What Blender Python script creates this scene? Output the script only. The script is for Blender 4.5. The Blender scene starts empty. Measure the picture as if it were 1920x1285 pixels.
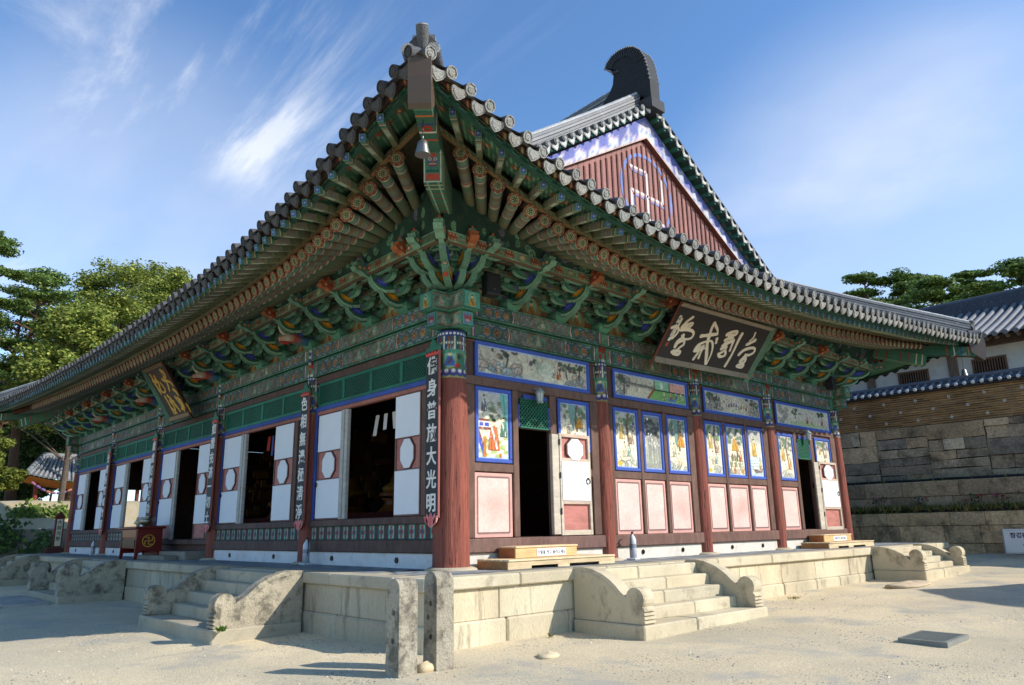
import bpy, math, random
import numpy as np
from mathutils import Vector, Matrix
sc = bpy.context.scene
COL = sc.collection
rad = math.radians

# ---------------------------------------------------------------- camera, sky, sun, exposure
cam_d = bpy.data.cameras.new("camera"); cam = bpy.data.objects.new("camera", cam_d); COL.objects.link(cam)
sc.camera = cam
cam_d.sensor_width = 36.0; cam_d.lens = 1387.49 / 1920 * 36; cam_d.clip_end = 2000; cam_d.clip_start = 0.1
PITCH, YAW, ROLL = rad(14.1776), rad(47.294), rad(-1.0268)
FW = Vector((math.cos(YAW) * math.cos(PITCH), math.sin(YAW) * math.cos(PITCH), math.sin(PITCH)))
R0 = Vector((math.sin(YAW), -math.cos(YAW), 0)); U0 = R0.cross(FW)
RR = R0 * math.cos(ROLL) + U0 * math.sin(ROLL); UU = -R0 * math.sin(ROLL) + U0 * math.cos(ROLL)
CAM = Vector((-8.175, -10.502, 0.561))
mw = Matrix((RR, UU, -FW)).transposed().to_4x4(); mw.translation = CAM
cam.matrix_world = mw

SUNV = Vector((0.84, -1.28, 1.0)).normalized()          # towards the sun
sun_d = bpy.data.lights.new("sun", "SUN"); sun = bpy.data.objects.new("sun", sun_d); COL.objects.link(sun)
sun_d.energy = 3.9; sun_d.angle = rad(0.53); sun_d.color = (1.0, 0.95, 0.87)
sun.rotation_euler = SUNV.to_track_quat("Z", "Y").to_euler(); sun.location = (30, -45, 40)

world = bpy.data.worlds.new("World"); sc.world = world; world.use_nodes = True
def build_world():
    nt = world.node_tree; N = nt.nodes; L = nt.links; N.clear()
    out = N.new("ShaderNodeOutputWorld"); bg = N.new("ShaderNodeBackground"); bg.inputs[1].default_value = 0.15
    sky = N.new("ShaderNodeTexSky"); sky.sky_type = "NISHITA"; sky.sun_disc = False
    sky.sun_elevation = math.asin(SUNV.z); sky.sun_rotation = math.atan2(SUNV.x, SUNV.y)
    sky.air_density = 1.0; sky.dust_density = 0.3; sky.ozone_density = 3.0; sky.altitude = 300
    tc = N.new("ShaderNodeTexCoord"); sep = N.new("ShaderNodeSeparateXYZ"); L.new(tc.outputs["Generated"], sep.inputs[0])
    def mth(op, a, b=None, c=None, clamp=False):
        m = N.new("ShaderNodeMath"); m.operation = op; m.use_clamp = clamp
        for i, v in enumerate((a, b, c)):
            if v is None: continue
            if isinstance(v, (int, float)): m.inputs[i].default_value = v
            else: L.new(v, m.inputs[i])
        return m.outputs[0]
    zz = mth("ADD", mth("MAXIMUM", sep.outputs[2], 0.02), 0.12)
    px = mth("DIVIDE", sep.outputs[0], zz); py = mth("DIVIDE", sep.outputs[1], zz)
    cmb = N.new("ShaderNodeCombineXYZ"); L.new(px, cmb.inputs[0]); L.new(py, cmb.inputs[1])
    def noise(scale, rot, sx, sy, detail, rough, off, dist=0.0):
        mp = N.new("ShaderNodeMapping"); mp.inputs["Rotation"].default_value = (0, 0, rot)
        mp.inputs["Scale"].default_value = (sx, sy, 1); mp.inputs["Location"].default_value = off
        L.new(cmb.outputs[0], mp.inputs[0])
        n = N.new("ShaderNodeTexNoise"); n.inputs["Scale"].default_value = scale; n.inputs["Detail"].default_value = detail
        n.inputs["Roughness"].default_value = rough; n.inputs["Distortion"].default_value = dist; L.new(mp.outputs[0], n.inputs["Vector"])
        return n.outputs[0]
    def rng(v, a, b, p=1.0):
        m = N.new("ShaderNodeMapRange"); m.interpolation_type = "SMOOTHSTEP"
        L.new(v, m.inputs[0]); m.inputs[1].default_value = a; m.inputs[2].default_value = b
        return m.outputs[0]
    def spot(d, a, b):                                    # soft region of sky round a compass direction
        vm = N.new("ShaderNodeVectorMath"); vm.operation = "DOT_PRODUCT"; vm.inputs[1].default_value = d
        nrm = N.new("ShaderNodeVectorMath"); nrm.operation = "NORMALIZE"; L.new(tc.outputs["Generated"], nrm.inputs[0])
        L.new(nrm.outputs[0], vm.inputs[0])
        return rng(vm.outputs["Value"], math.cos(rad(a)), math.cos(rad(b)))
    cir = rng(noise(1.5, rad(62), 1.0, 0.30, 12, 0.66, (3.1, 0.4, 0), 0.9), 0.47, 0.70)
    patch = rng(noise(0.7, 0, 1, 1, 4, 0.5, (1.7, 5.2, 0)), 0.42, 0.58)
    c1 = mth("MULTIPLY", mth("MULTIPLY", cir, patch), mth("ADD", mth("MULTIPLY", spot((.1885, .8939, .4068), 26, 6), 1.0), 0.12))
    soft = rng(noise(0.9, rad(-25), 0.7, 0.35, 8, 0.55, (0.2, 7.7, 0), 0.4), 0.36, 0.70)
    c2 = mth("MULTIPLY", mth("ADD", mth("MULTIPLY", soft, .75), 0.30), spot((.935, .262, .21), 26, 2))
    c3 = mth("MULTIPLY", mth("ADD", mth("MULTIPLY", soft, 0.5), 0.3), spot((.2575, .925, .28), 21, 3))
    amt = mth("MINIMUM", mth("ADD", mth("ADD", mth("MINIMUM", mth("MULTIPLY", c1, 0.95), 0.5), mth("MULTIPLY", c2, 0.9)), mth("MULTIPLY", c3, 0.7)), 0.74)
    tint = N.new("ShaderNodeMix"); tint.data_type = "RGBA"; tint.blend_type = "MULTIPLY"; tint.inputs[0].default_value = 1.0
    L.new(sky.outputs[0], tint.inputs[6]); tint.inputs[7].default_value = (.80, 1.0, 1.14, 1)
    mix = N.new("ShaderNodeMix"); mix.data_type = "RGBA"; L.new(amt, mix.inputs[0]); L.new(tint.outputs[2], mix.inputs[6])
    mix.inputs[7].default_value = (5.5, 5.6, 5.8, 1)
    L.new(mix.outputs[2], bg.inputs[0]); L.new(bg.outputs[0], out.inputs[0])
build_world()
sc.view_settings.view_transform = "Standard"; sc.view_settings.look = "None"
sc.view_settings.exposure = 0.5; sc.view_settings.gamma = 1.0
sc.cycles.max_bounces = 6; sc.cycles.diffuse_bounces = 4; sc.cycles.use_denoising = True
sc.cycles.caustics_reflective = False; sc.cycles.caustics_refractive = False

# ---------------------------------------------------------------- colour and mesh helpers
def lin(c):
    c = np.asarray(c, float) / 255.0
    return np.where(c <= 0.04045, c / 12.92, ((c + 0.055) / 1.055) ** 2.4)
def S(r, g, b): return tuple(lin((r, g, b)))
V = Vector

class MB:
    """collects boxes, tubes, prisms and grids into one mesh with a colour per vertex"""
    def __init__(s): s.v = []; s.f = []; s.m = []; s.c = []; s.sm = []
    def add(s, vs, fs, col=(1, 1, 1), mi=0, smooth=False):
        b = len(s.v); s.v.extend(tuple(map(float, p)) for p in vs)
        if isinstance(col, np.ndarray) and col.ndim == 2: s.c.extend(map(tuple, col))
        elif isinstance(col, list): s.c.extend(col)
        else: s.c.extend([tuple(col)] * len(vs))
        for f in fs: s.f.append([i + b for i in f]); s.m.append(mi); s.sm.append(smooth)
    def abox(s, c, ax, ay, az, col=(1, 1, 1), mi=0, faces=None):
        """box about centre c with half axes ax, ay, az; faces: dict of colours for '+x','-x',..."""
        c = V(c); ax = V(ax); ay = V(ay); az = V(az)
        if ax.cross(ay).dot(az) < 0: ax = -ax
        P = lambda i, j, k: c + ax * i + ay * j + az * k
        quads = {"+x": [(1, -1, -1), (1, 1, -1), (1, 1, 1), (1, -1, 1)], "-x": [(-1, 1, -1), (-1, -1, -1), (-1, -1, 1), (-1, 1, 1)],
                 "+y": [(1, 1, -1), (-1, 1, -1), (-1, 1, 1), (1, 1, 1)], "-y": [(-1, -1, -1), (1, -1, -1), (1, -1, 1), (-1, -1, 1)],
                 "+z": [(-1, -1, 1), (1, -1, 1), (1, 1, 1), (-1, 1, 1)], "-z": [(-1, 1, -1), (1, 1, -1), (1, -1, -1), (-1, -1, -1)]}
        for k, q in quads.items():
            s.add([P(*t) for t in q], [(0, 1, 2, 3)], (faces or {}).get(k, col), mi)
    def box(s, x0, x1, y0, y1, z0, z1, col=(1, 1, 1), mi=0, faces=None):
        s.abox(((x0 + x1) / 2, (y0 + y1) / 2, (z0 + z1) / 2), ((x1 - x0) / 2, 0, 0), (0, (y1 - y0) / 2, 0), (0, 0, (z1 - z0) / 2), col, mi, faces)
    def beam(s, p, q, w, h, col=(1, 1, 1), mi=0, up=(0, 0, 1), faces=None):
        p = V(p); q = V(q); d = (q - p); L = d.length; d.normalize(); up = V(up)
        sd = d.cross(up).normalized(); u = sd.cross(d)
        s.abox((p + q) / 2, d * L / 2, sd * w / 2, u * h / 2, col, mi, faces)
    def bbox(s, x0, x1, y0, y1, z0, z1, r=0.02, col=(1, 1, 1), mi=0):
        """box with chamfered edges"""
        c = V(((x0 + x1) / 2, (y0 + y1) / 2, (z0 + z1) / 2)); h = V((abs(x1 - x0) / 2, abs(y1 - y0) / 2, abs(z1 - z0) / 2))
        r = min(r, h.x * .8, h.y * .8, h.z * .8); vs = []; idx = {}
        for i in (-1, 1):
            for j in (-1, 1):
                for k in (-1, 1):
                    for a in range(3):
                        o = V((i * (h.x - (r if a != 0 else 0)), j * (h.y - (r if a != 1 else 0)), k * (h.z - (r if a != 2 else 0))))
                        idx[(i, j, k, a)] = len(vs); vs.append(c + o)
        fs = []
        def q(l, want):
            p = [vs[t] for t in l]; n = (p[1] - p[0]).cross(p[2] - p[0])
            fs.append(l if n.dot(want) > 0 else l[::-1])
        for a in range(3):
            b, d = (a + 1) % 3, (a + 2) % 3
            for sg in (-1, 1):
                l = []
                for (u, w) in ((-1, -1), (1, -1), (1, 1), (-1, 1)):
                    t = [0, 0, 0]; t[a] = sg; t[b] = u; t[d] = w; l.append(idx[(*t, a)])
                n = V((0, 0, 0)); n[a] = sg; q(l, n)
            for u in (-1, 1):
                for w in (-1, 1):
                    t0 = [0, 0, 0]; t0[a] = -1; t0[b] = u; t0[d] = w; t1 = list(t0); t1[a] = 1
                    n = V((0, 0, 0)); n[b] = u; n[d] = w
                    q([idx[(*t0, b)], idx[(*t1, b)], idx[(*t1, d)], idx[(*t0, d)]], n)
        for i in (-1, 1):
            for j in (-1, 1):
                for k in (-1, 1): q([idx[(i, j, k, 0)], idx[(i, j, k, 1)], idx[(i, j, k, 2)]], V((i, j, k)))
        s.add(vs, fs, col, mi)
    def tube(s, pts, rads, n=8, col=(1, 1, 1), mi=0, caps=True, cols=None, smooth=True):
        pts = [V(p) for p in pts]; b = []; cc = []
        if isinstance(rads, (int, float)): rads = [rads] * len(pts)
        ref = None
        for i, p in enumerate(pts):
            d = (pts[min(i + 1, len(pts) - 1)] - pts[max(i - 1, 0)]).normalized()
            if ref is None: ref = V((0, 0, 1)) if abs(d.z) < .9 else V((1, 0, 0))
            x = d.cross(ref).normalized(); y = x.cross(d); ref = y
            for k in range(n):
                a = 2 * math.pi * k / n; b.append(p + (x * math.cos(a) + y * math.sin(a)) * rads[i])
                cc.append(tuple(cols[i] if cols else col))
        fs = []
        for i in range(len(pts) - 1):
            for k in range(n): fs.append((i * n + k, (i + 1) * n + k, (i + 1) * n + (k + 1) % n, i * n + (k + 1) % n))
        s.add(b, fs, cc, mi, smooth)
        if caps:
            for i, fl in ((0, True), (len(pts) - 1, False)):
                ring = b[i * n:(i + 1) * n]
                s.add(ring, [tuple(range(n)) if fl else tuple(range(n))[::-1]], cols[i] if cols else col, mi)
    def lathe(s, c, prof, n=16, col=(1, 1, 1), mi=0, cols=None, smooth=True):
        c = V(c); vs = []; cc = []
        for i, (r, z) in enumerate(prof):
            for k in range(n):
                a = 2 * math.pi * k / n; vs.append(c + V((r * math.cos(a), r * math.sin(a), z))); cc.append(tuple(cols[i] if cols else col))
        fs = [(i * n + k, i * n + (k + 1) % n, (i + 1) * n + (k + 1) % n, (i + 1) * n + k) for i in range(len(prof) - 1) for k in range(n)]
        s.add(vs, fs, cc, mi, smooth)
        if prof[0][0] > 1e-4: s.add(vs[:n], [tuple(range(n))[::-1]], cols[0] if cols else col, mi)
        if prof[-1][0] > 1e-4: s.add(vs[-n:], [tuple(range(n))], cols[-1] if cols else col, mi)
    def prism(s, poly, O, U, W, T, col=(1, 1, 1), mi=0, rim=None):
        """outline poly (u,w) in the plane O + u U + w W, given the thickness vector T (centred)"""
        O = V(O); U = V(U); W = V(W); T = V(T); n = len(poly)
        A = [O + U * p[0] + W * p[1] - T / 2 for p in poly]; B = [p + T for p in A]
        ar = sum(poly[i][0] * poly[(i + 1) % n][1] - poly[(i + 1) % n][0] * poly[i][1] for i in range(n))
        flip = (ar > 0) == (U.cross(W).dot(T) > 0)
        s.add(A, [tuple(range(n))[::-1] if flip else tuple(range(n))], col, mi)
        s.add(B, [tuple(range(n)) if flip else tuple(range(n))[::-1]], col, mi)
        rc = rim if rim is not None else col
        for i in range(n):
            j = (i + 1) % n; q = [A[i], A[j], B[j], B[i]]
            s.add(q if flip else q[::-1], [(0, 1, 2, 3)], rc, mi)
    def grid(s, P, C=(1, 1, 1), mi=0, smooth=True, flip=False):
        """P: (nv, nu, 3) points"""
        P = np.asarray(P, float); nv, nu = P.shape[:2]
        ii = np.arange(nv * nu).reshape(nv, nu)
        q = np.stack([ii[:-1, :-1], ii[:-1, 1:], ii[1:, 1:], ii[1:, :-1]], -1).reshape(-1, 4)
        if flip: q = q[:, ::-1]
        C = np.asarray(C, float)
        C = np.broadcast_to(C, (nv, nu, 3)).reshape(-1, 3)
        s.add(P.reshape(-1, 3).tolist(), q.tolist(), C.copy(), mi, smooth)
    def canvas(s, cv, O, U, W, mi=0):
        """a painted canvas laid on the plane O + u U + w W"""
        O = np.array(O, float); U = np.array(U, float); W = np.array(W, float)
        P = O + cv.X[..., None] * U + cv.Y[..., None] * W
        s.grid(P, lin(cv.a), mi)
    def build(s, name, mats, parent=None, loc=None):
        me = bpy.data.meshes.new(name); me.from_pydata(s.v, [], s.f)
        if not isinstance(mats, (list, tuple)): mats = [mats]
        for m in mats: me.materials.append(m)
        me.polygons.foreach_set("material_index", s.m); me.polygons.foreach_set("use_smooth", s.sm)
        at = me.color_attributes.new("Col", "FLOAT_COLOR", "POINT")
        c = np.ones((len(s.v), 4), np.float32); c[:, :3] = np.asarray(s.c, np.float32).reshape(-1, 3)
        at.data.foreach_set("color", c.ravel()); me.update()
        o = bpy.data.objects.new(name, me); COL.objects.link(o)
        if parent is not None: o.parent = parent
        if loc is not None: o.location = loc
        return o

def tag(o, label=None, cat=None, group=None, kind=None):
    if label: o["label"] = label
    if cat: o["category"] = cat
    if group: o["group"] = group
    if kind: o["kind"] = kind
    return o
def empty(name, loc=(0, 0, 0), rz=0, parent=None):
    o = bpy.data.objects.new(name, None); COL.objects.link(o); o.location = loc; o.rotation_euler = (0, 0, rz); o.empty_display_size = .2
    if parent is not None: o.parent = parent
    return o
def copy_tree(o, parent=None):
    c = o.copy(); COL.objects.link(c)
    if parent is not None: c.parent = parent
    for ch in list(o.children): copy_tree(ch, c)
    return c

class Canvas:
    """a small painted surface in metres: colours 0-255 on a grid of points"""
    def __init__(s, w, h, res=0.015, bg=(120, 120, 110)):
        s.w, s.h = w, h; nx = max(2, int(round(w / res)) + 1); ny = max(2, int(round(h / res)) + 1)
        s.X, s.Y = np.meshgrid(np.linspace(0, w, nx), np.linspace(0, h, ny)); s.a = np.empty((ny, nx, 3)); s.a[:] = bg; s.res = res
    def put(s, m, col, al=1.0):
        k = (np.clip(m, 0, 1) * al)[..., None]; s.a = s.a * (1 - k) + np.asarray(col, float) * k
    def rect(s, x0, x1, y0, y1, col, al=1.0): s.put(((s.X >= x0) & (s.X <= x1) & (s.Y >= y0) & (s.Y <= y1)).astype(float), col, al)
    def ell(s, cx, cy, rx, ry, col, al=1.0, rot=0.0, soft=0.25):
        c, n = math.cos(rot), math.sin(rot); dx, dy = s.X - cx, s.Y - cy
        d = np.sqrt(((dx * c + dy * n) / rx) ** 2 + ((-dx * n + dy * c) / ry) ** 2); s.put((1 - d) / soft + .5, col, al)
    def ring(s, cx, cy, r, w, col, al=1.0):
        d = np.hypot(s.X - cx, s.Y - cy); s.put(1.2 - np.abs(d - r) / w, col, al)
    def poly(s, pts, col, al=1.0):
        m = np.zeros(s.X.shape, bool); n = len(pts)
        for i in range(n):
            x0, y0 = pts[i]; x1, y1 = pts[(i + 1) % n]
            if y0 == y1: continue
            m ^= ((s.Y >= min(y0, y1)) & (s.Y < max(y0, y1)) & (s.X < (x1 - x0) * (s.Y - y0) / (y1 - y0) + x0))
        s.put(m.astype(float), col, al)
    def line(s, pts, w, col, al=1.0):
        d = np.full(s.X.shape, 9.0)
        for (x0, y0), (x1, y1) in zip(pts[:-1], pts[1:]):
            dx, dy = x1 - x0, y1 - y0; L = dx * dx + dy * dy + 1e-12
            t = np.clip(((s.X - x0) * dx + (s.Y - y0) * dy) / L, 0, 1); d = np.minimum(d, np.hypot(s.X - x0 - t * dx, s.Y - y0 - t * dy))
        s.put(1.0 - (d - w / 2) / (s.res * .8), col, al)
    def noise(s, sc_, seed, oct_=3):
        r = np.random.RandomState(seed); o = np.zeros(s.X.shape); amp = 1
        for k in range(oct_):
            nx, ny = int(s.w * sc_) + 3, int(s.h * sc_) + 3; g = r.rand(ny, nx)
            x = s.X * sc_; y = s.Y * sc_; ix = np.minimum(x.astype(int), nx - 2); iy = np.minimum(y.astype(int), ny - 2); fx = x - ix; fy = y - iy
            fx = fx * fx * (3 - 2 * fx); fy = fy * fy * (3 - 2 * fy)
            o += amp * ((g[iy, ix] * (1 - fx) + g[iy, ix + 1] * fx) * (1 - fy) + (g[iy + 1, ix] * (1 - fx) + g[iy + 1, ix + 1] * fx) * fy - .5)
            sc_ *= 2; amp *= .55
        return o
    def grain(s, amt, sc_, seed): s.a = np.clip(s.a * (1 + amt * s.noise(sc_, seed))[..., None], 0, 255)
    def frame(s, w, col):
        s.rect(0, w, 0, s.h, col); s.rect(s.w - w, s.w, 0, s.h, col); s.rect(0, s.w, 0, w, col); s.rect(0, s.w, s.h - w, s.h, col)

# ---------------------------------------------------------------- materials (all multiply the mesh's own colours)
def mat(name, rough=0.7, big=(0.6, 0.12), fine=(14, 0.10), bump=0.0, bump_scale=40, stretch=(1, 1, 1), stain=None, stain2=None, spec=0.3, metal=0.0, trans=False, island=0.0, bump_dist=0.02, gain=1.0, objvar=0.0):
    m = bpy.data.materials.new(name); m.use_nodes = True; nt = m.node_tree; N = nt.nodes; L = nt.links
    b = N["Principled BSDF"]; b.inputs["Roughness"].default_value = rough; b.inputs["Metallic"].default_value = metal
    b.inputs["Specular IOR Level"].default_value = spec
    at = N.new("ShaderNodeAttribute"); at.attribute_name = "Col"; geo = N.new("ShaderNodeNewGeometry")
    mp = N.new("ShaderNodeMapping"); mp.inputs["Scale"].default_value = stretch; L.new(geo.outputs["Position"], mp.inputs[0])
    def noise(scale, detail=4, rough_=.6, dist=0):
        n = N.new("ShaderNodeTexNoise"); n.inputs["Scale"].default_value = scale; n.inputs["Detail"].default_value = detail
        n.inputs["Roughness"].default_value = rough_; n.inputs["Distortion"].default_value = dist; L.new(mp.outputs[0], n.inputs["Vector"]); return n.outputs[0]
    def mul(col, fac, lo, hi, f0=.3, f1=.7):
        r = N.new("ShaderNodeMapRange"); L.new(fac, r.inputs[0]); r.inputs[1].default_value = f0; r.inputs[2].default_value = f1
        r.inputs[3].default_value = lo; r.inputs[4].default_value = hi
        x = N.new("ShaderNodeVectorMath"); x.operation = "SCALE"; L.new(col, x.inputs[0]); L.new(r.outputs[0], x.inputs["Scale"]); return x.outputs[0]
    def over(col, fac, f0, f1, c2, amt):
        r = N.new("ShaderNodeMapRange"); L.new(fac, r.inputs[0]); r.inputs[1].default_value = f0; r.inputs[2].default_value = f1; r.inputs[3].default_value = 0; r.inputs[4].default_value = amt
        x = N.new("ShaderNodeMix"); x.data_type = "RGBA"; L.new(r.outputs[0], x.inputs[0]); L.new(col, x.inputs[6]); x.inputs[7].default_value = (*c2, 1); return x.outputs[2]
    col = at.outputs["Color"]
    if big: col = mul(col, noise(big[0]), (1 - big[1]) * gain, (1 + big[1]) * gain)
    if fine: col = mul(col, noise(fine[0], 5, .65), 1 - fine[1], 1 + fine[1])
    if stain: col = over(col, noise(stain[0], 6, .7, .3), stain[1], stain[2], stain[3], stain[4])
    if stain2: col = over(col, noise(stain2[0], 6, .75), stain2[1], stain2[2], stain2[3], stain2[4])
    if objvar:
        oi = N.new('ShaderNodeObjectInfo'); col = mul(col, oi.outputs['Random'], 1 - objvar, 1 + objvar, 0, 1)
    if island:
        rn = geo.outputs["Random Per Island"]; col = mul(col, rn, 1 - island, 1 + island, 0, 1)
    L.new(col, b.inputs["Base Color"])
    if bump:
        bp = N.new("ShaderNodeBump"); bp.inputs["Strength"].default_value = bump; bp.inputs["Distance"].default_value = bump_dist
        L.new(noise(bump_scale, 6, .65), bp.inputs["Height"]); L.new(bp.outputs[0], b.inputs["Normal"])
    if trans:
        tr = N.new("ShaderNodeBsdfTranslucent"); L.new(col, tr.inputs[0]); mx = N.new("ShaderNodeMixShader"); mx.inputs[0].default_value = .3
        L.new(b.outputs[0], mx.inputs[1]); L.new(tr.outputs[0], mx.inputs[2]); L.new(mx.outputs[0], N["Material Output"].inputs[0])
    return m
M = {}
M["paint"] = mat("painted wood", .75, (.8, .2), (26, .22), .3, 60, stain=(5, .52, .74, S(84, 76, 58), .5), gain=.80, objvar=.16)
M["mural"] = mat("wall painting", .75, (.8, .1), (22, .12), .1, 60)
M["timber"] = mat("old brown timber", .75, (1.2, .2), (9, .28), .5, 16, (1, 1, .35), stain=(3, .58, .8, S(120, 98, 84), .45))
M["pillar"] = mat("red pillar paint", .68, (1.0, .22), (12, .3), .9, 14, (1, 1, .07), bump_dist=.05, stain=(6, .52, .68, S(72, 42, 36), .65), stain2=(26, .575, .625, S(44, 24, 20), .85))
M["stone"] = mat("weathered granite", .9, (.9, .16), (60, .14), .5, 70, stain=(2.2, .56, .72, S(98, 90, 76), .6), stain2=(55, .66, .72, S(70, 66, 58), .55))
M["lichen"] = mat("lichen dark granite", .9, (.9, .2), (45, .2), .8, 22, bump_dist=.04, stain=(4.0, .47, .62, S(82, 76, 66), .75), stain2=(28, .58, .66, S(66, 62, 54), .6))
M["wallstone"] = mat("streaked platform granite", .9, (.8, .16), (60, .16), .5, 60, (1, 1, .22), stain=(3.0, .55, .70, S(104, 94, 80), .75), stain2=(11, .60, .72, S(122, 112, 92), .5))
M["darkstone"] = mat("stained terrace stone", .92, (.7, .25), (12, .28), 1.0, 9, bump_dist=.07, stain=(1.6, .48, .66, S(74, 66, 56), .7), stain2=(20, .62, .7, S(150, 142, 124), .5), island=.22)
M["paving"] = mat("platform paving", .85, (1.2, .16), (40, .14), .4, 50, stain=(2, .55, .75, S(112, 114, 116), .5), island=.1)
M["tile"] = mat("grey roof tile", .55, (1.5, .18), (26, .25), .4, 45, stain=(11, .58, .70, S(176, 176, 172), .5), spec=.4)
M["tileface"] = mat("tile end relief", .7, (1.5, .14), (45, .45), .9, 60, stain=(26, .54, .64, S(70, 70, 70), .7))
M["plaster"] = mat("white plaster", .85, (1.0, .07), (30, .08), .2, 40, stain=(2.4, .52, .72, S(176, 164, 150), .6))
M["paper"] = mat("door paper", .9, (2, .03), (40, .02), .05, 60)
M["dark"] = mat("dark interior wood", .8, (1, .3), (8, .3))
M["bark"] = mat("pine bark", .95, (2, .2), (14, .35), .9, 20, (1, 1, .4))
M["leaf"] = mat("foliage", .6, (.35, .25), (2.5, .2), 0, trans=True, island=.42, spec=.25)
M["metal"] = mat("dull metal", .38, (3, .1), (40, .1), .1, 50, metal=.85)
M["gloss"] = mat("painted metal", .3, (3, .08), (30, .05))
M["wood"] = mat("pale plank wood", .7, (1.4, .14), (10, .2), .25, 20, (.25, 1, 1), stain=(5, .6, .8, S(120, 92, 60), .4))
M["brick"] = mat("clay and tile layers", .9, (.8, .18), (20, .2), .6, 30, island=.18, stain=(1.1, .52, .7, S(140, 118, 90), .5))
M["ink"] = mat("lettering paint", .6, (2, .05), (40, .05))
M["pebble"] = mat("loose gravel", .9, (1, .1), (30, .1), 0, island=.45)
def ground_mat():
    m = mat("sandy gravel yard", .95, (.22, .14), (42, .30), 1.0, 60, stain=(.7, .52, .64, S(176, 172, 162), .65), stain2=(60, .57, .64, S(120, 110, 94), .75), bump_dist=.02)
    return m
M["ground"] = ground_mat()
rnd = random.Random(7)
M['sunstone'] = mat('pale dressed granite', .9, (.9, .12), (60, .12), .5, 70, stain=(1.9, .52, .66, S(112, 100, 84), .65), stain2=(50, .66, .72, S(90, 82, 66), .5))
# ---------------------------------------------------------------- the yard
GX = np.array([-300, -20, -3, .7, 6.7, 12.6, 19.3, 22, 40, 400]); GZ = np.array([-1.25, -1.18, -1.115, -1.085, -1.02, -.95, -.76, -.55, -.5, -.5])
def gz(x, y): return float(np.interp(x, GX, GZ))
def spread(a, b, c, d, n1, n2): return np.concatenate([np.geomspace(1, b - a + 1, n1)[::-1] * -1 + b + 1, np.linspace(b, c, n2)[1:], np.geomspace(1, d - c + 1, n1)[1:] + c - 1])
xs = spread(-260, -12, 24, 300, 10, 180); ys = spread(-120, -10, 14, 320, 10, 120)
XX, YY = np.meshgrid(xs, ys)
def vnoise(X, Y, s_, seed):
    r = np.random.RandomState(seed); g = r.rand(256, 256); x = X * s_; y = Y * s_; ix = np.floor(x).astype(int); iy = np.floor(y).astype(int); fx = x - ix; fy = y - iy
    fx = fx * fx * (3 - 2 * fx); fy = fy * fy * (3 - 2 * fy); q = lambda a, b: g[b % 256, a % 256]
    return (q(ix, iy) * (1 - fx) + q(ix + 1, iy) * fx) * (1 - fy) + (q(ix, iy + 1) * (1 - fx) + q(ix + 1, iy + 1) * fx) * fy - .5
ZZ = np.interp(XX, GX, GZ) + vnoise(XX, YY, 2.4, 12) * .014 + vnoise(XX, YY, .5, 3) * .05 + vnoise(XX, YY, 1.7, 4) * .03
c0, c1 = np.array(S(228, 209, 172)), np.array(S(207, 193, 163)); k = np.clip(vnoise(XX, YY, .35, 5) * 1.8 + vnoise(XX, YY, 1.6, 6) * 1.2 + .5, 0, 1)[..., None]
g = MB(); g.grid(np.stack([XX, YY, ZZ], -1), c0 * k + c1 * (1 - k)); tag(g.build("ground", M["ground"]), kind="structure")

def scatter_gravel():
    b = MB(); r = random.Random(11)
    oct_ = [(1, 0, 0), (0, 1, 0), (-1, 0, 0), (0, -1, 0), (0, 0, 1)]
    n = 0
    while n < 21000:
        u = r.random() ** 1.8; d = 4.2 + u * 15; a = YAW + rad(r.uniform(-37, 37)); x = CAM.x + d * math.cos(a); y = CAM.y + d * math.sin(a)
        if x > -1.9 and y > -1.75: continue
        w = vnoise(np.array([x]), np.array([y]), .9, 9)[0] + (.55 if (-3.4 < x < 18 and -2.7 < y < -1.6) or (-2.7 < x < -1.7 and y > -2) else 0)
        if r.random() > .35 + w * 1.3: continue
        s = r.uniform(.005, .012) * (1.0 if r.random() < .97 else 1.9); z = float(np.interp(x, GX, GZ) + vnoise(np.array([x]), np.array([y]), .5, 3)[0] * .05 + vnoise(np.array([x]), np.array([y]), 1.7, 4)[0] * .03)
        t = r.uniform(0, 6.28); ca, sa = math.cos(t), math.sin(t)
        vs = [(x + s * (p[0] * ca * 1.4 - p[1] * sa), y + s * (p[0] * sa * 1.4 + p[1] * ca), z - .002 + p[2] * s * .8) for p in oct_]
        g_ = r.uniform(.7, 1.1); c = S(196 * g_, 186 * g_, 164 * g_) if r.random() < .7 else S(170 * g_, 168 * g_, 166 * g_)
        b.add(vs, [(0, 1, 4), (1, 2, 4), (2, 3, 4), (3, 0, 4)], c); n += 1
    tag(b.build("gravel", M["pebble"]), "loose pale pebbles strewn over the sandy yard", "gravel", kind="stuff")
scatter_gravel()

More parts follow.
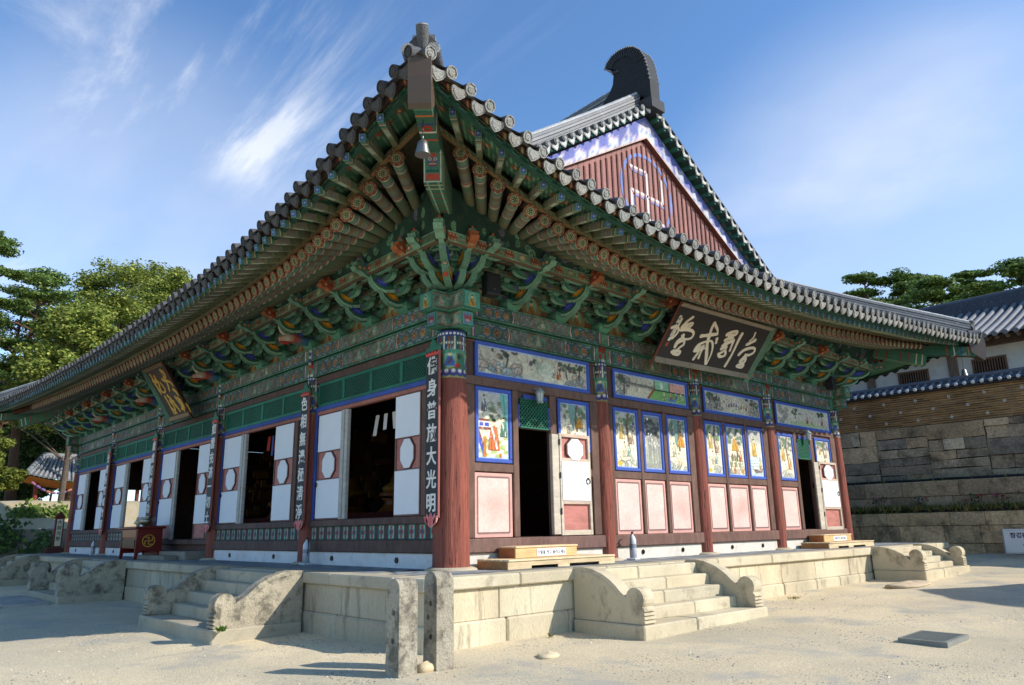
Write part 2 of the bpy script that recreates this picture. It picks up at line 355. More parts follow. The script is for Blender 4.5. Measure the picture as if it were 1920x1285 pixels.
# ---------------------------------------------------------------- stone platform
PX0, PX1, PY0, PY1, PZ = -1.74, 19.35, -1.62, 28.3, -0.10
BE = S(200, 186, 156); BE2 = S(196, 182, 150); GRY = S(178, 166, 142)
def jit(c, a, r=rnd): k = 1 + r.uniform(-a, a); h = r.uniform(-.03, .03); return (c[0] * k * (1 + h), c[1] * k, c[2] * k * (1 - h))
plat = empty("stone_platform", (PX0, PY0, -1.1)); tag(plat, "low stone platform of large granite blocks carrying the painted hall", "platform")
plat_m = Matrix.Translation((-PX0, -PY0, 1.1))
def at_world(o): o.location = (-o.parent.location.x, -o.parent.location.y, -o.parent.location.z); return o
def course(b, axis, fixed, out, a0, a1, z0, z1, Ls, col, r=.012, depth=.5, gap=.005):
    a = a0
    while a < a1 - .05:
        L = rnd.uniform(*Ls); e = min(a + L, a1)
        if a1 - e < Ls[0] * .5: e = a1
        f0, f1 = (fixed, fixed + depth) ; f0 += rnd.uniform(-.006, .006)
        if axis == "x": b.bbox(a + gap, e - gap, f0, f1, z0, z1, r, jit(col, .09))
        else: b.bbox(f0, f1, a + gap, e - gap, z0, z1, r, jit(col, .09))
        a = e
def plat_side(axis, edge, a0, a1, col):
    cap, wall, base = MB(), MB(), MB(); bot = -1.35
    course(cap, axis, edge, 0, a0, a1, -.285, PZ, (1.5, 2.6), col, .022, .8, .003)
    course(wall, axis, edge + .075, 0, a0 + .075, a1 - .075, -.74, -.289, (1.1, 2.3), col)
    course(base, axis, edge + .05, 0, a0 + .05, a1 - .05, bot, -.742, (1.2, 2.2), col, .03)
    at_world(cap.build("cap_course", M["stone"], plat)); at_world(wall.build("wall_course", M["wallstone"], plat)); at_world(base.build("base_course", M["wallstone"], plat))
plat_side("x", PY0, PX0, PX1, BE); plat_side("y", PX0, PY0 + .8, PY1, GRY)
b = MB(); b.box(PX1 - .6, PX1 - .02, PY0 + .6, PY1, -1.3, PZ - .003, BE); b.box(PX0 + .3, PX1 - .3, PY1 - .7, PY1 - .1, -1.3, PZ - .003, GRY); at_world(b.build("far_wall", M["stone"], plat))
b = MB(); b.add([(PX0 + .3, PY0 + .3, PZ - .012), (PX1 - .1, PY0 + .3, PZ - .012), (PX1 - .1, PY1, PZ - .012), (PX0 + .3, PY1, PZ - .012)], [(0, 1, 2, 3)], S(120, 118, 112))
def pave(x0, x1, y0, y1, sx, sy):
    nx, ny = int((x1 - x0) / sx), int((y1 - y0) / sy)
    for i in range(nx):
        for j in range(ny):
            o = (j % 2) * .5 * sx if sx > sy else 0; p = (i % 2) * .5 * sy if sy >= sx else 0
            xa, ya = x0 + i * sx + o, y0 + j * sy + p; z = PZ + rnd.uniform(.001, .006); t = [rnd.uniform(-.0015, .0015) for _ in range(4)]
            b.add([(xa + .006, ya + .006, z + t[0]), (xa + sx - .006, ya + .006, z + t[1]), (xa + sx - .006, ya + sy - .006, z + t[2]), (xa + .006, ya + sy - .006, z + t[3])], [(0, 1, 2, 3)], jit(S(142, 146, 148), .16))
pave(PX0 + .45, PX1 - .3, PY0 + .42, .25, .42, .24); pave(PX0 + .45, .25, .4, PY1 - .4, .24, .42)
at_world(b.build("paving", M["paving"], plat))

def bool_cut(o, cutters):
    for c in cutters:
        md = o.modifiers.new("cut", "BOOLEAN"); md.operation = "DIFFERENCE"; md.solver = "EXACT"; md.object = c
    bpy.context.view_layer.update(); dg = bpy.context.evaluated_depsgraph_get()
    me = bpy.data.meshes.new_from_object(o.evaluated_get(dg)); o.modifiers.clear(); o.data = me; n_ = len(me.polygons); me.polygons.foreach_set('use_smooth', [False] * n_); at_ = me.color_attributes['Col']; c_ = np.ones((len(at_.data), 4), np.float32); c_[:, :3] = S(168, 158, 138); at_.data.foreach_set('color', c_.ravel())
    for c in cutters: bpy.data.objects.remove(c)

def arc(cx, cy, r, a0, a1, n): return [(cx + r * math.cos(rad(a0 + (a1 - a0) * i / n)), cy + r * math.sin(rad(a0 + (a1 - a0) * i / n))) for i in range(n + 1)]
def bevel(o, w=.018, n=2):
    md = o.modifiers.new("bevel", "BEVEL"); md.width = w; md.segments = n; md.limit_method = "ANGLE"; md.angle_limit = rad(40)
def staircase(loc, rz, w, gzr, label, mt, col, D=1.42, ridged=True, rough=False, tb=.27, knob=.175):
    """local: x along the platform edge, y = outwards, z = 0 at the platform top; gzr = ground level"""
    root = empty("stone_staircase", loc, rz); tag(root, label, "staircase", "stone stairs up to the platform")
    bs = gzr + .19; b = MB(); b.bbox(-.06, w * .62, .0, D + .05, gzr - .3, bs, .02, jit(col, .05)); b.bbox(w * .62 + .006, w + .06, .0, D + .04, gzr - .3, bs - .006, .02, jit(col, .05))
    b.build("base_slab", mt, root)
    n = 4; rise = (-.02 - bs) / n
    for i in range(n):
        b = MB(); o1 = .30 + (n - 1 - i) * .27 - .06
        x = tb
        while x < w - tb - .01:
            e = min(x + rnd.uniform(1.0, 1.9), w - tb)
            if w - tb - e < .5: e = w - tb
            b.bbox(x + .002, e - .002, -.05, o1 + rnd.uniform(-.006, .006), bs + i * rise - .02, bs + (i + 1) * rise, .022, jit(col, .06)); x = e
        b.build("step", mt, root)
    kz = bs + .19 + knob; kx = D - .17
    pr = [(-.02, bs), (-.02, .03), (.2, .035), (.40, .005), (.60, -.06), (.76, -.145), (.88, -.235), (.96, -.31), (kx - knob * .98, kz + knob * .12)]
    pr += arc(kx, kz, knob, 158, -38, 10)
    z = kz - knob * .75; xx = kx + knob * .82
    if ridged:
        while z > bs + .05: pr += [(xx + .03, z - .012), (xx + .035, z - .04), (xx - .005, z - .055)]; z -= .058
    pr += [(xx + .02, bs + .0)]
    for x0 in (tb / 2, w - tb / 2):
        b = MB(); b.prism(pr, (x0, 0, 0), (0, 1, 0), (0, 0, 1), (tb, 0, 0), col)
        if not rough:                                     # shallow arc groove line along the flank, as a raised fillet
            for s in (-1, 1):
                b.tube([(x0 + s * tb / 2, p[0] - .05, p[1] - .06) for p in pr[2:8]], .012, 5, col)
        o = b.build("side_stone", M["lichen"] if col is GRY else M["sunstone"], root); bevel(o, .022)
        if rough:                                         # worn carved beast head on the newel
            h = MB(); r2 = random.Random(int(x0 * 100)); 
            P = []
            for i in range(9):
                for j in range(16):
                    th = math.pi * i / 8; ph = 2 * math.pi * j / 16; rr = .26 * (1 + .28 * math.sin(3 * ph + 1) * math.sin(2 * th) + r2.uniform(-.12, .12))
                    P.append((x0 + rr * .62 * math.sin(th) * math.cos(ph), kx - .02 + rr * 1.1 * math.sin(th) * math.sin(ph), kz + .12 + rr * .85 * math.cos(th)))
            h.add(P, [(i * 16 + j, (i + 1) * 16 + j, (i + 1) * 16 + (j + 1) % 16, i * 16 + (j + 1) % 16) for i in range(8) for j in range(16)], col, 0, True)
            h.build("carved_head", M["lichen"], root)
    return root
def stairR(x0, x1, label, g_): return staircase((x0, PY0, PZ), 0, x1 - x0, g_ - PZ, label, M["stone"], BE)
def flipY(root):                                           # front stairs run out towards -y: turn about z
    root.rotation_euler.z = math.pi
st = staircase((4.85, PY0, PZ), math.pi, 3.5, -1.075 - PZ, "sunlit stone stairs on the gable side, nearest the corner posts", M["stone"], BE)
st = staircase((16.6, PY0, PZ), math.pi, 3.3, -.86 - PZ, "small sunlit stone stairs at the far right end of the platform", M["stone"], BE, 1.28)
# long side: outwards = -x  (local y -> -x needs rz = +90deg: y->(-1,0))
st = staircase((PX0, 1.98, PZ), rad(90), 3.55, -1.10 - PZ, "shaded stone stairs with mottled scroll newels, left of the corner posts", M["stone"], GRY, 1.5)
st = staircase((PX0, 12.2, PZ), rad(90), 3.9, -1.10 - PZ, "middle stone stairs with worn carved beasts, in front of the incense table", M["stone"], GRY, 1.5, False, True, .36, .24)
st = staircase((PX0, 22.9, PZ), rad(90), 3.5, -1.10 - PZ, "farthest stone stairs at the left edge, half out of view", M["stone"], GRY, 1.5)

b = MB()
for i in range(7): b.bbox(-3.4 - (i + 1) * 1.05, -3.4 - i * 1.05 - .01, 12.3, 15.9, -1.2, -1.045 - i * .004, .02, jit(S(176, 170, 158), .08))
tag(b.build("paved_path", M["paving"]), kind="structure")

# ---------------------------------------------------------------- flagpole stones, rocks, drain cover
def flag_stone(x, y, zt, label, holes):
    z0 = gz(x, y); h = zt - z0 + .25; w = .27
    out = [(-w / 2 * 1.06, 0), (-w / 2 * 1.04, .4), (-w / 2, h - .13)] + [(w / 2 * math.cos(rad(a)), h - .13 + .13 * math.sin(rad(a))) for a in (155, 130, 105, 75, 50, 25)] + [(w / 2, h - .13), (w / 2 * 1.04, .4), (w / 2 * 1.06, 0)]
    b = MB(); b.prism(out, (0, 0, -.25), (0, 1, 0), (0, 0, 1), (w, 0, 0), S(168, 158, 138))
    o = b.build("flagpole_stone", M["lichen"]); o.location = (x, y, z0); bevel(o, .02)
    cut = []
    for (yy, zz) in holes:
        c = MB(); c.lathe((0, 0, 0), [(.001, -.09), (.032, -.07), (.042, .08)], 12, S(60, 56, 48)); q = c.build("cut", M["lichen"]); q.location = (x - w / 2, y + yy, zz); q.rotation_euler = (0, rad(-90), 0); cut.append(q)
    bool_cut(o, cut); tag(o, label, "stone post", "pair of flagpole support stones")
flag_stone(-2.68, -2.47, .0, "front of two upright granite flagpole stones, round-topped with drilled holes", [(-.01, -.40), (.0, -.72)])
flag_stone(-2.12, -2.47, .06, "rear upright granite flagpole stone, nearer the platform corner, with three holes", [(.0, -.33), (.05, -.5), (-.01, -.73)])
def rock(name, c, r, seed, label, col, sub=10):
    q = random.Random(seed); b = MB(); n = 12; P = []
    ph0 = [q.uniform(0, 6.28) for _ in range(6)]
    for i in range(sub + 1):
        for j in range(n):
            th = math.pi * i / sub; ph = 2 * math.pi * j / n; k_ = 1 + .16 * math.sin(2 * ph + ph0[0]) + .1 * math.sin(3 * ph + ph0[1] + th * 2) + q.uniform(-.04, .04)
            P.append((r[0] * k_ * math.sin(th) * math.cos(ph), r[1] * k_ * math.sin(th) * math.sin(ph), r[2] * k_ * math.cos(th) * (.75 if th < 1.57 else 1)))
    b.add(P, [(i * n + j, (i + 1) * n + j, (i + 1) * n + (j + 1) % n, i * n + (j + 1) % n) for i in range(sub) for j in range(n)], col, 0, True)
    o = b.build(name, M["stone"]); o.location = c; tag(o, label, "rock"); return o
rock("rock", (-2.34, -2.52, -1.07), (.13, .10, .085), 1, "fist-sized tan rock lying between the two flagpole stones", S(206, 186, 150))
rock("rock", (-.72, -3.02, -1.07), (.19, .15, .05), 2, "flat pale rock half buried in the gravel before the gable stairs", S(214, 196, 160))
rock("rock", (12.1, -2.95, -.93), (1.0, .42, .1), 3, "broad flat bedrock slab beside the far right stairs", S(196, 176, 146))
b = MB()
zc = gz(3.8, -6.2)
cov = empty("drain_cover", (3.8, -6.25, zc)); tag(cov, "grey ribbed slab lying on the gravel at the right", "slab")
q = MB(); ax = V((.5, .02, 0)); ay = V((.03, .33, 0)); q.abox((0, 0, .0), ax, ay, (0, 0, .04), S(138, 138, 128)); q.build("slab", M["stone"], cov)
q = MB()
for i in range(9): q.abox(ax * (-.8 + .2 * i) + V((0, 0, .042)), (.03, 0, 0), ay * .85, (0, 0, .004), S(120, 122, 114))
q.build("rib", M["stone"], cov)
def tuft(loc, h, n, seed, name, label, cat, cols, spread_=.08):
    r = random.Random(seed); b = MB()
    for i in range(n):
        a = r.uniform(0, 6.28); l = h * r.uniform(.5, 1); w = l * r.uniform(.10, .2); o = V((r.uniform(-1, 1), r.uniform(-1, 1), 0)) * spread_; t = o + V((math.cos(a), math.sin(a), r.uniform(.5, 1.6))).normalized() * l
        sd = V((-math.sin(a), math.cos(a), 0)) * w; m_ = (o + t) / 2 + V((0, 0, .15 * l))
        b.add([o, m_ + sd, t, m_ - sd], [(0, 1, 2, 3)], r.choice(cols))
    o = b.build(name, M["leaf"]); o.location = loc; tag(o, label, cat); return o
tuft((-3.2, 1.75, -.92), .13, 40, 5, "weed", "green weed growing from the base of the mottled shaded stairs", "weed", [S(96, 128, 44), S(70, 100, 36)], .06)
tuft((.55, -1.82, -1.08), .10, 14, 6, "weed", "thin dry weed at the foot of the platform wall by the gable stairs", "weed", [S(150, 140, 90), S(120, 120, 70)], .04)
tuft((7.6, -2.2, -1.0), .10, 24, 8, "weed", "small green weed in the gravel below the right platform wall", "weed", [S(90, 110, 50), S(150, 140, 80)], .1)
# ================================================================ the painted hall
hall = empty("temple_hall"); tag(hall, "large wooden temple hall painted in green and red patterns under a grey tiled hip-and-gable roof", "temple hall")
XB = [0, 4.11, 7.70, 11.29, 15.49]; YB = [0, 5.21, 10.59, 15.71, 21.02, 26.37]; XE, YE = 15.49, 26.37
def FR(t, o, z): return V((t, -o, z))
def LF(t, o, z): return V((-o, t, z))
def RT(t, o, z): return V((XE + o, t, z))
def BK(t, o, z): return V((t, YE + o, z))
G1, G2, G3 = (44, 92, 72), (84, 142, 116), (28, 62, 50); RED, ORG, PUR, NAV, OCH, WHT, PNK = (158, 54, 36), (196, 98, 48), (96, 76, 128), (44, 60, 118), (186, 142, 62), (216, 210, 190), (200, 150, 138)
BRN = S(88, 64, 56); BRN2 = S(106, 80, 68); REDW = S(136, 74, 59); BLUE = S(66, 90, 168); TEAL = S(52, 128, 104)
def sbox(b, side, t0, t1, o0, o1, z0, z1, col, r=.008, mi=0):
    p, q = side(t0, o0, z0), side(t1, o1, z1)
    b.bbox(min(p.x, q.x), max(p.x, q.x), min(p.y, q.y), max(p.y, q.y), z0, z1, r, col, mi)
def scanvas(b, side, t0, t1, o, z0, cv, mi=0):
    if side is FR: b.canvas(cv, FR(t0, o, z0), (1, 0, 0), (0, 0, 1), mi)
    elif side is LF: b.canvas(cv, LF(t1, o, z0), (0, -1, 0), (0, 0, 1), mi)
    elif side is RT: b.canvas(cv, RT(t0, o, z0), (0, 1, 0), (0, 0, 1), mi)
    else: b.canvas(cv, BK(t1, o, z0), (-1, 0, 0), (0, 0, 1), mi)
# ---- painted patterns
def rosette(c, x, y, r, a=RED, b_=G2):
    c.ell(x, y, r, r, NAV); c.ell(x, y, r * .9, r * .9, b_); c.ring(x, y, r * .8, .008, WHT)
    for k in range(8):
        an = k * math.pi / 4; c.ell(x + r * .52 * math.cos(an), y + r * .52 * math.sin(an), r * .24, r * .24, a)
        c.ell(x + r * .58 * math.cos(an), y + r * .58 * math.sin(an), r * .1, r * .1, PNK)
    c.ell(x, y, r * .3, r * .3, G1); c.ell(x, y, r * .14, r * .14, OCH)
def tiny_buddha(c, x, y, h, robe=OCH):
    c.ell(x, y + .55 * h, .36 * h, .5 * h, (120, 170, 140)); c.poly([(x - .34 * h, y), (x - .26 * h, y + .3 * h), (x - .12 * h, y + .6 * h), (x + .12 * h, y + .6 * h), (x + .26 * h, y + .3 * h), (x + .34 * h, y)], robe)
    c.line([(x - .1 * h, y + .5 * h), (x + .1 * h, y + .12 * h)], .012, (120, 60, 40)); c.ell(x, y + .72 * h, .11 * h, .13 * h, (224, 196, 150)); c.ell(x, y + .82 * h, .09 * h, .06 * h, (40, 40, 60))
def beam_canvas(L, h, seed, res=.015):
    r = random.Random(seed); c = Canvas(L, h, res, (70, 104, 82)); m = h / 2; e = L * .27
    for i in range(int(L * h * 60)):                      # dense small scrolls and buds all over the ground
        x, y = r.uniform(0, L), r.uniform(0, h); c.ell(x, y, r.uniform(.012, .035), r.uniform(.01, .025), r.choice([G2, G3, (120, 132, 108), (60, 90, 76), (134, 84, 66), (96, 84, 116)]), .85, r.uniform(0, 3))
    for sx in (0, 1):
        X_ = lambda x: x if sx == 0 else L - x
        c.rect(min(X_(0), X_(.10)), max(X_(0), X_(.10)), 0, h, G2)
        for x_, col in ((.11, RED), (.14, WHT), (.17, PUR)): c.line([(X_(x_), 0), (X_(x_), h)], .02, col)
        x = .2 + h * .38; k = 0; R_ = h * .30
        while x < e - h * .1:
            for yy in (0, h):
                c.ell(X_(x), yy, R_ * 1.1, R_ * .9, PUR if k % 2 else NAV); c.ell(X_(x), yy, R_ * .9, R_ * .72, WHT); c.ell(X_(x), yy, R_ * .8, R_ * .64, (84, 140, 116)); c.ell(X_(x), yy, R_ * .42, R_ * .4, RED)
            xm = x + h * .36; a = RED if (k + seed) % 2 else ORG
            c.ell(X_(xm), m, R_, R_ * 1.05, NAV); c.ell(X_(xm), m, R_ * .88, R_ * .92, (150, 160, 136)); c.ell(X_(xm), m, R_ * .74, R_ * .78, G1)
            for q in range(6): an = q * math.pi / 3 + .3 * k; c.ell(X_(xm) + R_ * .48 * math.cos(an), m + R_ * .5 * math.sin(an), R_ * .24, R_ * .22, a); c.ell(X_(xm) + R_ * .56 * math.cos(an), m + R_ * .58 * math.sin(an), R_ * .09, R_ * .09, PNK)
            c.ell(X_(xm), m, R_ * .2, R_ * .2, OCH)
            x += h * .74; k += 1
        for x_, col in ((e, NAV), (e + .025, WHT), (e + .05, RED), (e + .08, G2)): c.line([(X_(x_), 0), (X_(x_ + .04), m), (X_(x_), h)], .02, col)
    c.rect(e + .13, L - e - .13, h * .14, h * .86, (112, 118, 112))
    for i in range(int((L - 2 * e - .3) / .05)):
        for j in range(max(1, int(h / .065))): c.ell(e + .17 + i * .05 + (j % 2) * .025, .06 + j * .06, .016, .016, ((150, 156, 148), (96, 110, 120), (130, 90, 80))[(i * 2 + j) % 3])
    for k in ((.5,) if L < 4.5 else (.42, .58)):
        c.ell(L * k, m, h * .8, h * .42, (176, 92, 56)); c.ell(L * k, m, h * .72, h * .36, (96, 138, 122)); c.poly([(L * k - .22 * h, m - .25 * h), (L * k - .1 * h, m + .12 * h), (L * k + .12 * h, m + .1 * h), (L * k + .26 * h, m - .24 * h)], (178, 170, 146)); c.ell(L * k, m + .2 * h, .07 * h, .08 * h, PNK); c.line([(L * k - .5 * h, m - .1 * h), (L * k - .25 * h, m + .15 * h)], .02, (120, 70, 60))
    c.rect(0, L, 0, h * .05, G2); c.rect(0, L, h * .05, h * .1, G3); c.rect(0, L, h * .95, h, G2); c.rect(0, L, h * .90, h * .95, G3)
    c.grain(.35, 9, seed); c.grain(.25, 34, seed + 1); c.a = c.a * .84 + np.array([98, 98, 76]) * .16; return c
def pillar_canvas(cir, h, seed):
    c = Canvas(cir, h, .014, G1); n = 4; w = cir / n
    top = h - .08
    c.rect(0, cir, 0, .05, (150, 140, 90))
    for i in range(int(cir / .12) + 1): c.ell(i * .12 + .06, .1, .07, .07, NAV); c.ell(i * .12 + .06, .12, .055, .055, PUR); c.ell(i * .12 + .06, .13, .035, .035, WHT)
    c.rect(0, cir, .16, h - .42, (58, 110, 88))
    for i in range(n * 3):
        x = (i + .5) * w / 3; yy = .22 + .13 * (i % 3); c.ell(x, yy, .06, .045, RED if i % 2 else ORG); c.ell(x + .05, yy + .1, .05, .03, G2); c.ell(x - .03, yy + .16, .03, .05, G3)
    for i in range(n): x = (i + .5) * w; c.ell(x, .38, .125, .22, OCH); c.ell(x, .38, .105, .2, (110, 160, 150)); tiny_buddha(c, x, .22, .3, (70, 100, 160))
    c.rect(0, cir, h - .42, h - .36, G2)
    y0, y1 = h - .36, h - .11
    for i in range(int(cir / .05) + 1): c.rect(i * .05, i * .05 + .027, y0, y1, (RED, NAV, WHT, PUR)[i % 4]); c.ell(i * .05 + .012, y0 + .13, .016, .025, WHT)
    c.rect(0, cir, h - .11, h, NAV)
    for i in range(int(cir / .07) + 1): c.ell(i * .07 + .03, h - .055, .022, .022, WHT)
    c.grain(.2, 12, seed); return c
def cap_canvas(cir, h, seed):
    c = Canvas(cir, h, .016, RED); c.rect(0, cir, 0, h * .35, PUR)
    for i in range(int(cir / .14) + 1): c.ell(i * .14 + .07, h * .35, .07, h * .28, G2); c.ell(i * .14 + .07, h * .35, .04, h * .18, RED); c.ell(i * .14, h * .05, .05, h * .14, WHT)
    c.rect(0, cir, h * .8, h, (132, 50, 38)); return c

# ---- columns
def column(x, y, r0, r1, seed, zt=4.445):
    root = empty("column", (x, y, 0), 0, hall); b = MB(); n = 24
    b.lathe((0, 0, 0), [(r0 + .005, -.06), (r0, .05), (r0 * .99, 1.0), (r0 * .95, 2.2), (r0 + (r1 - r0) * .8, 3.15), (r0 + (r1 - r0) * .82, 3.24)], n, REDW); b.build("shaft", M["pillar"], root)
    def wrap(cv, z0, ra, rb):
        a = -cv.X / cv.w * 2 * math.pi; f = cv.Y / cv.h; rr = ra + (rb - ra) * f
        P = np.stack([rr * np.cos(a), rr * np.sin(a), z0 + cv.Y], -1); q = MB(); q.grid(P, lin(cv.a), 0, True, True); return q
    rm = r0 + (r1 - r0) * .8 + .004
    wrap(pillar_canvas(2 * math.pi * r1, .88, seed), 3.22, rm, r1 + .004).build("painted_band", M["paint"], root)
    if zt > 4.2: wrap(cap_canvas(2 * math.pi * r1, zt - 4.1, seed), 4.1, r1 + .003, r1 + .003).build("painted_cap", M["paint"], root)
    b = MB(); b.lathe((0, 0, 0), [(r0 + .14, -.12), (r0 + .13, -.075), (r0 + .05, -.045), (.02, -.04)], 20, S(178, 164, 138)); b.build("plinth", M["stone"], root)
for i, x in enumerate(XB): column(x, 0, .325 if i == 0 else (.2 if i < 4 else .2), .255 if i == 0 else .165, i, 4.16 if i in (0, 4) else 4.445)
for i, y in enumerate(YB[1:]): column(0, y, .2, .165, 20 + i, 4.16 if i == 4 else 4.445)
column(XE, YE, .2, .165, 30)

# ---- lintel and plate beams
def beams(side, B, seed0):
    for i, (a, c_) in enumerate(zip(B[:-1], B[1:])):
        a0, a1 = a + .12, c_ - .12
        if i == 0: a0 = .27
        b = MB(); sbox(b, side, a0, a1, -.12, .125, 4.065, 4.44, lin(G1), .006); scanvas(b, side, a0, a1, .128, 4.068, beam_canvas(a1 - a0, .369, seed0 + i)); b.build("lintel_beam", M["paint"], hall)
        p0, p1 = (a if i else .3), (c_ if i < len(B) - 2 else c_ - .2)
        b = MB(); sbox(b, side, p0 + .003, p1 - .003, -.2, .2, 4.45, 4.765, lin(G1), .01); scanvas(b, side, p0 + .003, p1 - .003, .203, 4.453, beam_canvas(p1 - p0 - .006, .309, seed0 + 40 + i)); b.build("plate_beam", M["paint"], hall)
beams(FR, XB, 100); beams(LF, YB, 200)
def end_canvas(w, h, fig):
    c = Canvas(w, h, .012, (86, 146, 124)); c.frame(.018, (40, 80, 66)); 
    if fig: tiny_buddha(c, w / 2, h * .14, h * .72, OCH)
    else:
        c.rect(.04, w - .04, .04, h - .04, (96, 120, 150))
        for dx in (-.05, 0, .05): c.ell(w / 2 + dx, h * .5, .022, .07, RED, 1, -dx * 6)
        c.ell(w / 2, h * .36, .05, .03, PNK)
    return c
def corner_block(cx, cy, sx, sy):
    """beam ends crossing past the corner column"""
    for (z0, z1, ext, hw, fig) in ((4.15, 4.44, .47, .15, False), (4.446, 4.79, .60, .21, True)):
        for axis in (0, 1):
            b = MB(); h = z1 - z0 - .004; g_ = .002 if axis else 0
            if axis == 0:
                xa, xb = sorted((cx + sx * ext, cx - sx * .3)); b.bbox(xa, xb, cy - hw, cy + hw, z0 + g_, z1 - g_, .008, S(78, 140, 116))
                xe = cx + sx * (ext + .002)
                if sx < 0: b.canvas(end_canvas(2 * hw - .02, h, fig), (xe, cy + hw - .01, z0 + .002), (0, -1, 0), (0, 0, 1))
                else: b.canvas(end_canvas(2 * hw - .02, h, fig), (xe, cy - hw + .01, z0 + .002), (0, 1, 0), (0, 0, 1))
                cv = beam_canvas(ext - hw - .02, h, int(z0 * 10)); b.canvas(cv, (xa + .01 if sx < 0 else cx + hw + .01, cy - hw - .002, z0 + .002), (1, 0, 0), (0, 0, 1))
            else:
                ya, yb = sorted((cy + sy * ext, cy - sy * .3)); b.bbox(cx - hw, cx + hw, ya, yb, z0 + .003, z1 - .003, .008, S(78, 140, 116))
                ye = cy + sy * (ext + .002); b.canvas(end_canvas(2 * hw - .02, h, fig), (cx - hw + .01, ye, z0 + .002), (1, 0, 0), (0, 0, 1))
                cv = beam_canvas(ext - hw - .02, h, int(z0 * 10) + 1); b.canvas(cv, (cx - hw - .002, cy - hw - .01, z0 + .002), (0, -1, 0), (0, 0, 1))
            b.build("beam_end", M["paint"], hall)
corner_block(0, 0, -1, -1); corner_block(XE, 0, 1, -1); corner_block(0, YE, -1, 1)

# ---- murals
def rocks(c, r, x0, x1, y0, y1, n, cols):
    for _ in range(n):
        x, y = r.uniform(x0, x1), r.uniform(y0, y1); a, b_ = r.uniform(.05, .17), r.uniform(.035, .09); col = r.choice(cols); ro = r.uniform(-.5, .5)
        c.ell(x, y, a * 1.08, b_ * 1.12, (70, 68, 64), 1, ro); c.ell(x, y, a, b_, col, 1, ro); c.ell(x - a * .2, y + b_ * .25, a * .55, b_ * .45, tuple(min(255, v + 22) for v in col), .8, ro)
        c.line([(x - a * .3, y - b_ * .6), (x, y + b_ * .3)], .01, (90, 86, 80), .7)
def inktree(c, r, x, y, h, leaf=(74, 80, 66)):
    c.line([(x, y), (x + r.uniform(-.06, .06), y + h * .5), (x + r.uniform(-.12, .12), y + h)], .03, (84, 72, 62))
    for _ in range(14): c.ell(x + r.gauss(0, .14), y + h * r.uniform(.45, 1.1), r.uniform(.03, .09), r.uniform(.02, .05), tuple(v + r.randint(-18, 24) for v in leaf), .85)
def robed(c, x, y, h, robe, sash=(236, 226, 204), halo=False, seat=False):
    if halo: c.ring(x, y + h * .84, h * .17, .012, (110, 150, 110)); c.ell(x, y + h * .84, h * .15, h * .15, (214, 214, 180), .8)
    w = h * (.36 if seat else .22)
    c.poly([(x - w * 1.05, y), (x - w, y + h * .25), (x - h * .13, y + h * .68), (x, y + h * .75), (x + h * .12, y + h * .68), (x + w * .9, y + h * .3), (x + w, y)], tuple(v * .62 for v in robe))
    c.poly([(x - w * .92, y + .015), (x - w * .86, y + h * .25), (x - h * .11, y + h * .66), (x, y + h * .73), (x + h * .1, y + h * .66), (x + w * .78, y + h * .3), (x + w * .86, y + .015)], robe)
    c.line([(x - h * .08, y + h * .66), (x + w * .5, y + h * .08)], h * .05, sash); c.line([(x - w * .4, y + h * .35), (x - w * .5, y + .02)], .012, tuple(v * .7 for v in robe)); c.line([(x + w * .2, y + h * .4), (x + w * .15, y + .02)], .012, tuple(v * .7 for v in robe))
    c.ell(x, y + h * .83, h * .075, h * .09, (226, 190, 158)); c.ell(x, y + h * .90, h * .08, h * .05, (44, 38, 36))
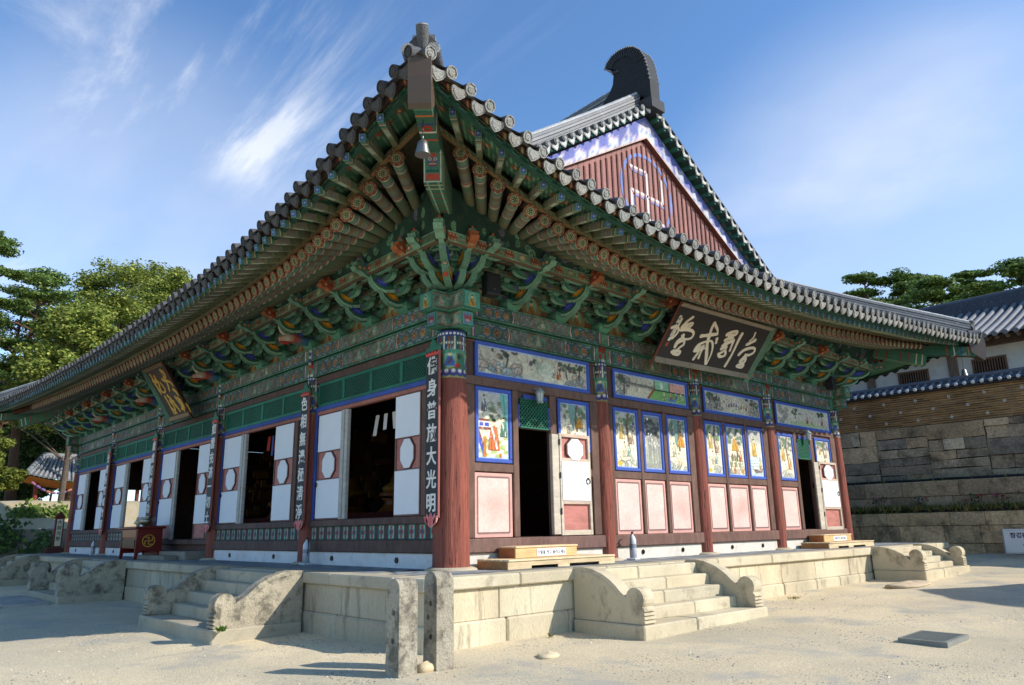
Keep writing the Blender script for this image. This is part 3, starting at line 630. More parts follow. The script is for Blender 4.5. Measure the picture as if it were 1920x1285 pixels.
def landscape(L, h, seed, kind):
    r = random.Random(seed); c = Canvas(L, h, .016, (196, 188, 166)); c.grain(.22, 2.2, seed); c.put(np.clip((c.Y / h - .45) * 1.6, 0, 1), (176, 172, 160), .55)
    c.ell(L * .45, h * .1, L * .5, h * .3, (206, 198, 172), .7); c.grain(.1, 14, seed + 1)
    if kind == 0:
        rocks(c, r, .0, L * .36, 0, h * .55, 26, [(150, 160, 156), (172, 156, 142), (132, 146, 146), (166, 160, 140)]); inktree(c, r, L * .24, h * .4, h * .5); inktree(c, r, L * .52, h * .35, h * .45)
        c.ell(L * .6, h * .52, .15, .2, (198, 204, 184), .8); c.ell(L * .53, h * .56, .12, .17, (190, 198, 178), .7); robed(c, L * .72, h * .22, h * .58, (190, 108, 56)); robed(c, L * .675, h * .24, h * .46, (150, 150, 130))
        rocks(c, r, L * .76, L, 0, h * .4, 12, [(150, 152, 146), (176, 160, 146)]); inktree(c, r, L * .8, h * .3, h * .6); inktree(c, r, L * .92, h * .35, h * .5)
    elif kind == 1:
        rocks(c, r, 0, L * .2, 0, h * .9, 16, [(160, 156, 144), (140, 140, 130)]); inktree(c, r, L * .12, .05, h * .85); c.line([(L * .16, h * .62), (L * .52, h * .58)], .045, (110, 110, 100)); c.line([(L * .16, h * .56), (L * .52, h * .5)], .02, (150, 146, 130))
        c.poly([(L * .44, .03), (L * .54, h * .55), (L, h * .55), (L, .03)], (120, 168, 96)); c.rect(L * .54, L * .76, h * .52, h * .97, (142, 188, 150)); c.rect(L * .76, L, h * .52, h * .97, (214, 160, 146))
        c.line([(L * .44, .03), (L * .54, h * .55)], .05, (140, 82, 52)); c.line([(L * .54, h * .97), (L * .54, h * .52), (L, h * .52)], .02, (50, 60, 54)); c.line([(L * .76, h * .97), (L * .76, h * .52)], .02, (50, 60, 54)); c.rect(L * .63, L * .66, h * .62, h * .9, (226, 224, 206))
        for k, col in ((.68, (160, 170, 120)), (.78, (170, 60, 60)), (.86, (90, 110, 160)), (.93, (190, 180, 150))): robed(c, L * k, h * (.12 + .1 * (k > .8)), h * .42, col)
        c.rect(L * .74, L * .84, h * .1, h * .2, (90, 110, 190))
    elif kind == 2:
        rocks(c, r, 0, L * .28, 0, h * .6, 16, [(160, 152, 138), (146, 146, 138)]); inktree(c, r, L * .2, h * .2, h * .7); inktree(c, r, L * .1, h * .3, h * .6)
        for i in range(9): robed(c, L * (.38 + .045 * i), h * r.uniform(.25, .4), h * .42, r.choice([(196, 150, 80), (120, 140, 170), (180, 90, 60), (206, 196, 160)]))
        rocks(c, r, L * .82, L, 0, h * .5, 9, [(170, 160, 146), (150, 150, 140)]); inktree(c, r, L * .9, h * .3, h * .55)
    else:
        c.put(np.ones(c.X.shape), (206, 204, 190), .5); rocks(c, r, L * .05, L * .2, h * .1, h * .9, 10, [(170, 164, 150)]); inktree(c, r, L * .35, h * .4, h * .45); inktree(c, r, L * .85, h * .5, h * .4)
        c.ell(L * .55, h * .15, L * .3, h * .14, (170, 186, 130), .8); robed(c, L * .57, h * .2, h * .55, (150, 60, 50)); robed(c, L * .66, h * .18, h * .4, (190, 180, 120)); robed(c, L * .86, h * .2, h * .55, (170, 70, 56)); robed(c, L * .4, h * .14, h * .35, (226, 224, 214))
    return c
def scene_panel(w, h, seed, kind):
    r = random.Random(seed); c = Canvas(w, h, .014, (226, 216, 186)); c.grain(.12, 3, seed); c.put(np.clip((c.Y / h - .55) * 4, 0, 1), (170, 168, 164), .8)
    if kind == 0:
        c.rect(0, w, 0, h * .3, (226, 230, 210))
        for i in range(7):
            for j in range(5):
                if (i + j) % 2: c.poly([(i * .16 - .1 + j * .06, j * .09), (i * .16 + .06 + j * .06, j * .09), (i * .16 + .12 + j * .06, j * .09 + .09), (i * .16 - .04 + j * .06, j * .09 + .09)], (176, 190, 120))
        c.rect(0, w * .38, h * .44, h * .56, (222, 222, 222)); c.line([(0, h * .565), (w * .4, h * .565)], .035, (130, 66, 50)); c.line([(0, h * .44), (w * .4, h * .44)], .035, (130, 66, 50)); c.rect(.03, w * .17, h * .475, h * .53, (60, 80, 180)); c.rect(w * .22, w * .36, h * .475, h * .53, (60, 80, 180))
        c.line([(0, h * .42), (w * .25, h * .06)], .04, (130, 66, 50)); c.line([(0, h * .34), (w * .22, h * .0)], .05, (70, 90, 190)); c.line([(w * .22, 0), (w * .22, h * .28)], .06, (186, 120, 50)); c.ell(w * .22, h * .29, .05, .045, (200, 140, 60)); c.line([(w * .72, 0), (w * .72, h * .06)], .06, (186, 120, 50))
        c.poly([(w * .7, h), (w, h), (w, h * .3), (w * .88, h * .35), (w * .86, h * .6), (w * .74, h * .8)], (120, 176, 164)); c.line([(w * .85, h * .98), (w * .93, h * .35)], .02, (84, 140, 130))
        for _ in range(20): c.ell(w * r.uniform(.35, .75), h * r.uniform(.55, .85), .05, .03, (90 + r.randint(0, 50), 110 + r.randint(0, 30), 90), .8)
        robed(c, w * .2, h * .7, h * .25, (120, 120, 130)); robed(c, w * .52, h * .12, h * .5, (206, 112, 66), (236, 232, 226)); robed(c, w * .84, h * .33, h * .32, (90, 130, 110))
    elif kind == 1:
        c.put(np.ones(c.X.shape), (120, 122, 120), .85); c.put(np.clip((.5 - c.Y / h) * 3, 0, 1), (150, 152, 136), .8)
        for k in range(9): x = w * r.random(); c.line([(x, h * .12), (x + r.uniform(-.05, .05), h * r.uniform(.55, .8))], .02, (176, 178, 160))
        for _ in range(24): c.ell(w * r.random(), h * r.uniform(.62, .9), .08, .05, (70, 74, 70), .8)
        for _ in range(16): c.ell(w * r.random(), h * r.uniform(.4, .66), .02, .02, (226, 226, 214))
        c.ell(w * .25, h * .93, .03, .03, (230, 226, 200))
    elif kind == 5:
        c.rect(0, w, 0, h * .42, (200, 212, 206)); c.poly([(w * .08, h * .3), (w * .25, h * .16), (w * .8, h * .12), (w * .98, h * .2), (w * .9, h * .08), (w * .35, h * .06)], (110, 62, 44)); c.line([(w * .8, h * .2), (w * .8, h * .42)], .02, (110, 80, 60))
        for i in range(6): c.line([(0, h * (.03 + .06 * i)), (w, h * (.04 + .06 * i))], .008, (150, 170, 170))
        robed(c, w * .42, h * .42, h * .42, (206, 160, 60), (226, 210, 150), True); robed(c, w * .8, h * .14, h * .25, (196, 150, 70))
    else:
        for _ in range(30): c.ell(w * r.random(), h * r.uniform(.66, .98), r.uniform(.04, .1), r.uniform(.03, .06), (80 + r.randint(0, 40), 100 + r.randint(0, 40), 76 + r.randint(0, 30)), .8)
        c.line([(w * .62, h * .4), (w * .55, h * .75), (w * .66, h)], .06, (110, 92, 74)); rocks(c, r, 0, w, 0, h * .14, 6, [(200, 196, 180), (176, 180, 164)])
        if kind == 4:
            robed(c, w * .5, h * .5, h * .36, (206, 160, 60), (190, 120, 60), True, True)
            for i in range(10): robed(c, w * (.12 + .085 * i), h * (.03 + .13 * (i % 3)), h * .24, r.choice([(216, 164, 70), (190, 110, 60), (216, 204, 170), (150, 160, 120)]))
            for dx in (.3, .42, .58, .7): c.line([(w * dx, h * .3), (w * dx, h * .42)], .03, (90, 70, 60))
        elif kind == 2: robed(c, w * .3, h * .5, h * .36, (200, 170, 90), (226, 214, 180), True); robed(c, w * .75, h * .42, h * .3, (170, 140, 110)); robed(c, w * .4, h * .18, h * .3, (206, 196, 160)); c.ell(w * .15, h * .07, .1, .05, (206, 170, 70)); robed(c, w * .62, h * .2, h * .26, (150, 170, 160)); c.ell(w * .88, h * .8, .05, .04, (90, 90, 140))
        elif kind == 3: robed(c, w * .72, h * .45, h * .34, (206, 150, 60), (200, 120, 60), False, True); robed(c, w * .3, h * .25, h * .3, (180, 176, 150)); c.poly([(w * .3, h), (w * .6, h), (w * .5, h * .4), (w * .38, h * .55)], (120, 150, 140)); robed(c, w * .55, h * .08, h * .28, (214, 200, 160))
        else: robed(c, w * .3, h * .4, h * .4, (206, 160, 66), (226, 210, 160), True); robed(c, w * .72, h * .2, h * .4, (190, 140, 70)); robed(c, w * .4, h * .08, h * .28, (200, 196, 170))
    return c
def pink_canvas(w, h, seed):
    c = Canvas(w, h, .02, (226, 190, 178)); c.grain(.05, 3, seed); c.frame(.05, (214, 158, 146)); 
    if seed % 3 == 0: c.ell(w * .55, h * .5, w * .3, h * .18, (206, 150, 136), .5, 0, 1.6)
    e = .075; c.line([(e, e), (w - e, e), (w - e, h - e), (e, h - e), (e, e)], .014, (84, 60, 58)); return c
def painting(t0, t1, z0, z1, cv_fn, par=hall, o=.03):
    fw = .075; w, h = t1 - t0, z1 - z0; b = MB(); cv = cv_fn(w - 2 * fw, h - 2 * fw); cv.frame(.02, (150, 170, 216)); mr = random.Random(int(t0 * 100 + z0 * 7))
    for _ in range(int(w * h * 36)):
        x_, y_ = mr.uniform(.03, w - .2), mr.uniform(.03, h - .22); a_ = mr.uniform(0, 3.1); l_ = mr.uniform(.03, .09); cv.line([(x_, y_), (x_ + l_ * math.cos(a_), y_ + l_ * math.sin(a_))], .008, mr.choice([(96, 92, 84), (150, 140, 118), (226, 220, 200), (120, 110, 96), (170, 130, 96)]), .6)
    cv.grain(.14, 26, int(t0 * 10));     scanvas(b, FR, t0 + fw, t1 - fw, o, z0 + fw, cv); q = b.build("wall_painting", M["mural"], par)
    f = MB()
    for (a, c_, d, e) in ((t0, t1, z0, z0 + fw), (t0, t1, z1 - fw, z1), (t0, t0 + fw, z0 + fw, z1 - fw), (t1 - fw, t1, z0 + fw, z1 - fw)): sbox(f, FR, a, c_, o - .02, o + .028, d, e, BLUE, .012)
    f.build("blue_frame", M["mural"], q)
def pinkpanel(t0, t1, z0, z1, seed):
    b = MB(); scanvas(b, FR, t0, t1, .022, z0, pink_canvas(t1 - t0, z1 - z0, seed)); b.build("lower_panel", M["mural"], hall)

# ---- gable-side (front) walls: each bay a timber frame with painted panels
def frame_bay(i, uprights, door=None):
    a, c_ = XB[i] + (.24 if i == 0 else .15), XB[i + 1] - .15; b = MB(); top = 4.06
    solids = [(a, c_)] if not door else [(a, door[0]), (door[1], c_)]
    for s0, s1 in solids: sbox(b, FR, s0, s1, -.06, .0, .18, top, BRN, .004)
    if door: sbox(b, FR, door[0], door[1], -.06, .0, door[2], top, BRN, .004)
    for (z0, z1) in ((3.2, 3.37), (4.03, 4.062)): sbox(b, FR, a, c_, -.02, .045, z0, z1, jit(BRN2, .08), .01)
    for s0, s1 in solids: sbox(b, FR, s0, s1, -.02, .05, 1.6, 1.755, jit(BRN2, .1), .01)
    for u0, u1 in uprights: sbox(b, FR, u0, u1, -.02, .062, .42, 3.198, jit(BRN2, .12), .012)
    b.build("wall_frame", M["timber"], hall)
    b = MB(); sbox(b, FR, a - .02, c_ + .02, -.1, .12, .165, .415, jit(S(112, 84, 74), .06), .02); b.build("sill_beam", M["timber"], hall)
    b = MB(); sbox(b, FR, a - .03, c_ + .03, -.1, .05, -.12, .163, S(212, 204, 190), .01); w = b.build("base_wall", M["plaster"], hall)
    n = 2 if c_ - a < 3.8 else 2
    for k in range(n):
        q = MB(); x = a + (c_ - a) * (.3 + .45 * k); q.tube([FR(x, -.02, .04), FR(x, .07, .04)], .05, 12, S(60, 52, 48)); q.tube([FR(x, .066, .04), FR(x, .074, .04)], .043, 12, S(14, 12, 12)); q.build("vent_pipe", M["gloss"], w)  # near-black end disc paints the shade inside the closed pipe
frame_bay(0, [(.24, .5), (1.45, 1.6), (2.48, 2.66), (3.7, 3.96)], (1.6, 2.48, 2.47))
painting(.52, 3.74, 3.37, 4.07, lambda w, h: landscape(w, h, 3, 0)); painting(.52, 1.43, 1.77, 3.18, lambda w, h: scene_panel(w, h, 4, 0)); painting(2.72, 3.68, 2.1, 3.17, lambda w, h: scene_panel(w, h, 5, 3)); pinkpanel(.51, 1.43, .43, 1.58, 3)
frame_bay(1, [(4.26, 4.44), (5.36, 5.47), (6.27, 6.4), (7.29, 7.55)])
painting(4.53, 7.4, 3.38, 4.05, lambda w, h: landscape(w, h, 6, 1))
for k, (a, c_) in enumerate(((4.47, 5.35), (5.49, 6.25), (6.42, 7.27))): painting(a, c_, 1.77, 3.16, lambda w, h, k=k: scene_panel(w, h, 10 + k, (2, 1, 3)[k])); pinkpanel(a - .02, c_, .42, 1.59, 10 + k)
frame_bay(2, [(7.85, 7.99), (8.85, 8.95), (9.93, 10.02), (10.87, 11.14)])
painting(8.1, 10.95, 3.37, 4.03, lambda w, h: landscape(w, h, 7, 2))
for k, (a, c_) in enumerate(((8.01, 8.83), (8.97, 9.91), (10.04, 10.86))): painting(a, c_, 1.76, 3.16, lambda w, h, k=k: scene_panel(w, h, 20 + k, (2, 4, 5)[k])); pinkpanel(a, c_, .42, 1.58, 20 + k)
frame_bay(3, [(11.44, 11.66), (12.62, 12.78), (13.64, 13.84), (15.02, 15.34)], (12.78, 13.64, 2.42))
painting(11.75, 15.2, 3.33, 4.06, lambda w, h: landscape(w, h, 8, 3)); painting(11.68, 12.6, 1.77, 3.12, lambda w, h: scene_panel(w, h, 30, 6)); painting(13.95, 14.98, 2.1, 3.13, lambda w, h: scene_panel(w, h, 31, 2)); pinkpanel(11.66, 12.6, .42, 1.58, 31)
def lattice(b, side, t0, t1, o, z0, z1, p, w, col, th=.014):
    W, H = t1 - t0, z1 - z0
    for sg in (1, -1):
        k = -H
        while k < W:
            x0, x1 = max(k, 0), min(k + H, W)
            if x1 - x0 > .02:
                ya, yb = x0 - k, x1 - k
                if sg < 0: ya, yb = H - ya, H - yb
                b.beam(side(t0 + x0, o + (.004 if sg > 0 else 0), z0 + ya), side(t0 + x1, o + (.004 if sg > 0 else 0), z0 + yb), w, th, col, 0, side(0, 1, 0) - side(0, 0, 0))
            k += p
def door_transom(t0, t1, z0, z1):
    b = MB(); fw = .06; sbox(b, FR, t0, t1, 0, .02, z0, z1, S(30, 52, 46), .004)
    for (a, c_) in ((t0 - .06, t0), (t1, t1 + .07)): sbox(b, FR, a, c_, -.01, .05, z0, z1 - .12, BLUE, .01)
    sbox(b, FR, t0 + .1, t1 - .02, -.01, .052, z1, z1 + .09, BLUE, .01); lattice(b, FR, t0, t1, .035, z0, z1, .085, .024, S(42, 112, 84)); sbox(b, FR, t0, t1, .0, .05, z0 - .01, z0 + .02, TEAL, .004); b.build("lattice_transom", M["paint"], hall)
door_transom(1.66, 2.44, 2.49, 3.06); door_transom(12.86, 13.58, 2.44, 3.02)
def ring(b, c, r, w, axis, col, mi=0):
    u, v_ = (V((1, 0, 0)), V((0, 0, 1))) if axis == "y" else (V((0, 1, 0)), V((0, 0, 1)))
    b.tube([V(c) + (u * math.cos(a) + v_ * math.sin(a)) * r for a in np.linspace(0, 2 * math.pi, 15)], w, 5, col, mi, False)
def octagon(w, h): return [(-w * .2, -h / 2), (w * .2, -h / 2), (w / 2, -h * .22), (w / 2, h * .22), (w * .2, h / 2), (-w * .2, h / 2), (-w / 2, h * .22), (-w / 2, -h * .22)]
WPAP = S(228, 228, 230); PINKW = S(178, 116, 104); PALEW = S(190, 178, 160)
def open_door(t0, t1, z0, z1, edge):
    """gable-side door leaf folded back against the wall"""
    root = empty("door", FR(t0, .07, z0), 0, hall); L = lambda x, o, z: V((x, -o, z)); w, h = t1 - t0, z1 - z0
    sd = lambda t, o, z: V((t, -o, z))
    b = MB(); sbox(b, sd, edge - t0, -.005, -.05, .035, .02, h - .03, PALEW, .01); sbox(b, sd, 0, w, -.03, .0, 0, h, PINKW, .004)
    for (x0, x1, a, c_) in ((0, .07, 0, h), (w - .07, w, 0, h), (.07, w - .07, 0, .1), (.07, w - .07, h - .07, h), (.07, w - .07, h * .30, h * .335), (.07, w - .07, h * .72, h * .755)): sbox(b, sd, x0, x1, .0, .05, a, c_, jit(PALEW, .08) if a < .5 else jit(S(196, 170, 150), .06), .006)
    b.build("door_frame", M["wood"], root)
    b = MB(); sbox(b, sd, .045, w - .05, .05, .062, h * .335, h * .722, WPAP, .003); b.build("paper_panel", M["paper"], root)
    b = MB(); b.prism(octagon(w * .5, h * .215), sd(w * .5, .035, h * .845), (1, 0, 0), (0, 0, 1), (0, -.05, 0), WPAP); b.prism(octagon(w * .56, h * .24), sd(w * .5, .02, h * .845), (1, 0, 0), (0, 0, 1), (0, -.04, 0), S(96, 60, 54)); b.build("octagon_panel", M["paper"], root)
    b = MB(); ring(b, sd(w - .12, .075, h * .53), .055, .008, "y", S(40, 36, 34)); b.lathe(sd(w - .12, .075, h * .53 + .055), [(.001, -.02), (.02, -.015), (.02, .015), (.001, .02)], 8, S(40, 36, 34)); b.build("ring_handle", M["metal"], root)
    b = MB()
    for zz in (.2, .55, .88): sbox(b, sd, -.02, .02, .05, .058, h * zz, h * zz + .12, S(70, 60, 54), .002)
    b.build("hinge", M["metal"], root)
open_door(2.66, 3.58, .43, 2.44, 2.46); open_door(13.95, 15.1, .38, 2.4, 13.66)

# ---- long-side walls: lattice transoms, paper doors, patterned sill
def slat_canvas(w, h):
    c = Canvas(w, h, .014, (88, 66, 60)); n = max(6, int(w / .335)); p = w / n
    for i in range(n):
        x = (i + .5) * p; c.rect(x - .10, x + .10, 0, h, (60, 132, 122)); c.rect(x - .075, x + .085, .02, h - .02, (150, 190, 176))
        c.ell(x, h / 2, .06, .09, (96, 150, 130)); c.ell(x, h / 2, .035, .05, (60, 90, 110)); 
        for yy in (.05, h - .05): c.ell(x, yy, .04, .03, (190, 70, 50))
        for dx in (-.05, .05): c.ell(x + dx, h / 2, .018, .05, (170, 60, 50))
    return c
LEAF = [(.87, 1.72, 3.79, 4.82, 3.5), (6.02, 7.02, 9.05, 10.2, 8.72), (11.2, 12.12, 14.05, 15.3, 13.82), (16.2, 17.3, 19.3, 20.5, 18.95), (21.7, 22.7, 24.75, 25.95, 24.35)]
def side_leaf(t0, t1, z0, z1, low=False, handle=None):
    root = empty("door", (0, t0, z0), 0, hall); sd = lambda t, o, z: V((-o, t, z)); w, h = t1 - t0, z1 - z0; zb = .4 if low else 0.0
    b = MB(); sbox(b, sd, 0, w, .0, .03, 0, h, PINKW, .004); hh = h - zb
    mids = [zb + hh * .37, zb + hh * .635]
    for (x0, x1, a, c_) in ((0, .035, 0, h), (w - .035, w, 0, h), (.035, w - .035, 0, .04), (.035, w - .035, h - .03, h), (.035, w - .035, mids[0] - .012, mids[0] + .012), (.035, w - .035, mids[1] - .012, mids[1] + .012)): sbox(b, sd, x0, x1, .03, .055, a, c_, S(120, 92, 86), .005)
    b.build("door_frame", M["wood"], root)
    for (a, c_) in ((zb + .03, mids[0] - .01), (mids[1] + .01, h - .02)): b = MB(); sbox(b, sd, .02, w - .02, .055, .064, a, c_, WPAP, .002); b.build("paper_panel", M["paper"], root)
    b = MB(); m = (mids[0] + mids[1]) / 2; k = (mids[1] - mids[0])
    b.prism(octagon(w * .56, k * .98), sd(w * .5, .04, m), (0, -1, 0), (0, 0, 1), (-.03, 0, 0), S(96, 62, 58)); b.prism(octagon(w * .5, k * .9), sd(w * .5, .05, m), (0, -1, 0), (0, 0, 1), (-.04, 0, 0), WPAP); b.build("octagon_panel", M["paper"], root)
    if handle: b = MB(); ring(b, sd(handle - t0, .075, mids[0] - .1), .05, .009, "x", S(34, 32, 34)); b.build("ring_handle", M["metal"], root)
for i in range(5):
    a, c_ = YB[i] + (.3 if i == 0 else .17), YB[i + 1] - .17; l = LEAF[i]; z0 = .44 if i == 2 else .83
    b = MB(); sbox(b, LF, a, c_, -.06, .06, 3.905, 4.062, BRN, .01); sbox(b, LF, a, l[0] - .0, -.06, .0, z0, 3.2, BRN, .004); sbox(b, LF, l[3], c_, -.06, .0, z0, 3.2, BRN, .004); sbox(b, LF, l[0] - .16, l[0] - .02, .0, .05, z0, 3.17, BRN2, .01)
    sbox(b, LF, a, c_, -.1, .1, .17, .41, jit(S(96, 74, 66), .06), .02) if i != 2 else None
    sbox(b, LF, a, c_, -.06, .09, z0 - .14, z0, jit(S(96, 74, 66), .06), .015); sbox(b, LF, a, c_, -.08, .0, .17 if i != 2 else .12, z0 - .13, BRN, .004)
    b.build("wall_frame", M["timber"], hall)
    b = MB(); sbox(b, LF, a, c_, -.06, .07, 3.25, 3.345, BLUE, .01); sbox(b, LF, c_ - .14, c_ - .03, .0, .055, z0, 3.25, BLUE, .01); sbox(b, LF, a, c_ - .16, -.06, .06, 3.165, 3.247, S(176, 112, 96), .008); b.build("blue_lintel", M["paint"], hall)
    # lattice transom
    b = MB(); ta, tb_ = a + .14, c_ - .12; sbox(b, LF, ta, tb_, -.06, .0, 3.35, 3.90, S(22, 46, 38), .004); n = 4; w = (tb_ - ta) / n
    sbox(b, LF, ta, tb_, .0, .05, 3.35, 3.42, TEAL, .006); sbox(b, LF, ta, tb_, .0, .05, 3.83, 3.902, TEAL, .006)
    for k in range(n + 1): x = ta + k * w; sbox(b, LF, max(ta, x - .05), min(tb_, x + .05), .0, .052, 3.421, 3.829, TEAL, .006)
    for k in range(n): lattice(b, LF, ta + k * w + .05, ta + (k + 1) * w - .05, .02, 3.42, 3.83, .075 if i < 2 else .11, .024 if i < 2 else .034, S(44, 104, 82))
    b.build("lattice_transom", M["paint"], hall)
    side_leaf(l[0], l[1], z0 + .01, 3.155, i == 2); side_leaf(l[2], l[3], z0 + .01, 3.155, i == 2, l[3] - .02)
    b = MB(); sbox(b, LF, l[4], l[2] - .02, .0, .09, z0, 3.15, S(176, 172, 164), .012); sbox(b, LF, l[4] + .1, l[4] + .13, .09, .098, z0, 3.15, S(140, 136, 128), .002); b.build("folded_leaf", M["wood"], hall)
    if i != 2:
        b = MB(); scanvas(b, LF, a, c_, .03, .42, slat_canvas(c_ - a, .27)); b.build("patterned_sill", M["paint"], hall)
        b = MB(); sbox(b, LF, a, c_, -.1, .05, -.12, .168, S(222, 216, 212), .01); w_ = b.build("base_wall", M["plaster"], hall)
        for k in (.27, .78): y = a + (c_ - a) * k; q = MB(); q.tube([LF(y, -.02, .04), LF(y, .07, .04)], .055, 12, S(60, 52, 48)); q.tube([LF(y, .066, .04), LF(y, .074, .04)], .047, 12, S(14, 12, 12)); q.build("vent_pipe", M["gloss"], w_)  # the pipe's dark hollow is painted as a near-black disc on its end
    else:
        b = MB(); b.bbox(-.55, .05, a + .4, c_ - .9, -.12, .12, .02, S(150, 140, 124)); b.bbox(-.95, -.56, a + .9, c_ - 1.6, -.12, .02, .02, S(140, 132, 118)); b.build("door_step", M["stone"], hall)
# ---- dark interior, far walls
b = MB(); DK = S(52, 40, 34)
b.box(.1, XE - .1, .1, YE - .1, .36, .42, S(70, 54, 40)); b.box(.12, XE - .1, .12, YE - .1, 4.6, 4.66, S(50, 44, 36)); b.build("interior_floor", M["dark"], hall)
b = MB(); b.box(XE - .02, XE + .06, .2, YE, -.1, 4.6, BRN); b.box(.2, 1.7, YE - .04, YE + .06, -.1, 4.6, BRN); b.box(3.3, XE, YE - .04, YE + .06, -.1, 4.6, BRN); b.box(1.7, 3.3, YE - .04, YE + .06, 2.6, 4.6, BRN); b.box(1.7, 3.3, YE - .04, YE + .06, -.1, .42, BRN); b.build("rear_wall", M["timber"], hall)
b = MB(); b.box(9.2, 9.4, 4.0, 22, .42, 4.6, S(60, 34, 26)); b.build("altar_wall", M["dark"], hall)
for (y, s_) in ((6.2, 1.0), (9.3, 1.1), (13.1, 1.5), (17.2, 1.1)):      # gilded figures on the altar, dim in the hall
    b = MB(); z0 = 1.75; b.lathe((5.4, y, z0), [(.001, 0), (.62 * s_, .02), (.66 * s_, .16), (.45 * s_, .3), (.36 * s_, .55), (.33 * s_, .75), (.2 * s_, .9), (.08 * s_, .95), (.14 * s_, 1.05), (.15 * s_, 1.18), (.08 * s_, 1.3), (.001, 1.36)], 16, S(170, 126, 50)); b.lathe((5.4, y, 1.15), [(.8 * s_, 0), (.7 * s_, .1), (.55 * s_, .3), (.75 * s_, .5), (.7 * s_, .6)], 16, S(150, 90, 40))
    o = b.build("gilt_statue", M["gloss"]); tag(o, "dim gilded seated figure inside the dark hall, %s" % {6.2: "seen through the doorway nearest the corner", 9.3: "seen through the second doorway", 13.1: "largest, behind the middle doorway", 17.2: "deep behind the fourth doorway"}[y], "statue", "gilded statues on the altar")
b = MB(); oq = random.Random(21)
for k in range(150):
    y = oq.uniform(3.2, 20); z = 1.2 + 2.3 * oq.random(); h = oq.uniform(.05, .4); b.box(4.35 + oq.uniform(-.3, .3), 4.4 + .34, y, y + oq.uniform(.03, .14), z, z + h, oq.choice([S(150, 106, 44), S(110, 74, 34), S(80, 34, 28), S(50, 38, 30), S(44, 36, 30)]))
q = b.build("altar_ornaments", M["paint"], hall); q["kind"] = "stuff"
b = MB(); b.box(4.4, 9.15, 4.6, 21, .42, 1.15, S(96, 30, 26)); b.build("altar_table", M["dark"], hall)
PT = random.Random(5)
def paper_tags(y0, y1, n, cols, z=3.02):
    for k in range(n):
        y = y0 + (y1 - y0) * (k + .5) / n; w, h, a = PT.uniform(.11, .2), PT.uniform(.3, .55), PT.uniform(-.25, .25); q = MB(); u = V((math.sin(a) * .4, math.cos(a), 0)); dn = V((PT.uniform(-.1, .1), PT.uniform(-.12, .12), -1)).normalized()
        q.abox(V((.5, y, z)) + dn * h / 2, u * w / 2, dn.cross(u) * .003, dn * h / 2, PT.choice(cols)); q.beam((.5, y, z), (.5, y, 3.6), .006, .006, S(90, 80, 70)); 
        o = q.build("paper_tag", M["paper"]); tag(o, "prayer tag hanging inside the dark doorway %s" % ("nearest the corner" if y < 5 else "second from the corner"), "paper tag", "prayer tags hanging in the doorways")
paper_tags(1.8, 3.4, 5, [S(214, 206, 196), S(190, 186, 180)]); paper_tags(7.1, 8.7, 7, [S(190, 70, 60), S(214, 206, 196), S(80, 100, 150)], 3.1)
# ================================================================ eaves: curves of the tile edge, rafters, soffits, brackets, roof
def hermite(xs_, ys_):
    x = np.array(xs_, float); y = np.array(ys_, float); d = np.gradient(y, x)
    def f(t):
        t = np.asarray(t, float); i = np.clip(np.searchsorted(x, t) - 1, 0, len(x) - 2); h = x[i + 1] - x[i]; u = np.clip((t - x[i]) / h, 0, 1)
        return (2 * u**3 - 3 * u**2 + 1) * y[i] + (u**3 - 2 * u**2 + u) * h * d[i] + (-2 * u**3 + 3 * u**2) * y[i + 1] + (u**3 - u**2) * h * d[i + 1]
    return f
TX, TY, FXE, FYE = -3.37, -3.63, 19.10, 29.6
zF = hermite([-3.37, -2.55, -1.9, -1.15, -.1, 1.2, 2.75, 5.8, 8.9, 12.9, 17.3, 19.1], [6.60, 6.36, 6.16, 5.95, 5.77, 5.61, 5.49, 5.42, 5.56, 5.87, 6.22, 6.40])
zL = hermite([-3.63, -2.9, -2.2, -.86, .98, 3.3, 6.33, 10.5, 16.6, 22.9, 27, 29.6], [6.60, 6.46, 6.31, 5.97, 5.70, 5.52, 5.43, 5.42, 5.58, 5.87, 6.10, 6.25])
oF = lambda t: 3.5 + .13 * np.minimum(1, np.abs((np.asarray(t, float) - 7.86) / 11.23)) ** 4
oL = lambda t: 3.25 + .12 * np.minimum(1, np.abs((np.asarray(t, float) - 12.98) / 16.6)) ** 4
class Side: pass
def mkside(P, o, z, t0, t1, w1, zmid): s = Side(); s.P, s.o, s.z, s.t0, s.t1, s.w1, s.zmid = P, o, z, t0, t1, w1, zmid; return s
SF = mkside(FR, oF, zF, TX, FXE, XE, 5.43); SL = mkside(LF, oL, zL, TY, FYE, YE, 5.43)
SR = mkside(RT, lambda t: 3.61 + 0 * np.asarray(t, float), hermite([-3.63, 0, 6, 20, 26, 29.6], [6.40, 5.75, 5.43, 5.43, 5.75, 6.25]), TY, FYE, YE, 5.43)
SB = mkside(BK, lambda t: 3.23 + 0 * np.asarray(t, float), hermite([-3.37, 0, 5, 11, 15.5, 19.1], [6.25, 5.75, 5.43, 5.43, 5.75, 6.25]), TX, FXE, XE, 5.43)
P_ = lambda s: .56 * s + .0055 * s * s
def ztile(sd, t, s): return sd.zmid + (sd.z(t) - sd.zmid) * (1 - np.clip(s / 5.2, 0, 1) ** 1.5) + P_(s)
def spts(sd, t, o, z):
    """arrays of t, o, z to world points"""
    t, o, z = np.broadcast_arrays(np.asarray(t, float), np.asarray(o, float), np.asarray(z, float))
    if sd.P is FR: return np.stack([t, -o, z], -1)
    if sd.P is LF: return np.stack([-o, t, z], -1)
    if sd.P is RT: return np.stack([XE + o, t, z], -1)
    return np.stack([t, YE + o, z], -1)
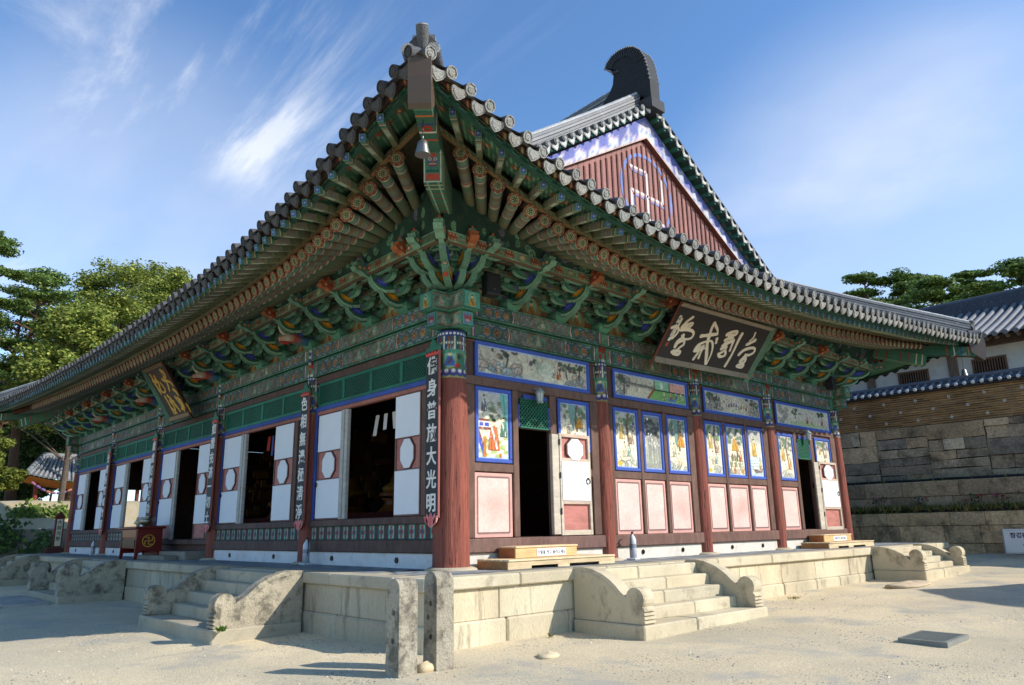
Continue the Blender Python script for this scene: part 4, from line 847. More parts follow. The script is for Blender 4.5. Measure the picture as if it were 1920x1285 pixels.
# ---- rafter stations along an eave
def stations(sd, w1):
    L = []; t = -1.72; step = .385
    while t < 1.2: L.append(t); t += step; step = max(.285, step - .013)
    end = w1 + 1.72
    far = []; q = end; step = .385
    while q > w1 - 1.2: far.append(q); q -= step; step = max(.285, step - .013)
    n = int(round((far[-1] - .285 - t) / .285)); 
    for k in range(n + 1): L.append(t + (far[-1] - .285 - t) * k / max(1, n))
    return L + far[::-1]
def fan(sd, te):
    if te < 2.4: return -min(1, max(0, (2.4 - te) / 4.2)) ** 1.1
    if te > sd.w1 - 2.4: return min(1, max(0, (te - sd.w1 + 2.4) / 4.2)) ** 1.1
    return 0.0
OR, OFY = 2.42, 3.22                                        # where round and square rafters end
def flower_round():
    b = MB(); n = 20; rr = .1; L = 2.0
    rows = [(0, (76, 118, 94)), (.03, (140, 74, 54)), (.055, (206, 196, 166)), (.08, (84, 126, 102)), (.15, (110, 140, 112)), (.19, (92, 92, 120)), (.22, (190, 176, 146)), (.25, (92, 120, 96)), (.33, (136, 90, 70)), (.37, (110, 128, 104)), (.5, (128, 124, 112)), (.54, (96, 104, 92)), (.58, (136, 130, 116)), (.62, (150, 84, 62)), (.66, (196, 186, 160)), (.7, (82, 112, 88)), (1.0, (112, 112, 86)), (1.2, (104, 106, 82)), (2.0, (84, 90, 70))]
    b.tube([(x, 0, 0) for x, _ in rows], [rr * (.9 if x < .02 else 1) for x, _ in rows], n, caps=False, cols=[tuple(lin(c)) for _, c in rows])
    vs, cs = [], []; rings = [0, .2, .34, .5, .66, .82, 1.06, 1.2]; na = 32
    for r_ in rings:
        for k in range(na):
            a = 2 * math.pi * k / na; pet = .5 + .5 * math.cos(8 * a); R_ = r_ * rr * (1 + .1 * (pet - .5) * (r_ > .9)); vs.append((-.012 - .004 * (r_ < .3), R_ * math.cos(a), R_ * math.sin(a)))
            p5 = .5 + .5 * math.cos(5 * a)
            if r_ < .1: c = OCH
            elif r_ < .3: c = (40, 84, 56)
            elif r_ < .45: c = (34, 66, 46) if p5 > .4 else (200, 200, 170)
            elif r_ < .6: c = (110, 146, 108) if p5 > .5 else (40, 74, 54)
            elif r_ < .75: c = (170, 164, 128)
            elif r_ < .9: c = (128, 116, 84) if pet > .5 else (126, 68, 52)
            else: c = (132, 70, 54) if pet > .3 else (176, 150, 122)
            cs.append(tuple(lin(c)))
    b.add(vs, [(i * na + k, i * na + (k + 1) % na, (i + 1) * na + (k + 1) % na, (i + 1) * na + k) for i in range(len(rings) - 1) for k in range(na)], cs)
    m = len(rings) - 1; base = [(0.004, v[1], v[2]) for v in vs[m * na:]]; b.add(vs[m * na:] + base, [(k, (k + 1) % na, na + (k + 1) % na, na + k) for k in range(na)], tuple(lin((110, 66, 48))))
    return b
def flying():
    b = MB(); w, h, L = .095, .115, 1.5
    seg = [(0, (74, 116, 104)), (.05, (92, 134, 118)), (.09, (146, 78, 58)), (.11, (206, 198, 170)), (.13, (70, 112, 92)), (.19, (100, 132, 108)), (.22, (170, 134, 70)), (.24, (124, 122, 112)), (.52, (128, 124, 104)), (.55, (164, 132, 76)), (.57, (84, 116, 92)), (.66, (112, 112, 84)), (1.5, (108, 104, 78))]
    for (xa, ca), (xb, _) in zip(seg[:-1], seg[1:]): b.box(xa, xb, -w / 2, w / 2, -h / 2, h / 2, tuple(lin(ca)))
    b.box(.26, .51, -.012, .012, -h / 2 - .002, -h / 2 + .01, tuple(lin((150, 200, 160)))); 
    for s in (-1, 1): b.box(.26, .51, s * .026 - .004, s * .026 + .004, -h / 2 - .0015, -h / 2 + .01, tuple(lin(WHT)))
    c = Canvas(w, h, .006, (66, 92, 116)); c.frame(.01, (104, 146, 132))
    for k in range(6): an = k * math.pi / 3; c.ell(w / 2 + .024 * math.cos(an), h / 2 + .026 * math.sin(an), .013, .013, (70, 96, 170))
    c.ell(w / 2, h / 2, .012, .012, (200, 190, 120)); b.canvas(c, (-.002, w / 2, -h / 2), (0, -1, 0), (0, 0, 1)); return b
def oriented(o, p, q, length, up=V((0, 0, 1))):
    d = (q - p); L = d.length; d.normalize(); y = up.cross(d).normalized(); z = d.cross(y)
    m = Matrix((d * (L / length), y, z)).transposed().to_4x4(); m.translation = p; o.matrix_world = m
proto_r, proto_f = None, None
jobs_r, jobs_f = [], []
for sd in (SF, SL):
    for te in stations(sd, sd.w1):
        f_ = fan(sd, te); ze = float(sd.z(te + f_ * (float(sd.o(te)) - OR)))
        p = sd.P(te, OR, ze - .265); q = sd.P(te - f_ * (OR - .45), .45, 6.02 + (ze - 5.43) * .12); jobs_r.append((p, q))
        tf = te + f_ * (OFY - OR); p2 = sd.P(tf, OFY, ze - .235); q2 = sd.P(te - f_ * (OR - 1.95), 1.95, ze + .13 - (ze - 5.43) * .05); jobs_f.append((p2, q2))
def place(jobs, maker, name, stuffname, length):
    jobs = sorted(jobs, key=lambda j: (j[0] - CAM).length); mb = maker(); o = mb.build(name, M["paint"], hall); me = o.data
    for k, (p, q) in enumerate(jobs):
        if k < 100:
            if k: o = o.copy(); COL.objects.link(o)
            oriented(o, p, q, length)
    rest = MB(); vs = np.array(mb.v); cs = np.array(mb.c)
    for p, q in jobs[100:]:
        d = (q - p); L = d.length; d.normalize(); y = V((0, 0, 1)).cross(d).normalized(); z = d.cross(y)
        W = np.array(p) + vs[:, :1] * np.array(d) * (L / length) + vs[:, 1:2] * np.array(y) + vs[:, 2:] * np.array(z); rest.add(W.tolist(), mb.f, cs, 0, True)
    r = rest.build(name, M["paint"], hall); r["kind"] = "stuff"; r["label"] = "farther rafters of the same kind along the two eaves"
place(jobs_r, flower_round, "rafter", "", 2.0); place(jobs_f, flying, "eave_rafter", "", 1.5)
# ---- soffit boards, eave strips and fascia
def strip(sd, levels, n, colfn, name, m, flip, t_in=True):
    """ribbon along an eave: levels = list of (o offset from the tile edge or absolute, z offset from the tile edge)"""
    rows = []; cols = []
    for lv in levels:
        o_abs, dz, lf = lv
        a = sd.t0 + max(0, (3.5 - o_abs)); c_ = sd.t1 - max(0, (3.5 - o_abs)); t = np.linspace(a, c_, n); oo = np.full(n, o_abs) if o_abs < 3.2 else sd.o(t) - (3.5 - o_abs)
        z = sd.zmid + (sd.z(np.linspace(sd.t0, sd.t1, n)) - sd.zmid) * lf + dz; rows.append(spts(sd, t, oo, z)); cols.append(colfn(t, o_abs))
    b = MB(); b.grid(np.stack(rows), np.stack(cols), 0, False, flip); return b.build(name, m, hall)
def soffit_cols(levels, sd, seed):
    r = np.random.RandomState(seed)
    def f(t, o):
        c = np.tile(np.array([58., 106., 82.]) if o > 2.78 else np.array([104., 92., 66.]), (len(t), 1)); n = vnoise(t * 3, np.full_like(t, o * 9), 2.0, seed)
        ph = np.sin(t * 2 * math.pi / .095) * np.sin(o * 2 * math.pi / .1); 
        near = np.minimum(t - sd.t0, sd.t1 - t) < 4.6; c[near] = (58, 106, 82)
        if True: q_ = near | (o > 2.78); c[(ph > .45) & q_] = (124, 160, 122); c[(ph < -.6) & q_] = (36, 74, 58)
        if False: c[ph > .45] = (124, 160, 122); c[ph < -.6] = (36, 74, 58)
        ph2 = np.cos((t - .14) * 2 * math.pi / .285); fl = np.exp(-((o - 2.86) / .06) ** 2) * np.clip(ph2, 0, 1); k = np.clip(fl * 1.6, 0, 1)[:, None]; c = c * (1 - k) + np.array([170, 64, 40]) * k
        k2 = (np.exp(-((o - 2.86) / .025) ** 2) * (ph2 > .93))[:, None]; c = c * (1 - k2) + np.array([220, 200, 150]) * k2
        if o > 3.1: c = c * .6 + np.array([34, 80, 66]) * .4
        return lin(np.clip(c * (1 + n[:, None] * .3), 0, 255))
    return f
for k, sd in enumerate((SF, SL, SR, SB)):
    fl = sd in (SF, SB); n = 620 if sd is SF else (860 if sd is SL else 60)
    lv = [(3.36 - .05 * i, -.168 + .0125 * i, 1.0) for i in range(22 if n > 100 else 2)]
    if n < 100: lv = [(3.36, -.168, 1.0), (2.3, .1, 1)]
    strip(sd, lv, n, soffit_cols(lv, sd, 60 + k), "soffit_board", M["paint"], sd in (SL, SB))
    base = lambda t, o: np.tile(lin((70, 66, 50)), (len(t), 1))
    strip(sd, [(2.36, .12, 1.0), (2.46, -.1, 1.0), (1.3, .45, .62), (0.0, .95, .2)], 240, base, "rafter_board", M["paint"], sd in (SL, SB))
def band(sd, o, z0, z1, n, ny, colfn, name, flip, m=M["paint"], tilt=0.0):
    lv = [(o + tilt * (1 - j / (ny - 1)), z0 + (z1 - z0) * j / (ny - 1), 1.0) for j in range(ny)]; rows = []; cols = []
    for j, (oo, dz, lf) in enumerate(lv):
        a = sd.t0 + (3.5 - oo); c_ = sd.t1 - (3.5 - oo); t = np.linspace(a, c_, n); o_ = sd.o(t) - (3.5 - oo) if oo > 3.2 else np.full(n, oo)
        zt = sd.z(np.linspace(sd.t0, sd.t1, n)) if oo < 3.2 else sd.z(t); rows.append(spts(sd, t, o_, zt + dz)); cols.append(lin(colfn(t, j / (ny - 1))))
    b = MB(); P = np.stack(rows); b.grid(P, np.stack(cols), 0, False, flip)
    # bottom return so the strip has thickness
    P2 = P[0].copy(); d = P[0] - spts(sd, np.linspace(sd.t0 + 1, sd.t1 - 1, n), np.full(n, 0.0), P[0][:, 2]); 
    inn = spts(sd, np.linspace(sd.t0 + (3.5 - o) + .08, sd.t1 - (3.5 - o) - .08, n), (sd.o(np.linspace(sd.t0, sd.t1, n)) - (3.5 - o) - .09) if o > 3.2 else np.full(n, o - .09), P[0][:, 2])
    b.grid(np.stack([inn, P[0]]), np.stack([np.stack(cols)[0] * .9] * 2), 0, False, flip); return b.build(name, m, hall)
def leafband(t, v):
    c = np.tile(np.array([140., 140., 108.]), (len(t), 1)); ph = np.sin(t * 2 * math.pi / .11 + (v * 3)); c[ph > .2] = (84, 112, 90); c[(np.abs(ph) < .22)] = (130, 104, 82)
    if v < .12 or v > .9: c[:] = (140, 112, 72)
    return c
def wave(t, v):
    c = np.tile(np.array([40., 84., 68.]), (len(t), 1)); w = .5 + .35 * np.sin(t * 2 * math.pi / .34); k = np.abs(v - w) < .14; c[k] = (66, 128, 112); c[v > w + .14] = (84, 50, 40); return c
def cog(t, v):
    c = np.tile(np.array([74., 50., 42.]), (len(t), 1)); ph = np.cos((t) * 2 * math.pi / .35); c[(ph > .8) & (v < .45)] = (150, 60, 40); c[(ph > .93) & (v < .35)] = (190, 160, 100); return c
for sd in (SF, SL, SR, SB):
    n = {SF: 900, SL: 1300}.get(sd, 60); fl = sd in (SL, SB)
    band(sd, OR + .06, -.165, -.078, n, 9, leafband, "eave_strip", fl, M["paint"], -.0)
    band(sd, 3.31, -.185, -.085, n, 5, wave, "eave_strip", fl)
    band(sd, 3.40, -.115, .01, n, 4, cog, "tile_bed", fl)
# ---- purlins, tie beams and the boards behind the brackets
def cloudcols(w, h, seed):
    r = random.Random(seed); c = Canvas(w, h, .02, (34, 66, 54))
    for i in range(int(w * h * 16)):
        x, y, rr = r.uniform(0, w), r.uniform(0, h), r.uniform(.04, .1); col = r.choice([(120, 164, 130), (96, 140, 112), (120, 104, 130), (70, 110, 90)])
        a0 = r.uniform(0, 6.28); c.line([(x + rr * (1 - k / 12) * math.cos(a0 + k * .75), y + rr * (1 - k / 12) * math.sin(a0 + k * .75)) for k in range(11)], .015, col)
    c.grain(.3, 3, seed); return c
for sd, w1, seed in ((SF, XE, 1), (SL, YE, 2)):
    L = w1 + 1.9; b = MB(); sbox(b, sd.P, -.95, w1 + .95, .99, 1.10, 5.36, 5.56, S(104, 84, 62), .01); cv = Canvas(L, .19, .016, (92, 112, 84))
    rq = random.Random(seed)
    for i in range(int(L / .66)):
        x = i * .66; cv.rect(x, x + .2, .02, .17, (128, 74, 56)); 
        for q_ in range(6): cv.ell(x + .03 + .033 * q_, .05 + .085 * (q_ % 2), .018, .02, (190, 150, 110))
        cv.rect(x + .22, x + .64, .02, .17, (110, 138, 112)); cv.ell(x + .43, .095, .07, .065, (150, 72, 52) if i % 2 else (176, 170, 130)); cv.ell(x + .43, .095, .03, .03, (206, 190, 150))
        for q_ in range(8): cv.ell(x + rq.uniform(.24, .62), rq.uniform(.04, .15), .02, .015, rq.choice([(66, 100, 78), (150, 150, 120), (140, 90, 70)]))
    cv.rect(0, L, 0, .02, (120, 164, 134)); cv.rect(0, L, .17, .19, (120, 164, 134)); cv.grain(.3, 6, seed); scanvas(b, sd.P, -.95, w1 + .95, 1.103, 5.367, cv); b.build("tie_beam", M["paint"], hall)
    c2 = cloudcols(w1 + 2.2, .50, 30 + seed); b = MB(); f2 = c2.Y / .5; t2 = (c2.X / c2.w) * (w1 + 2.0 + .5 * f2) - 1.0 - .25 * f2; P0 = spts(sd, t2, 1.08 + .2 * f2, 5.562 + .42 * f2 + np.clip(np.abs(t2 - w1 / 2) - w1 / 2 + .6, 0, 2) * .18 * f2)
    b.grid(P0, lin(c2.a), 0, False, sd is SL); b.build("cloud_board", M["paint"], hall)
    b = MB(); sbox(b, sd.P, .1, w1 - .1, .03, .985, 5.52, 5.55, S(66, 62, 46), .004); b.build("bracket_ceiling", M["paint"], hall)
    b = MB(); sbox(b, sd.P, .2, w1 - .2, -.1, .02, 4.77, 5.9, S(58, 60, 48), .004); b.build("bracket_wall", M["paint"], hall)
    for o_, z_ in ((.10, 5.20), (.43, 5.31), (.73, 5.44)):
        t0_, t1_ = -o_ + .12, w1 + o_ - .12; cv = Canvas(t1_ - t0_, .10, .02, (86, 108, 84))
        for i in range(int((t1_ - t0_) / .16)): cv.ell(.08 + i * .16, .05, .045, .035, ((136, 76, 58), (60, 92, 76), (150, 140, 104), (88, 80, 110))[i % 4])
        cv.rect(0, t1_ - t0_, 0, .012, (130, 160, 134)); b = MB(); sbox(b, sd.P, t0_, t1_, o_ - .04, o_ + .03, z_, z_ + .115, S(92, 84, 62), .006); scanvas(b, sd.P, t0_, t1_, o_ + .033, z_ + .006, cv); t_ = t0_ + .12
        while t_ < t1_ - .1:
            for zz_, hh_, cc_ in ((z_ + .115, .045, S(64, 108, 90)), (z_ + .16, .045, S(112, 150, 126))): w_ = .05 if cc_[0] < .1 else .07; sbox(b, sd.P, t_ - w_, t_ + w_, o_ - .06, o_ + .05, zz_ + .001, zz_ + hh_, cc_, .006)
            t_ += .325
        b.build("tie_beam", M["paint"], hall)
# ---- bracket sets
def bracket_parts(kind, corner=False):
    """meshes in local axes: x outwards, y along the wall, z up from the plate beam"""
    out = []
    b = MB(); tl = S(82, 144, 118)
    vs = []; 
    for (h, z) in ((.13, 0), (.2, .1), (.2, .19)): vs += [(h, -h, z), (h, h, z), (-h, h, z), (-h, -h, z)]
    b.add(vs, [(4 * i + k, 4 * i + (k + 1) % 4, 4 * i + 4 + (k + 1) % 4, 4 * i + 4 + k) for i in range(2) for k in range(4)] + [(8, 9, 10, 11)], [S(70, 128, 104)] * 4 + [S(96, 150, 122)] * 4 + [S(60, 110, 90)] * 4)
    out.append(("bearing_block", b))
    def horn(dx, dz, fill, edge, s=1.0, name="tongue_arm"):
        b = MB(); c = [(.02, .27), (.16, .18), (.34, .135), (.50, .16), (.62, .24), (.69, .36)]; wd = [.085, .085, .075, .06, .042, .008]; th = .11
        up, lo = [], []
        for i, (x, z) in enumerate(c):
            x0, z0 = c[max(i - 1, 0)]; x1, z1 = c[min(i + 1, len(c) - 1)]; d = V((x1 - x0, z1 - z0)).normalized(); nrm = V((-d.y, d.x))
            up.append(((x + nrm.x * wd[i]) * s + dx, (z + nrm.y * wd[i]) * s + dz)); lo.append(((x - nrm.x * wd[i]) * s + dx, (z - nrm.y * wd[i]) * s + dz))
        b.prism(up + lo[::-1], (0, 0, 0), (1, 0, 0), (0, 0, 1), (0, th, 0), S(52, 100, 82), 0, edge)
        mid = lambda p, q, k: (p[0] + (q[0] - p[0]) * k, p[1] + (q[1] - p[1]) * k)
        b.prism([mid(u, l, .55) for u, l in zip(up, lo)] + [mid(u, l, .93) for u, l in zip(up, lo)][::-1], (0, 0, 0), (1, 0, 0), (0, 0, 1), (0, th + .008, 0), S(150, 190, 160))
        blob = [(x * s + dx, z * s + dz) for x, z in ((.30, .20), (.42, .19), (.53, .25), (.57, .34), (.47, .30), (.40, .33), (.33, .28))]
        b.prism(blob, (0, 0, 0), (1, 0, 0), (0, 0, 1), (0, th + .03, 0), fill); b.prism([(x + (dx + .44 * s - x) * .45, z + (dz + .27 * s - z) * .45) for x, z in blob], (0, 0, 0), (1, 0, 0), (0, 0, 1), (0, th + .038, 0), tuple(v * 1.7 for v in fill))
        b.lathe((dx + .69 * s, 0, dz + .37 * s), [(.001, -.03), (.028, -.01), (.02, .03), (.001, .05)], 8, S(196, 96, 62)); out.append((name, b))
    Yc, Bc = S(178, 122, 30), S(64, 70, 160)
    EC = S(98, 140, 118); horn(0, 0, Bc if kind else Yc, EC); horn(.26, .235, Yc if kind else Bc, EC)
    if corner: horn(.5, .52, Yc, EC)
    b = MB()                                              # upper cloud head: green swirl with an orange bird or flower
    b.prism([(.5, .5), (.8, .54), (1.02, .56), (1.14, .60), (1.20, .68), (1.12, .66), (1.04, .64), (.9, .72), (.5, .7)], (0, 0, 0), (1, 0, 0), (0, 0, 1), (0, .09, 0), S(62, 116, 94), 0, S(120, 164, 136))
    b.prism([(1.0, .60), (1.08, .57), (1.17, .62), (1.27, .63), (1.33, .70), (1.25, .71), (1.29, .79), (1.19, .77), (1.16, .87), (1.08, .80), (1.0, .84)], (0, 0, 0), (1, 0, 0), (0, 0, 1), (0, .16, 0), S(150, 74, 42) if kind else S(74, 116, 94), 0, S(168, 96, 58) if kind else S(120, 160, 134))
    for (x_, z_, c_) in ((1.2, .68, S(206, 150, 120)), (1.1, .68, S(120, 50, 36) if kind else S(196, 110, 80)), (1.1, .76, S(84, 130, 104) if kind else S(70, 80, 150))): b.prism([(x_ - .035, z_), (x_, z_ - .03), (x_ + .04, z_ + .01), (x_, z_ + .04)], (0, 0, 0), (1, 0, 0), (0, 0, 1), (0, .172, 0), c_)
    out.append(("cloud_head", b))
    b = MB(); r = random.Random(3 + kind)                 # green scrollwork between the tongues
    b.prism([(.0, .2), (.22, .24), (.34, .36), (.5, .42), (.62, .52), (.78, .56), (.9, .7), (.4, .72), (0, .7)], (0, 0, 0), (1, 0, 0), (0, 0, 1), (0, .07, 0), S(40, 84, 66))
    for (x, z, q) in ((.2, .36, .07), (.34, .5, .075), (.16, .56, .06), (.52, .62, .065), (.72, .68, .05), (.06, .42, .045)):
        for s in (-1, 1): b.tube([(x + q * (1 - k / 13) * math.cos(.8 * k + x * 9), s * .042, z + q * (1 - k / 13) * math.sin(.8 * k + x * 9)) for k in range(12)], .0115, 4, S(96, 156, 124), 0, False)
    out.append(("scrollwork", b))
    def cross(x, z, hl, i):
        b = MB(); h = .125; e = .13
        pr = [(-hl, h), (-hl, h * .55), (-hl + e * .4, h * .2), (-hl + e, 0), (hl - e, 0), (hl - e * .4, h * .2), (hl, h * .55), (hl, h)]
        b.prism(pr, (x, 0, z), (0, 1, 0), (0, 0, 1), (.1, 0, 0), S(58, 104, 84), 0, S(124, 168, 140))
        b.prism([(p[0] * .86, .02 + (p[1]) * .7) for p in pr], (x, 0, z), (0, 1, 0), (0, 0, 1), (.108, 0, 0), S(72, 128, 104)); b.prism([(p[0] * .5, .04 + p[1] * .45) for p in pr], (x, 0, z), (0, 1, 0), (0, 0, 1), (.114, 0, 0), S(150, 74, 52) if i % 2 else S(108, 92, 120))
        for y in (-hl + .07, 0, hl - .07):
            v2 = []
            for (q, zz) in ((.05, 0), (.078, .05), (.078, .105)): v2 += [(x + q, y - q, z + h + zz), (x + q, y + q, z + h + zz), (x - q, y + q, z + h + zz), (x - q, y - q, z + h + zz)]
            b.add(v2, [(4 * j + k, 4 * j + (k + 1) % 4, 4 * j + 4 + (k + 1) % 4, 4 * j + 4 + k) for j in range(2) for k in range(4)] + [(3, 2, 1, 0)], [S(60, 108, 90)] * 4 + [S(110, 156, 128)] * 4 + [S(84, 134, 110)] * 4)
        out.append(("cross_arm", b))
    cross(.0, .19, .46, 0); cross(.0, .42, .60, 1); cross(.33, .30, .44, 0); cross(.33, .53, .58, 1); cross(.64, .50, .42, 0); cross(.82, .62, .56, 1)
    return out
protos = []
for kind in (0, 1):
    root = empty("bracket_set", (0, 0, 0), 0, hall)
    for nm, b in bracket_parts(kind): b.build(nm, M["paint"], root)
    protos.append(root)
used = [False, False]
def put_bracket(side, t, kind):
    o = protos[kind]
    if used[kind]: o = copy_tree(o, hall)
    used[kind] = True; o.location = side(t, 0.06, 4.768); o.rotation_euler.z = rad(-90) if side is FR else rad(180)
bx = []
for i in range(4):
    n = 3
    for k in range(n): bx.append(XB[i] + (XB[i + 1] - XB[i]) * k / n)
for k, t in enumerate(bx[1:]): put_bracket(FR, t, k % 2)
by = []
for i in range(5):
    for k in range(4): by.append(YB[i] + (YB[i + 1] - YB[i]) * k / 4)
for k, t in enumerate(by[1:]): put_bracket(LF, t, k % 2)
def corner_bracket(cx, cy, dirs):
    root = empty("corner_bracket_set", (cx, cy, 4.79), 0, hall)
    for j, (ang, sc_) in enumerate(dirs):
        R_ = Matrix.Rotation(rad(ang), 4, "Z") @ Matrix.Scale(sc_, 4, (1, 0, 0))
        for nm, b in bracket_parts(j % 2, True):
            if nm == "bearing_block" and j: continue
            if nm == "cross_arm" and sc_ > 1.2: continue
            o = b.build(nm, M["paint"], root); o.matrix_local = R_
    b = MB(); b.tube([(0, 0, .0), (0, 0, .9)], .09, 10, S(70, 120, 98)); o = b.build("king_post", M["paint"], root)
    return root
dg = -.7071
cb = corner_bracket(0, 0, [(-90, 1), (180, 1), (-135, 1.45), (-112, 1.1), (-158, 1.1)])
corner_bracket(XE, 0, [(-90, 1), (0, 1), (-45, 1.45)]); corner_bracket(0, YE, [(180, 1), (90, 1), (135, 1.45)])
# column of small flower knobs on the corner, and the dragon heads on the long-side columns
b = MB()
for k, (z, c) in enumerate(((.12, (190, 80, 50)), (.3, (200, 150, 130)), (.48, (196, 92, 60)), (.66, (206, 170, 150)))): b.lathe((-.62 - .1 * k, -.62 - .1 * k, 4.86 + z), [(.001, -.07), (.04, -.05), (.055, 0), (.03, .06), (.001, .08)], 8, tuple(lin(c)))
b.build("flower_knob", M["paint"], hall)
def dragon(y):
    b = MB(); b.tube([(-.15, y, 4.95), (-.4, y, 4.93), (-.6, y, 4.98), (-.78, y, 4.95), (-.95, y, 4.9)], [.1, .11, .12, .1, .045], 8, cols=[tuple(lin(c)) for c in ((60, 110, 150), (70, 120, 150), (190, 80, 50), (206, 196, 176), (206, 150, 130))])
    b.tube([(-.78, y, 5.0), (-.92, y, 5.08), (-1.0, y, 5.2)], [.035, .03, .01], 6, S(210, 200, 176)); b.tube([(-.7, y, 4.86), (-.85, y, 4.82), (-.93, y, 4.84)], [.05, .04, .02], 6, S(170, 60, 44)); 
    for k in range(5): b.lathe((-.2, y - .1, 4.7 - k * .075), [(.001, -.045), (.05, 0), (.001, .045)], 8, S(60, 76, 160) if k % 2 else S(206, 206, 200))
    b.build("dragon_head", M["paint"], hall)
for y in YB[1:5]: dragon(y)
# boards between the brackets, painted with seated figures
def mural_board(side, t0, t1, seed):
    w, h = t1 - t0, .46; c = Canvas(w, h, .018, (96, 72, 48)); c.grain(.4, 3, seed); c.ell(w / 2, h * .4, w * .3, h * .55, (150, 120, 76)); c.ring(w / 2, h * .4, h * .62, .02, (110, 60, 40)); tiny_buddha(c, w / 2, 0, h * .9, (160, 116, 64)); b = MB(); scanvas(b, side, t0, t1, .028, 4.775, c); b.build("mural_board", M["paint"], hall)
bx2, by2 = bx + [XE], by + [YE]
for a, c_ in zip(bx2[:-1], bx2[1:]): mural_board(FR, a + .2, c_ - .2, int(a * 10))
for a, c_ in zip(by2[:-1], by2[1:]): mural_board(LF, a + .2, c_ - .2, int(a * 10) + 5)
# ---- hip rafters with their painted ends and sheet-metal caps
def hip_rafter(cx, cy, sx, sy, tip, zt, lowf=.69, lowh=.5):
    tipv = V((tip[0], tip[1], 0)); d = V((tip[0] - cx, tip[1] - cy, 0)); Ld = d.length; d.normalize(); s_ = V((-d.y, d.x, 0))
    at_ = lambda f, z: V((cx, cy, 0)) + d * (Ld * f) + V((0, 0, z)); root = empty("hip_rafter", (0, 0, 0), 0, hall); e = zt - 6.6
    b = MB(); p, q = at_(.02, 6.32), at_(lowf, 5.77 + e + (.5 - lowh) / 2); u = (q - p).normalized(); b.beam(p, q, .27, lowh, S(66, 118, 94)); upv = s_.cross(u) * (1 if s_.cross(u).z > 0 else -1)
    for f in (.96, .9, .82, .74, .6, .5): c = p + (q - p) * f; b.abox(c, u * .02, s_ * .137, upv * (lowh / 2 + .003), S(206, 196, 160) if f > .85 else S(150, 66, 44))
    for sg in (-1, 1): b.abox((p + q) / 2 + s_ * sg * .08 - upv * (lowh / 2 + .002), (q - p) / 2, s_ * .012, upv * .003, S(150, 196, 160))
    b.build("lower_beam", M["paint"], root)
    c = Canvas(.26, lowh - .01, .012, (70, 128, 106)); c.frame(.016, (200, 206, 180)); c.ell(.13, .33, .085, .1, (96, 104, 130)); c.ell(.09, .35, .025, .025, WHT); c.ell(.17, .35, .025, .025, WHT); c.ell(.09, .35, .012, .012, (30, 30, 30)); c.ell(.17, .35, .012, .012, (30, 30, 30)); c.rect(.07, .19, .245, .275, (150, 40, 36)); c.rect(.08, .18, .27, .285, WHT); c.ell(.13, .41, .07, .03, (190, 80, 60)); c.ell(.13, .31, .02, .025, (180, 90, 70))
    for k in range(5): c.ell(.05 + .04 * k, .08, .022, .06, (196, 76, 50)); 
    for k in range(4): c.ell(.06 + .047 * k, .17, .03, .025, (44, 92, 76))
    b = MB(); sgn = 1 if s_.cross(upv).dot(u) > 0 else -1; b.canvas(c, q + u * .003 - s_ * .13 * sgn - upv * (lowh / 2 - .005), tuple(s_ * sgn), tuple(upv)); b.build("beast_face", M["paint"], root)
    b = MB(); p2, q2 = at_(.42, 6.16 + e * .6), at_(.985, 6.10 + e); b.beam(p2, q2, .24, .3, S(58, 104, 84))
    for f, cc in ((.62, (190, 80, 50)), (.7, WHT), (.78, (60, 70, 120)), (.86, (196, 110, 60)), (.92, (84, 140, 112))): b.abox(p2 + (q2 - p2) * f, (q2 - p2).normalized() * .02, s_ * .122, V((0, 0, .153)), tuple(lin(cc)))
    m = p2 + (q2 - p2) * .74 + V((0, 0, -.153))
    for k in range(8): a = k * math.pi / 4; b.abox(m + d * .055 * math.cos(a) + s_ * .055 * math.sin(a), d * .024, s_ * .024, V((0, 0, .004)), S(180, 66, 44))
    b.build("upper_beam", M["paint"], root)
    b = MB(); pr = [(-.40, -.14), (-.46, .36), (.02, .42), (.075, .25), (.085, .0), (.055, -.2), (.02, -.36), (-.03, -.42)]
    b.prism(pr, at_(1.0, 6.22 + e), tuple(d), (0, 0, 1), tuple(s_ * .30), S(92, 78, 66), 0, S(84, 70, 58)); o = b.build("end_cap", M["gloss"], root); bevel(o, .01)
hip_rafter(0, 0, -1, -1, (TX + .08, TY + .08), 6.6); hip_rafter(XE, 0, 1, -1, (FXE - .05, TY + .05), 6.4, .63, .34); hip_rafter(0, YE, -1, 1, (TX + .05, FYE - .05), 6.25, .63, .34)
